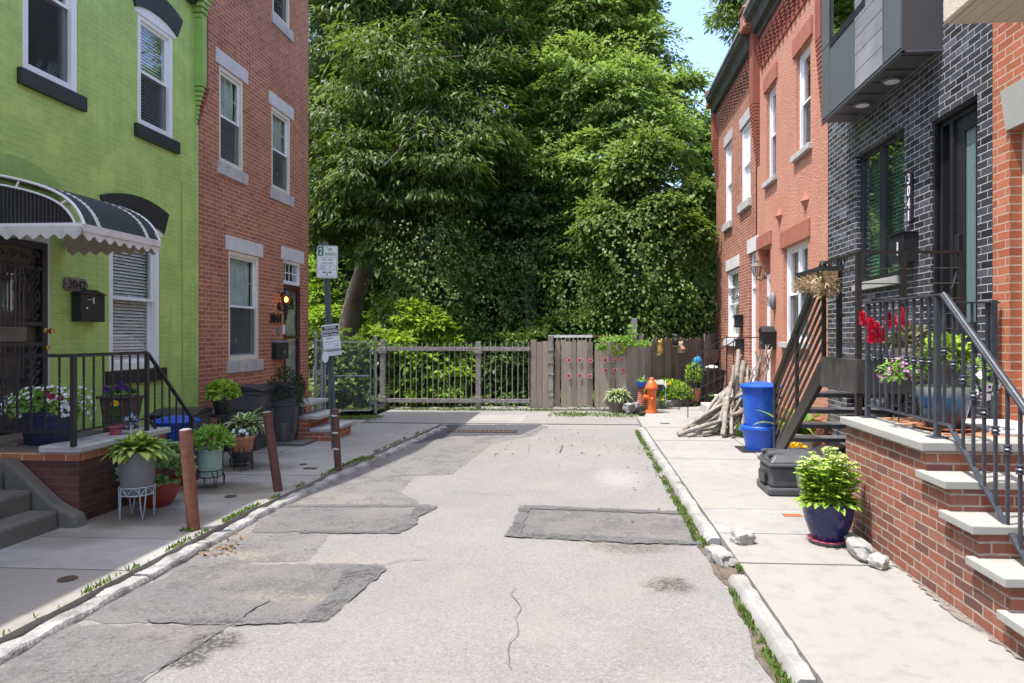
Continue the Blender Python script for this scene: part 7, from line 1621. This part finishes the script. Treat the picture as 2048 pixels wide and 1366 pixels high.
# ceramic owls, bird, plaque
def fz(u, v, off=.05):
    for k in range(260):
        Y = 15.7+k*.01; q = at(u, v, Y)
        if K2.x <= q.x <= K3.x and Y >= K2.y+(q.x-K2.x)/(K3.x-K2.x)*(K3.y-K2.y)-off-.03: return q
    return at(u, v, 15.9)
c = fz(1319, 696); t = thing('ceramic_owl', c-Vector((0, 0, .15)), 'yellow ceramic owl hanging on the dark board fence', 'ornament')
part('body', MB().lathe(c-Vector((0, 0, .15)), [(.001, 0), (.06, .01), (.085, .08), (.085, .16), (.06, .22), (.07, .26), (.065, .31), (.001, .34)], 16, 1, .6).ball(c+Vector((-.05, 0, .19)), .022, 6, sz=1.6).ball(c+Vector((.05, 0, .19)), .022, 6, sz=1.6), 'owl_y', t, smooth=60)
b = MB(); b.ball(c+Vector((-.028, -.045, .13)), .02, 8); b.ball(c+Vector((.028, -.045, .13)), .02, 8); part('eyes', b, 'ink', t)
b = MB()
for k in range(14): b.leaf(c+Vector((U(-.1, .1), -.03, -.15)), rdir(-.3, .3), (0, -1, 0), .06, .03)
part('leaf_base', b, 'lf_cream', t)
c = fz(1361, 696); t = thing('ceramic_owl', c-Vector((0, 0, .13)), 'squat beige ceramic owl on the dark board fence', 'ornament')
part('body', MB().lathe(c-Vector((0, 0, .13)), [(.001, 0), (.09, .01), (.115, .07), (.10, .14), (.06, .19), (.065, .23), (.055, .27), (.001, .29)], 16, 1, .6).ball(c+Vector((-.045, 0, .15)), .02, 6, sz=1.5).ball(c+Vector((.045, 0, .15)), .02, 6, sz=1.5), 'owl_b', t, smooth=60); part('flower', MB().ball(c+Vector((.07, -.06, -.03)), .05, 8), 'terracotta', t, smooth=60)
c = fz(1352, 680); t = thing('bird_figure', c, 'dark painted bird figure perched on top of the dark board fence', 'ornament'); part('body', MB().ball(c+Vector((0, 0, -.02)), .085, 12, .8, .8, 1.35), 'bird', t, smooth=60); part('head', MB().ball(c+Vector((0, -.01, .10)), .052, 10), 'bird', t, smooth=60); part('perch', MB().box(c.x-.1, c.y-.05, c.z-.16, c.x+.1, c.y+.05, c.z-.13), 'fencedark', t)
c = at(1428, 712, 18.2); t = thing('wall_plaque', c, 'brown oval face plaque on the lighter fence behind the handrail', 'ornament'); part('plate', MB().ball(c, .13, 12, .75, .25, 1.35), 'stuccotrim', t, smooth=60); part('rim', MB().tube([c+Vector((.10*math.cos(a), -.03, .17*math.sin(a))) for a in np.linspace(0, 6.283, 20)], .014, 5), 'branch', t)
# hydrant
x, y = onZ(1304, 826); H = Vector((x, y+.08, 0)); hy = thing('fire_hydrant', H, 'orange painted fire hydrant standing on the pavement corner', 'fire hydrant')
part('barrel', MB().lathe(H, [(.135, 0), (.135, .035), (.128, .05), (.10, .055), (.098, .08), (.098, .46), (.106, .47), (.106, .50)], 28), 'hydrant', hy, smooth=40)
part('bonnet', MB().lathe(H, [(.11, .501), (.138, .505), (.145, .53), (.138, .56), (.125, .58), (.118, .60), (.098, .645), (.075, .68), (.055, .695), (.055, .715), (.045, .74), (.03, .757), (.001, .762)], 28), 'hydrant', hy, smooth=40)
b = MB(); b.lathe(H+Vector((-.09, -.02, .32)), [(.06, -.03), (.06, .045), (.068, .05), (.068, .075), (.05, .09), (.02, .095), (.02, .115), (.001, .118)], 16, tilt=Matrix.Rotation(R(-80), 4, 'Y')); part('outlet', b, 'hydrant', hy, smooth=40)
b = MB()
for k in range(8): a = k*.785; b.ball(H+Vector((.115*math.cos(a), .115*math.sin(a), .04)), .014, 6)
part('bolts', b, 'hydrant', hy); part('outlet_cap', MB().lathe(H+Vector((.0, -.105, .30)), [(.001, 0), (.04, 0), (.045, .02), (.03, .035), (.001, .04)], 14, tilt=Matrix.Rotation(R(90), 4, 'X')), 'hydrant', hy, smooth=40)
# potted hosta by the gate
x, y = onZ(1234, 815); p = Vector((x, y-.35, -.07)); b = MB(); hosta(b, p+Vector((0, 0, .30)), .16, 95, .36, .10, 1, 1.2)
potted('hosta_pot', p, 'brown pot of cream edged hosta in front of the board gate', 'potted plant', 'stonepot', .24, .18, .36, [('foliage', b, ['lf_hosta', 'lf_cream'])])
# garden bed of stones, with plants
E0 = Vector((onZ(1251, 824)[0], onZ(1251, 824)[1], 0)); E1 = Vector((onZ(1388, 808)[0], onZ(1388, 808)[1], 0)); d = (E1-E0).normalized()
struct('garden_soil', MB().add([tuple(E0+Vector((0, .1, .10))), tuple(E1+Vector((0, .1, .10))), (K3.x, K3.y-.05, .10), (E0.x, K2.y-.05, .10)], [(0, 1, 2, 3)]), 'soil')
L = (E1-E0).length; cur = 0; k = 0
for w in (.26, .20, .30, .24, .30, .22, .28, .30, .26):
    if cur+w > L+.1: break
    c = E0+d*(cur+w/2); rock('edging_stone', (c.x, c.y, -.01), (w*.97, .17, .20+fr.uniform(-.02, .02)), math.atan2(d.y, d.x), 'blockstone', 'rough grey stone block edging the small garden bed', 'stone block', 40+k, 'edging stones of the garden bed'); cur += w+.012; k += 1
c = (E0+E1)/2+Vector((.20, .62, .10)); b = MB(); bush(b, c+Vector((0, -.12, .12)), .62, .34, .40, 1500, .085, .06, .1, -.1); solo('garden_shrub', b, 'lf_lime', tuple(c), 'rounded light green shrub in the stone edged bed', 'shrub')
b = MB()
for (u, v, Y) in ((1324, 772, 15.6), (1321, 774, 15.6), (1336, 769, 15.7), (1340, 768, 15.7), (1326, 800, 14.95), (1331, 770, 15.65)):
    for q_ in range(22): dd = rdir(-.1, 1); b.flower(at(u, v, Y)+dd*.028, dd, .02, 4)
fl = thing('marigolds', at(1330, 790, 15.5), 'yellow marigolds in the bed behind the hydrant', 'flowers'); part('blooms', b, 'yellow_fl', fl); b = MB()
for (u, v, Y) in ((1324, 780, 15.6), (1338, 778, 15.7), (1326, 806, 14.95), (1315, 800, 15.2)): bush(b, at(u, v, Y)-Vector((0, 0, .05)), .13, .1, .12, 60, .06, .03)
part('foliage', b, 'lf_hdark', fl)
c = at(1318, 764, 15.55); bhs = thing('birdhouse', c-Vector((0, 0, .1)), 'small birdhouse with a striped grey roof behind the hydrant', 'birdhouse'); part('roof', MB().add([tuple(c+Vector(v)) for v in ((-.12, -.1, -.05), (.12, -.1, -.05), (.10, .02, .05), (-.14, .02, .05), (.10, .14, -.05), (-.14, .14, -.05))], [(0,1,2,3), (3,2,4,5)]), 'greywood', bhs); part('box', MB().box(c.x-.09, c.y-.07, c.z-.20, c.x+.08, c.y+.1, c.z-.052), 'navytub', bhs, bevel=.004); part('stake', MB().box(c.x-.02, c.y, .08, c.x+.02, c.y+.04, c.z-.2), 'fencedark', bhs)
c = at(1331, 770, 15.6); co = thing('cone_ornament', c-Vector((0, 0, .1)), 'thin white pointed ornament beside the birdhouse', 'ornament'); part('cone', MB().lathe(c-Vector((0, 0, .05)), [(.035, 0), (.02, .08), (.005, .15), (.001, .16)], 10), 'white', co); part('stem', MB().tube([(c.x, c.y, .1), (c.x, c.y, c.z-.05)], .01, 5), 'white', co)
x = at(1282, 790, 15.2); p = Vector((x.x, 15.2, .1)); t = thing('pedestal', p, 'narrow twisted brown pedestal under the small blue bowl', 'pedestal'); b = MB()
for k in range(9): b.lathe(p+Vector((0, 0, k*.045)), [(.085-.004*k, 0), (.10-.004*k, .02), (.085-.004*k, .043)], 12)
part('column', b, 'stuccotrim', t, smooth=40); part('top', MB().lathe(p+Vector((0, 0, .406)), [(.001, 0), (.10, 0), (.11, .02), (.001, .02)], 14), 'brownplastic', t)
p = p+Vector((.02, 0, .427)); b = MB()
for k in range(22): b.blade(p+Vector((U(-.06, .06), U(-.05, .05), .08)), U(0, 6.28), U(.4, 1.4), U(.14, .24), .03, U(.3, 1.2), 4)
potted('succulent_pot', p, 'small blue bowl of spiky leaves on the brown pedestal', 'potted plant', 'plastic_blu', .13, .10, .115, [('foliage', b, 'lf_herb')])
b = MB(); p = at(1292, 800, 15.35); p.z = .1
for k in range(16): b.blade(p+Vector((U(-.08, .08), U(-.05, .05), 0)), U(0, 6.28), U(1.2, 1.5), U(.35, .55), .06, U(.1, .4), 5)
solo('upright_plant', b, 'lf_canna', tuple(p), 'stiff upright olive leaves behind the hydrant', 'plant')
p = at(1389, 770, 16.4); p.z = .1; b = MB(); bush(b, p+Vector((-.02, 0, .58)), .20, .18, .34, 260, .09, .03, -.2, -.4)
potted('potted_plant', p, 'feathery light green plant in a terracotta pot beside the black bin', 'potted plant', 'terracotta', .15, .11, .30, [('foliage', b, 'lf_lime')])
# weeds and litter
def weeds(pts, n, L, m, label):
    b = MB()
    for (x, y, sx, sy, z, k) in pts:
        for _ in range(int(n*k)):
            q = Vector((x+U(-sx, sx), y+U(-sy, sy), z)); a = U(0, 6.283); b.leaf(q, Vector((math.cos(a)*U(.3, 1.3), math.sin(a)*U(.3, 1.3), 1)).normalized(), (math.cos(a), math.sin(a), .3), L*U(.4, 1.2), L*.28, .1, U(0, .4))
    o_ = struct('weeds', b, m, kind='stuff', label=label)
pts = [(.93-.05*(y-6)/6+U(-.02, .01), y, .035, .10, ZR+.004, max(0, U(-.35, 1.0))) for y in np.arange(5.6, 12.4, .11)]+[(.97, y, .03, .07, ZR+.006, U(.0, .8)) for y in np.arange(3.1, 4.7, .09)]+[(1.0, 5.75, .05, .08, -.06, 2.2), (.98, 5.62, .05, .06, -.08, 1.5), (1.04, 5.2, .05, .1, -.05, .7), (1.08, 4.95, .02, .06, -.02, .5)]
weeds(pts, 70, .042, 'lf_grass', 'weeds growing along the right kerb')
pts = []
for y in np.arange(3.3, 12, .09):
    k = 1.0 if 8.0 < y < 8.9 or 5.9 < y < 6.4 else (.5 if U(0, 1) < .3 else .05); pts.append((kl(y)-.155, y, .015, .06, .0, k))
x, y = onZ(733, 918); pts += [(x, y, .09, .12, .0, 4)]; x, y = onZ(375, 1062); pts += [(x, y, .06, .03, .0, 1.5)]; x, y = onZ(135, 1040); pts += [(x, y, .05, .05, .0, 2.0), (x-.05, y-.1, .06, .03, 0, 1)]
weeds(pts, 30, .042, 'lf_grass', 'weeds growing along the left kerb')
weeds([(U(-5.6, 1.1), YF-.12+U(-.1, .12), .2, .08, -.07, .5) for _ in range(60)]+[(U(-5.2, -4.4), 13.7+U(-.2, .3), .2, .1, -.05, 1) for _ in range(16)]+[(U(-.6, 1.0), 14.8+U(-.3, .3), .3, .15, -.068, 1.0) for _ in range(20)], 30, .07, 'lf_ivy', 'low weeds along the fence foot')
b = MB()
for _ in range(120):
    if U(0, 1) < .62: u, v = rnd.gauss(1130, 110), rnd.gauss(895, 14)
    else: u, v = rnd.gauss(1290, 30), rnd.gauss(930, 45)
    x, y = onZ(u, v, ZR); 
    if x > .93 or y > 12.6: continue
    a = U(0, 6.28); b.leaf((x, y, ZR+.012), (math.cos(a), math.sin(a), U(-.05, .3)), (0, 0, 1), U(.018, .05), U(.009, .024), .3, U(0, .5))
for _ in range(110):
    u, v = rnd.choice([(445, 1098, 14, 4), (462, 1076, 12, 6), (410, 1106, 12, 4), (1290, 905, 20, 20), (445, 1098, 14, 4)])[:2]; x, y = onZ(u+rnd.gauss(0, 18), v+rnd.gauss(0, 5), ZR); a = U(0, 6.28); b.leaf((x, y, ZR+.012), (math.cos(a), math.sin(a), U(-.05, .2)), (0, 0, 1), U(.02, .045), U(.01, .02), .3, U(0, .5))
struct('leaf_litter', b, 'lf_dry', kind='stuff', label='scattered dry leaves on the road')

# ================================================================== TREES
rs = np.random.default_rng(4)
def lob(lst, Y, fwd=0.0):
    out = []
    for t in lst:
        u, v, r = t[:3]; y = Y + (t[3] if len(t) > 3 else 0) - fwd*(v+100)/500; k = t[4] if len(t) > 4 else 1.0; p = at(u, v, y); m = y/F
        out.append((p.x, y, p.z, r*m, r*m*.9, r*m*k))
    return out
def tree(name, label, base, path, r0, lobes, mats, n_clump, per, L, Wd, droop, cr=.5, bark='bark', group=None, vines=None, limbs=8):
    t = thing(name, base, label, 'tree', group); B = Vector(base); pts = [B+Vector((0, 0, -.2))]+[Vector(p) for p in path]; n = len(pts)
    part('trunk', MB().tube(pts, [r0*(1.15-.75*i/(n-1)) for i in range(n)], 10), bark, t, smooth=60)
    b = MB(); lr = random.Random(len(label))
    for k, l in enumerate(sorted(lobes, key=lambda q: q[2])[:limbs]):
        e = Vector(l[:3]); i = min(n-1, max(1, int(n*(.45+.5*lr.random())))); s_ = pts[i]; m_ = s_.lerp(e, .5)+Vector((lr.uniform(-.3, .3), lr.uniform(-.3, .3), lr.uniform(.1, .6)))
        b.tube([s_, m_, e], [r0*.42, r0*.28, r0*.10], 7)
        for _ in range(8):
            d = Vector((lr.uniform(-1, 1), lr.uniform(-1, 1), lr.uniform(-.4, 1))); a_ = e.lerp(m_, lr.random()*.6); z_ = e+Vector((d.x*l[3], d.y*l[4], d.z*l[5]))*lr.uniform(.6, 1.15); b.tube([a_, a_.lerp(z_, .5)+Vector((0, 0, .12)), z_], [r0*.12, r0*.08, r0*.03], 5)
    part('limbs', b, bark, t)
    v = crown_points(rs, lobes, n_clump, per, cr, L, Wd, droop)
    cloud_part('crown', v, mats, t)
    if vines: cloud_part('vines', hang_points(rs, vines[0], vines[1], vines[2], vines[3]), vines[4], t)
    return t
def trunk_path(pxs, Y): return [tuple(at(u, v, Y)) for u, v in pxs]
# dark tree with drooping compound leaves, left
Y = 20.5
tree('leaning_tree', 'tall dark leaved tree with a leaning bare trunk behind the chain link gate', tuple(at(688, 735, Y)*1.0*1)[:2]+(-.1,), trunk_path([(694, 670), (712, 590), (735, 520), (728, 430), (760, 330), (800, 200), (820, 60), (820, -120)], Y), .30,
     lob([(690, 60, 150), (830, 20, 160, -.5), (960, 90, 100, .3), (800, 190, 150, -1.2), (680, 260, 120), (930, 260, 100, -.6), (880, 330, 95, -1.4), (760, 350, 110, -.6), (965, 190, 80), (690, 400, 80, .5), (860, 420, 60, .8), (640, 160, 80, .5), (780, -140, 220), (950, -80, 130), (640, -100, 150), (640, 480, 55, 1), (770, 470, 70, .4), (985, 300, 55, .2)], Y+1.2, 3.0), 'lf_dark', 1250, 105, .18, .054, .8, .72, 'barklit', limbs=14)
tree('leaning_tree', 'pale green drooping sprays of a second tree hanging between the two big crowns', tuple(at(845, 720, 22))[:2]+(-.1,), trunk_path([(845, 600), (850, 480), (870, 350), (880, 250)], 22), .22,
     lob([(905, 255, 60, -3), (840, 250, 50, -3.2), (800, 370, 45, -3), (900, 385, 55, -3), (955, 300, 40, -2.6), (790, 415, 28, -2.6), (895, 330, 40, -3)], 22), 'lf_mid', 330, 40, .20, .052, .8, .42, 'bark',
     vines=([(at(862, 0, 18.3).x, 18.3, .0, 4.6, .85, 1.2), (at(880, 0, 18.6).x, 18.6, 3.0, 5.6, .9, .6), (at(800, 0, 19).x, 19, 1.8, 4.6, .5, .7)], 420, .095, .075, 'lf_ivy'), limbs=6)
Y = 23
tree('broad_tree', 'tall bright green sunlit tree standing in the middle behind the board fence', tuple(at(1140, 730, Y))[:2]+(-.1,), trunk_path([(1135, 640), (1120, 540), (1130, 430), (1160, 300), (1190, 150), (1200, 20)], Y), .28,
     lob([(1150, 60, 120), (1215, 30, 85), (1080, 130, 85, .3), (1170, 190, 110, -1), (1262, 115, 78), (1250, 230, 100, -1), (1110, 260, 70, -.4), (1315, 205, 52, -.3), (1230, 330, 85, -1.4), (1130, 340, 60, -.8), (1320, 290, 75, -.8), (1372, 172, 18, -.5), (1388, 235, 22, -.5), (1275, 25, 36, .3), (1335, 120, 16, .2), (1190, -80, 140), (1060, 30, 80, 1), (1050, 210, 60, .6), (1240, 430, 70, -.8), (1100, 420, 60, .2), (1235, -20, 55, .5)], Y+1, 3.2), 'lf_bright', 1450, 95, .145, .08, .4, .62, 'bark', limbs=14)
tree('vine_covered_tree', 'ivy smothered tree trunk right of the bright tree', tuple(at(1270, 720, 21.5))[:2]+(-.1,), trunk_path([(1268, 600), (1260, 480), (1270, 350), (1275, 250)], 21.5), .25,
     lob([(1270, 350, 48), (1320, 430, 52), (1210, 450, 45), (1300, 300, 36), (1360, 480, 45), (1390, 400, 36, .8)], 19.6, 1.0), 'lf_ivy', 520, 40, .12, .10, .5, .5, 'bark',
     vines=([(at(1262, 0, 18.2).x, 18.2, .2, 4.8, .8, 1.0), (at(1335, 0, 18.6).x, 18.6, .2, 4.4, .75, .95), (at(1395, 0, 19).x, 19, .4, 3.8, .5, .7), (at(1205, 0, 18.8).x, 18.8, .8, 3.6, .5, .6)], 420, .10, .08, 'lf_ivy'), limbs=6)
tree('vine_covered_tree', 'dark trunk wrapped in mixed vines left of the bright tree', tuple(at(1065, 720, 22.5))[:2]+(-.1,), trunk_path([(1063, 640), (1058, 560), (1066, 470), (1050, 380)], 22.5), .2,
     lob([(1040, 400, 60), (985, 440, 55, .5), (1090, 480, 50), (1010, 520, 50, .4), (1140, 540, 55, -.5)], 20.2), 'lf_mid', 420, 36, .13, .09, .45, .45, 'bark',
     vines=([(at(975, 0, 18.8).x, 18.8, .3, 3.9, .65, .8), (at(1150, 0, 18.5).x, 18.5, .5, 3.4, .55, .75), (at(1050, 0, 19.4).x, 19.4, 2.2, 4.4, .6, .5)], 420, .095, .075, 'lf_mid'), limbs=5)
tree('far_tree', 'light green tree filling the gap behind the far red house corner', tuple(at(1400, 720, 24))[:2]+(-.1,), trunk_path([(1402, 600), (1398, 450), (1405, 350)], 24), .2,
     lob([(1400, 330, 55), (1420, 430, 65), (1400, 520, 60), (1360, 560, 60), (1430, 600, 60), (1340, 640, 50), (1410, 260, 32)], 24), 'lf_bright', 620, 36, .15, .09, .4, .5, 'bark', limbs=6)
Y = 20
tree('feathery_tree', 'feathery tree overhanging the roofs at the top right', (7.0, 21.5, -.1), [(6.9, 21.4, 4), (6.4, 21, 8), (5.8, 20.6, 11), (5.0, 20.2, 13)], .3,
     lob([(1500, 15, 52), (1545, -20, 60), (1465, 20, 34), (1480, 60, 28), (1440, 35, 20, -.2), (1520, 60, 30, .6), (1560, 40, 40, 1), (1470, -30, 45), (1610, -40, 90, 1.5)], Y), 'lf_bright', 300, 42, .16, .048, .55, .36, 'bark', limbs=9)
tree('far_tree', 'dark green tree filling the gap behind the leaning trunk', tuple(at(640, 720, 26))[:2]+(-.1,), trunk_path([(645, 560), (640, 400), (650, 200)], 26), .25,
     lob([(640, 330, 90), (640, 160, 100), (680, 470, 80), (620, 520, 70), (740, 560, 70), (760, 60, 110), (900, 120, 110, 1), (1000, 20, 100, 1), (820, 480, 80), (1010, 350, 80), (1060, 120, 90, 1), (700, 250, 100), (850, 300, 110), (960, 420, 90), (1100, 430, 90), (1100, 300, 90, 1)], 27), 'lf_far', 1500, 36, .22, .14, .4, .65, 'bark', limbs=8)
# understorey shrubs behind the fences
def shrub(label, lst, Y, m, n, L, Wd, droop=.3, cr=.3):
    l = lob(lst, Y); b0 = (l[0][0], l[0][1], -.1); t = thing('wild_shrub', b0, label, 'shrub'); cloud_part('foliage', crown_points(rs, l, n, 30, cr, L, Wd, droop, shell=.3), m, t); b = MB(); q = random.Random(len(label))
    for k in l:
        for _ in range(3): b.tube([Vector((b0[0]+q.uniform(-.4, .4), b0[1]+q.uniform(-.3, .3), -.15)), Vector(k[:3])+Vector((q.uniform(-.5, .5)*k[3], 0, 0))], [.022, .006], 5)
    part('stems', b, 'bark', t); return t
shrub('sunlit yellow green bush behind the left half of the iron gate', [(820, 740, 62), (880, 720, 58, .3), (790, 700, 45), (865, 660, 40, .3), (835, 640, 34, .5), (905, 770, 40), (830, 790, 40, -.1)], 16.9, 'lf_yel', 420, .16, .085)
shrub('dim green bush behind the right half of the iron gate', [(1010, 740, 55), (1050, 700, 45), (965, 760, 48), (1030, 790, 40, -.2), (940, 700, 40, .5)], 17.8, 'lf_mid', 300, .13, .08)
shrub('deep green bush behind the chain link gate', [(690, 760, 55), (650, 700, 45), (730, 720, 42), (665, 800, 40, -.5), (720, 790, 40, -.4)], 16.6, 'lf_dark', 300, .12, .08)
shrub('tall yellow green saplings behind the chain link fence', [(640, 640, 36), (770, 640, 40), (635, 540, 34, 1.5), (750, 690, 36), (640, 590, 30, 1)], 21.5, 'lf_yel', 260, .14, .08)
shrub('mid green bushes rising over the board gates', [(1130, 670, 40), (1180, 660, 40), (1090, 670, 34), (1225, 670, 36), (1150, 620, 30, .6)], 18.8, 'lf_mid', 360, .13, .08)
shrub('bright bushes rising over the dark board fence', [(1290, 650, 48), (1340, 655, 42), (1390, 650, 42), (1420, 620, 40, .4), (1320, 600, 30, .6), (1410, 590, 30, .8)], 20, 'lf_mid', 330, .13, .08)
# ground cover and the far wood
k = 9000; P = np.stack([rs.uniform(-9, 5, k), rs.uniform(16.2, 24, k), rs.uniform(-.2, .25, k)], 1); Dn = rs.normal(size=(k, 3)); Dn[:, 2] = np.abs(Dn[:, 2])*.5
cloud_stuff('ground_cover', leaf_cloud(P, Dn, rs.normal(size=(k, 3))*.4+np.array([0, 0, 1]), rs.uniform(.08, .2, k), rs.uniform(.06, .12, k)), 'lf_ivy', 'low leafy ground cover behind the fences')
hm = MB(); hx = np.linspace(-60, 60, 61)
hv = [(x, y, z*(1+.12*math.sin(x*.31)+.08*math.sin(x*.83))) for y, z in ((40, -.25), (43, 4.0), (48, 7.5), (70, 9.5)) for x in hx]
struct('hill', hm.add(hv, [(j*61+i, j*61+i+1, (j+1)*61+i+1, (j+1)*61+i) for j in range(3) for i in range(60)]), 'hillgreen')
lobes = []
for i in range(90):
    y = rs.uniform(29, 37); u = 520+940*(i/90); v = rs.uniform(200 if u < 1180 else 420, 500) if i % 3 == 0 else rs.uniform(480, 700); p = at(u, v, y); r = rs.uniform(1.2, 2.2); lobes.append((p.x, y, p.z, r, r*.8, r*.9))
cloud_stuff('far_wood', crown_points(rs, lobes, 2400, 34, .8, .32, .22, .35), 'lf_far', 'far mass of woodland beyond the road end')
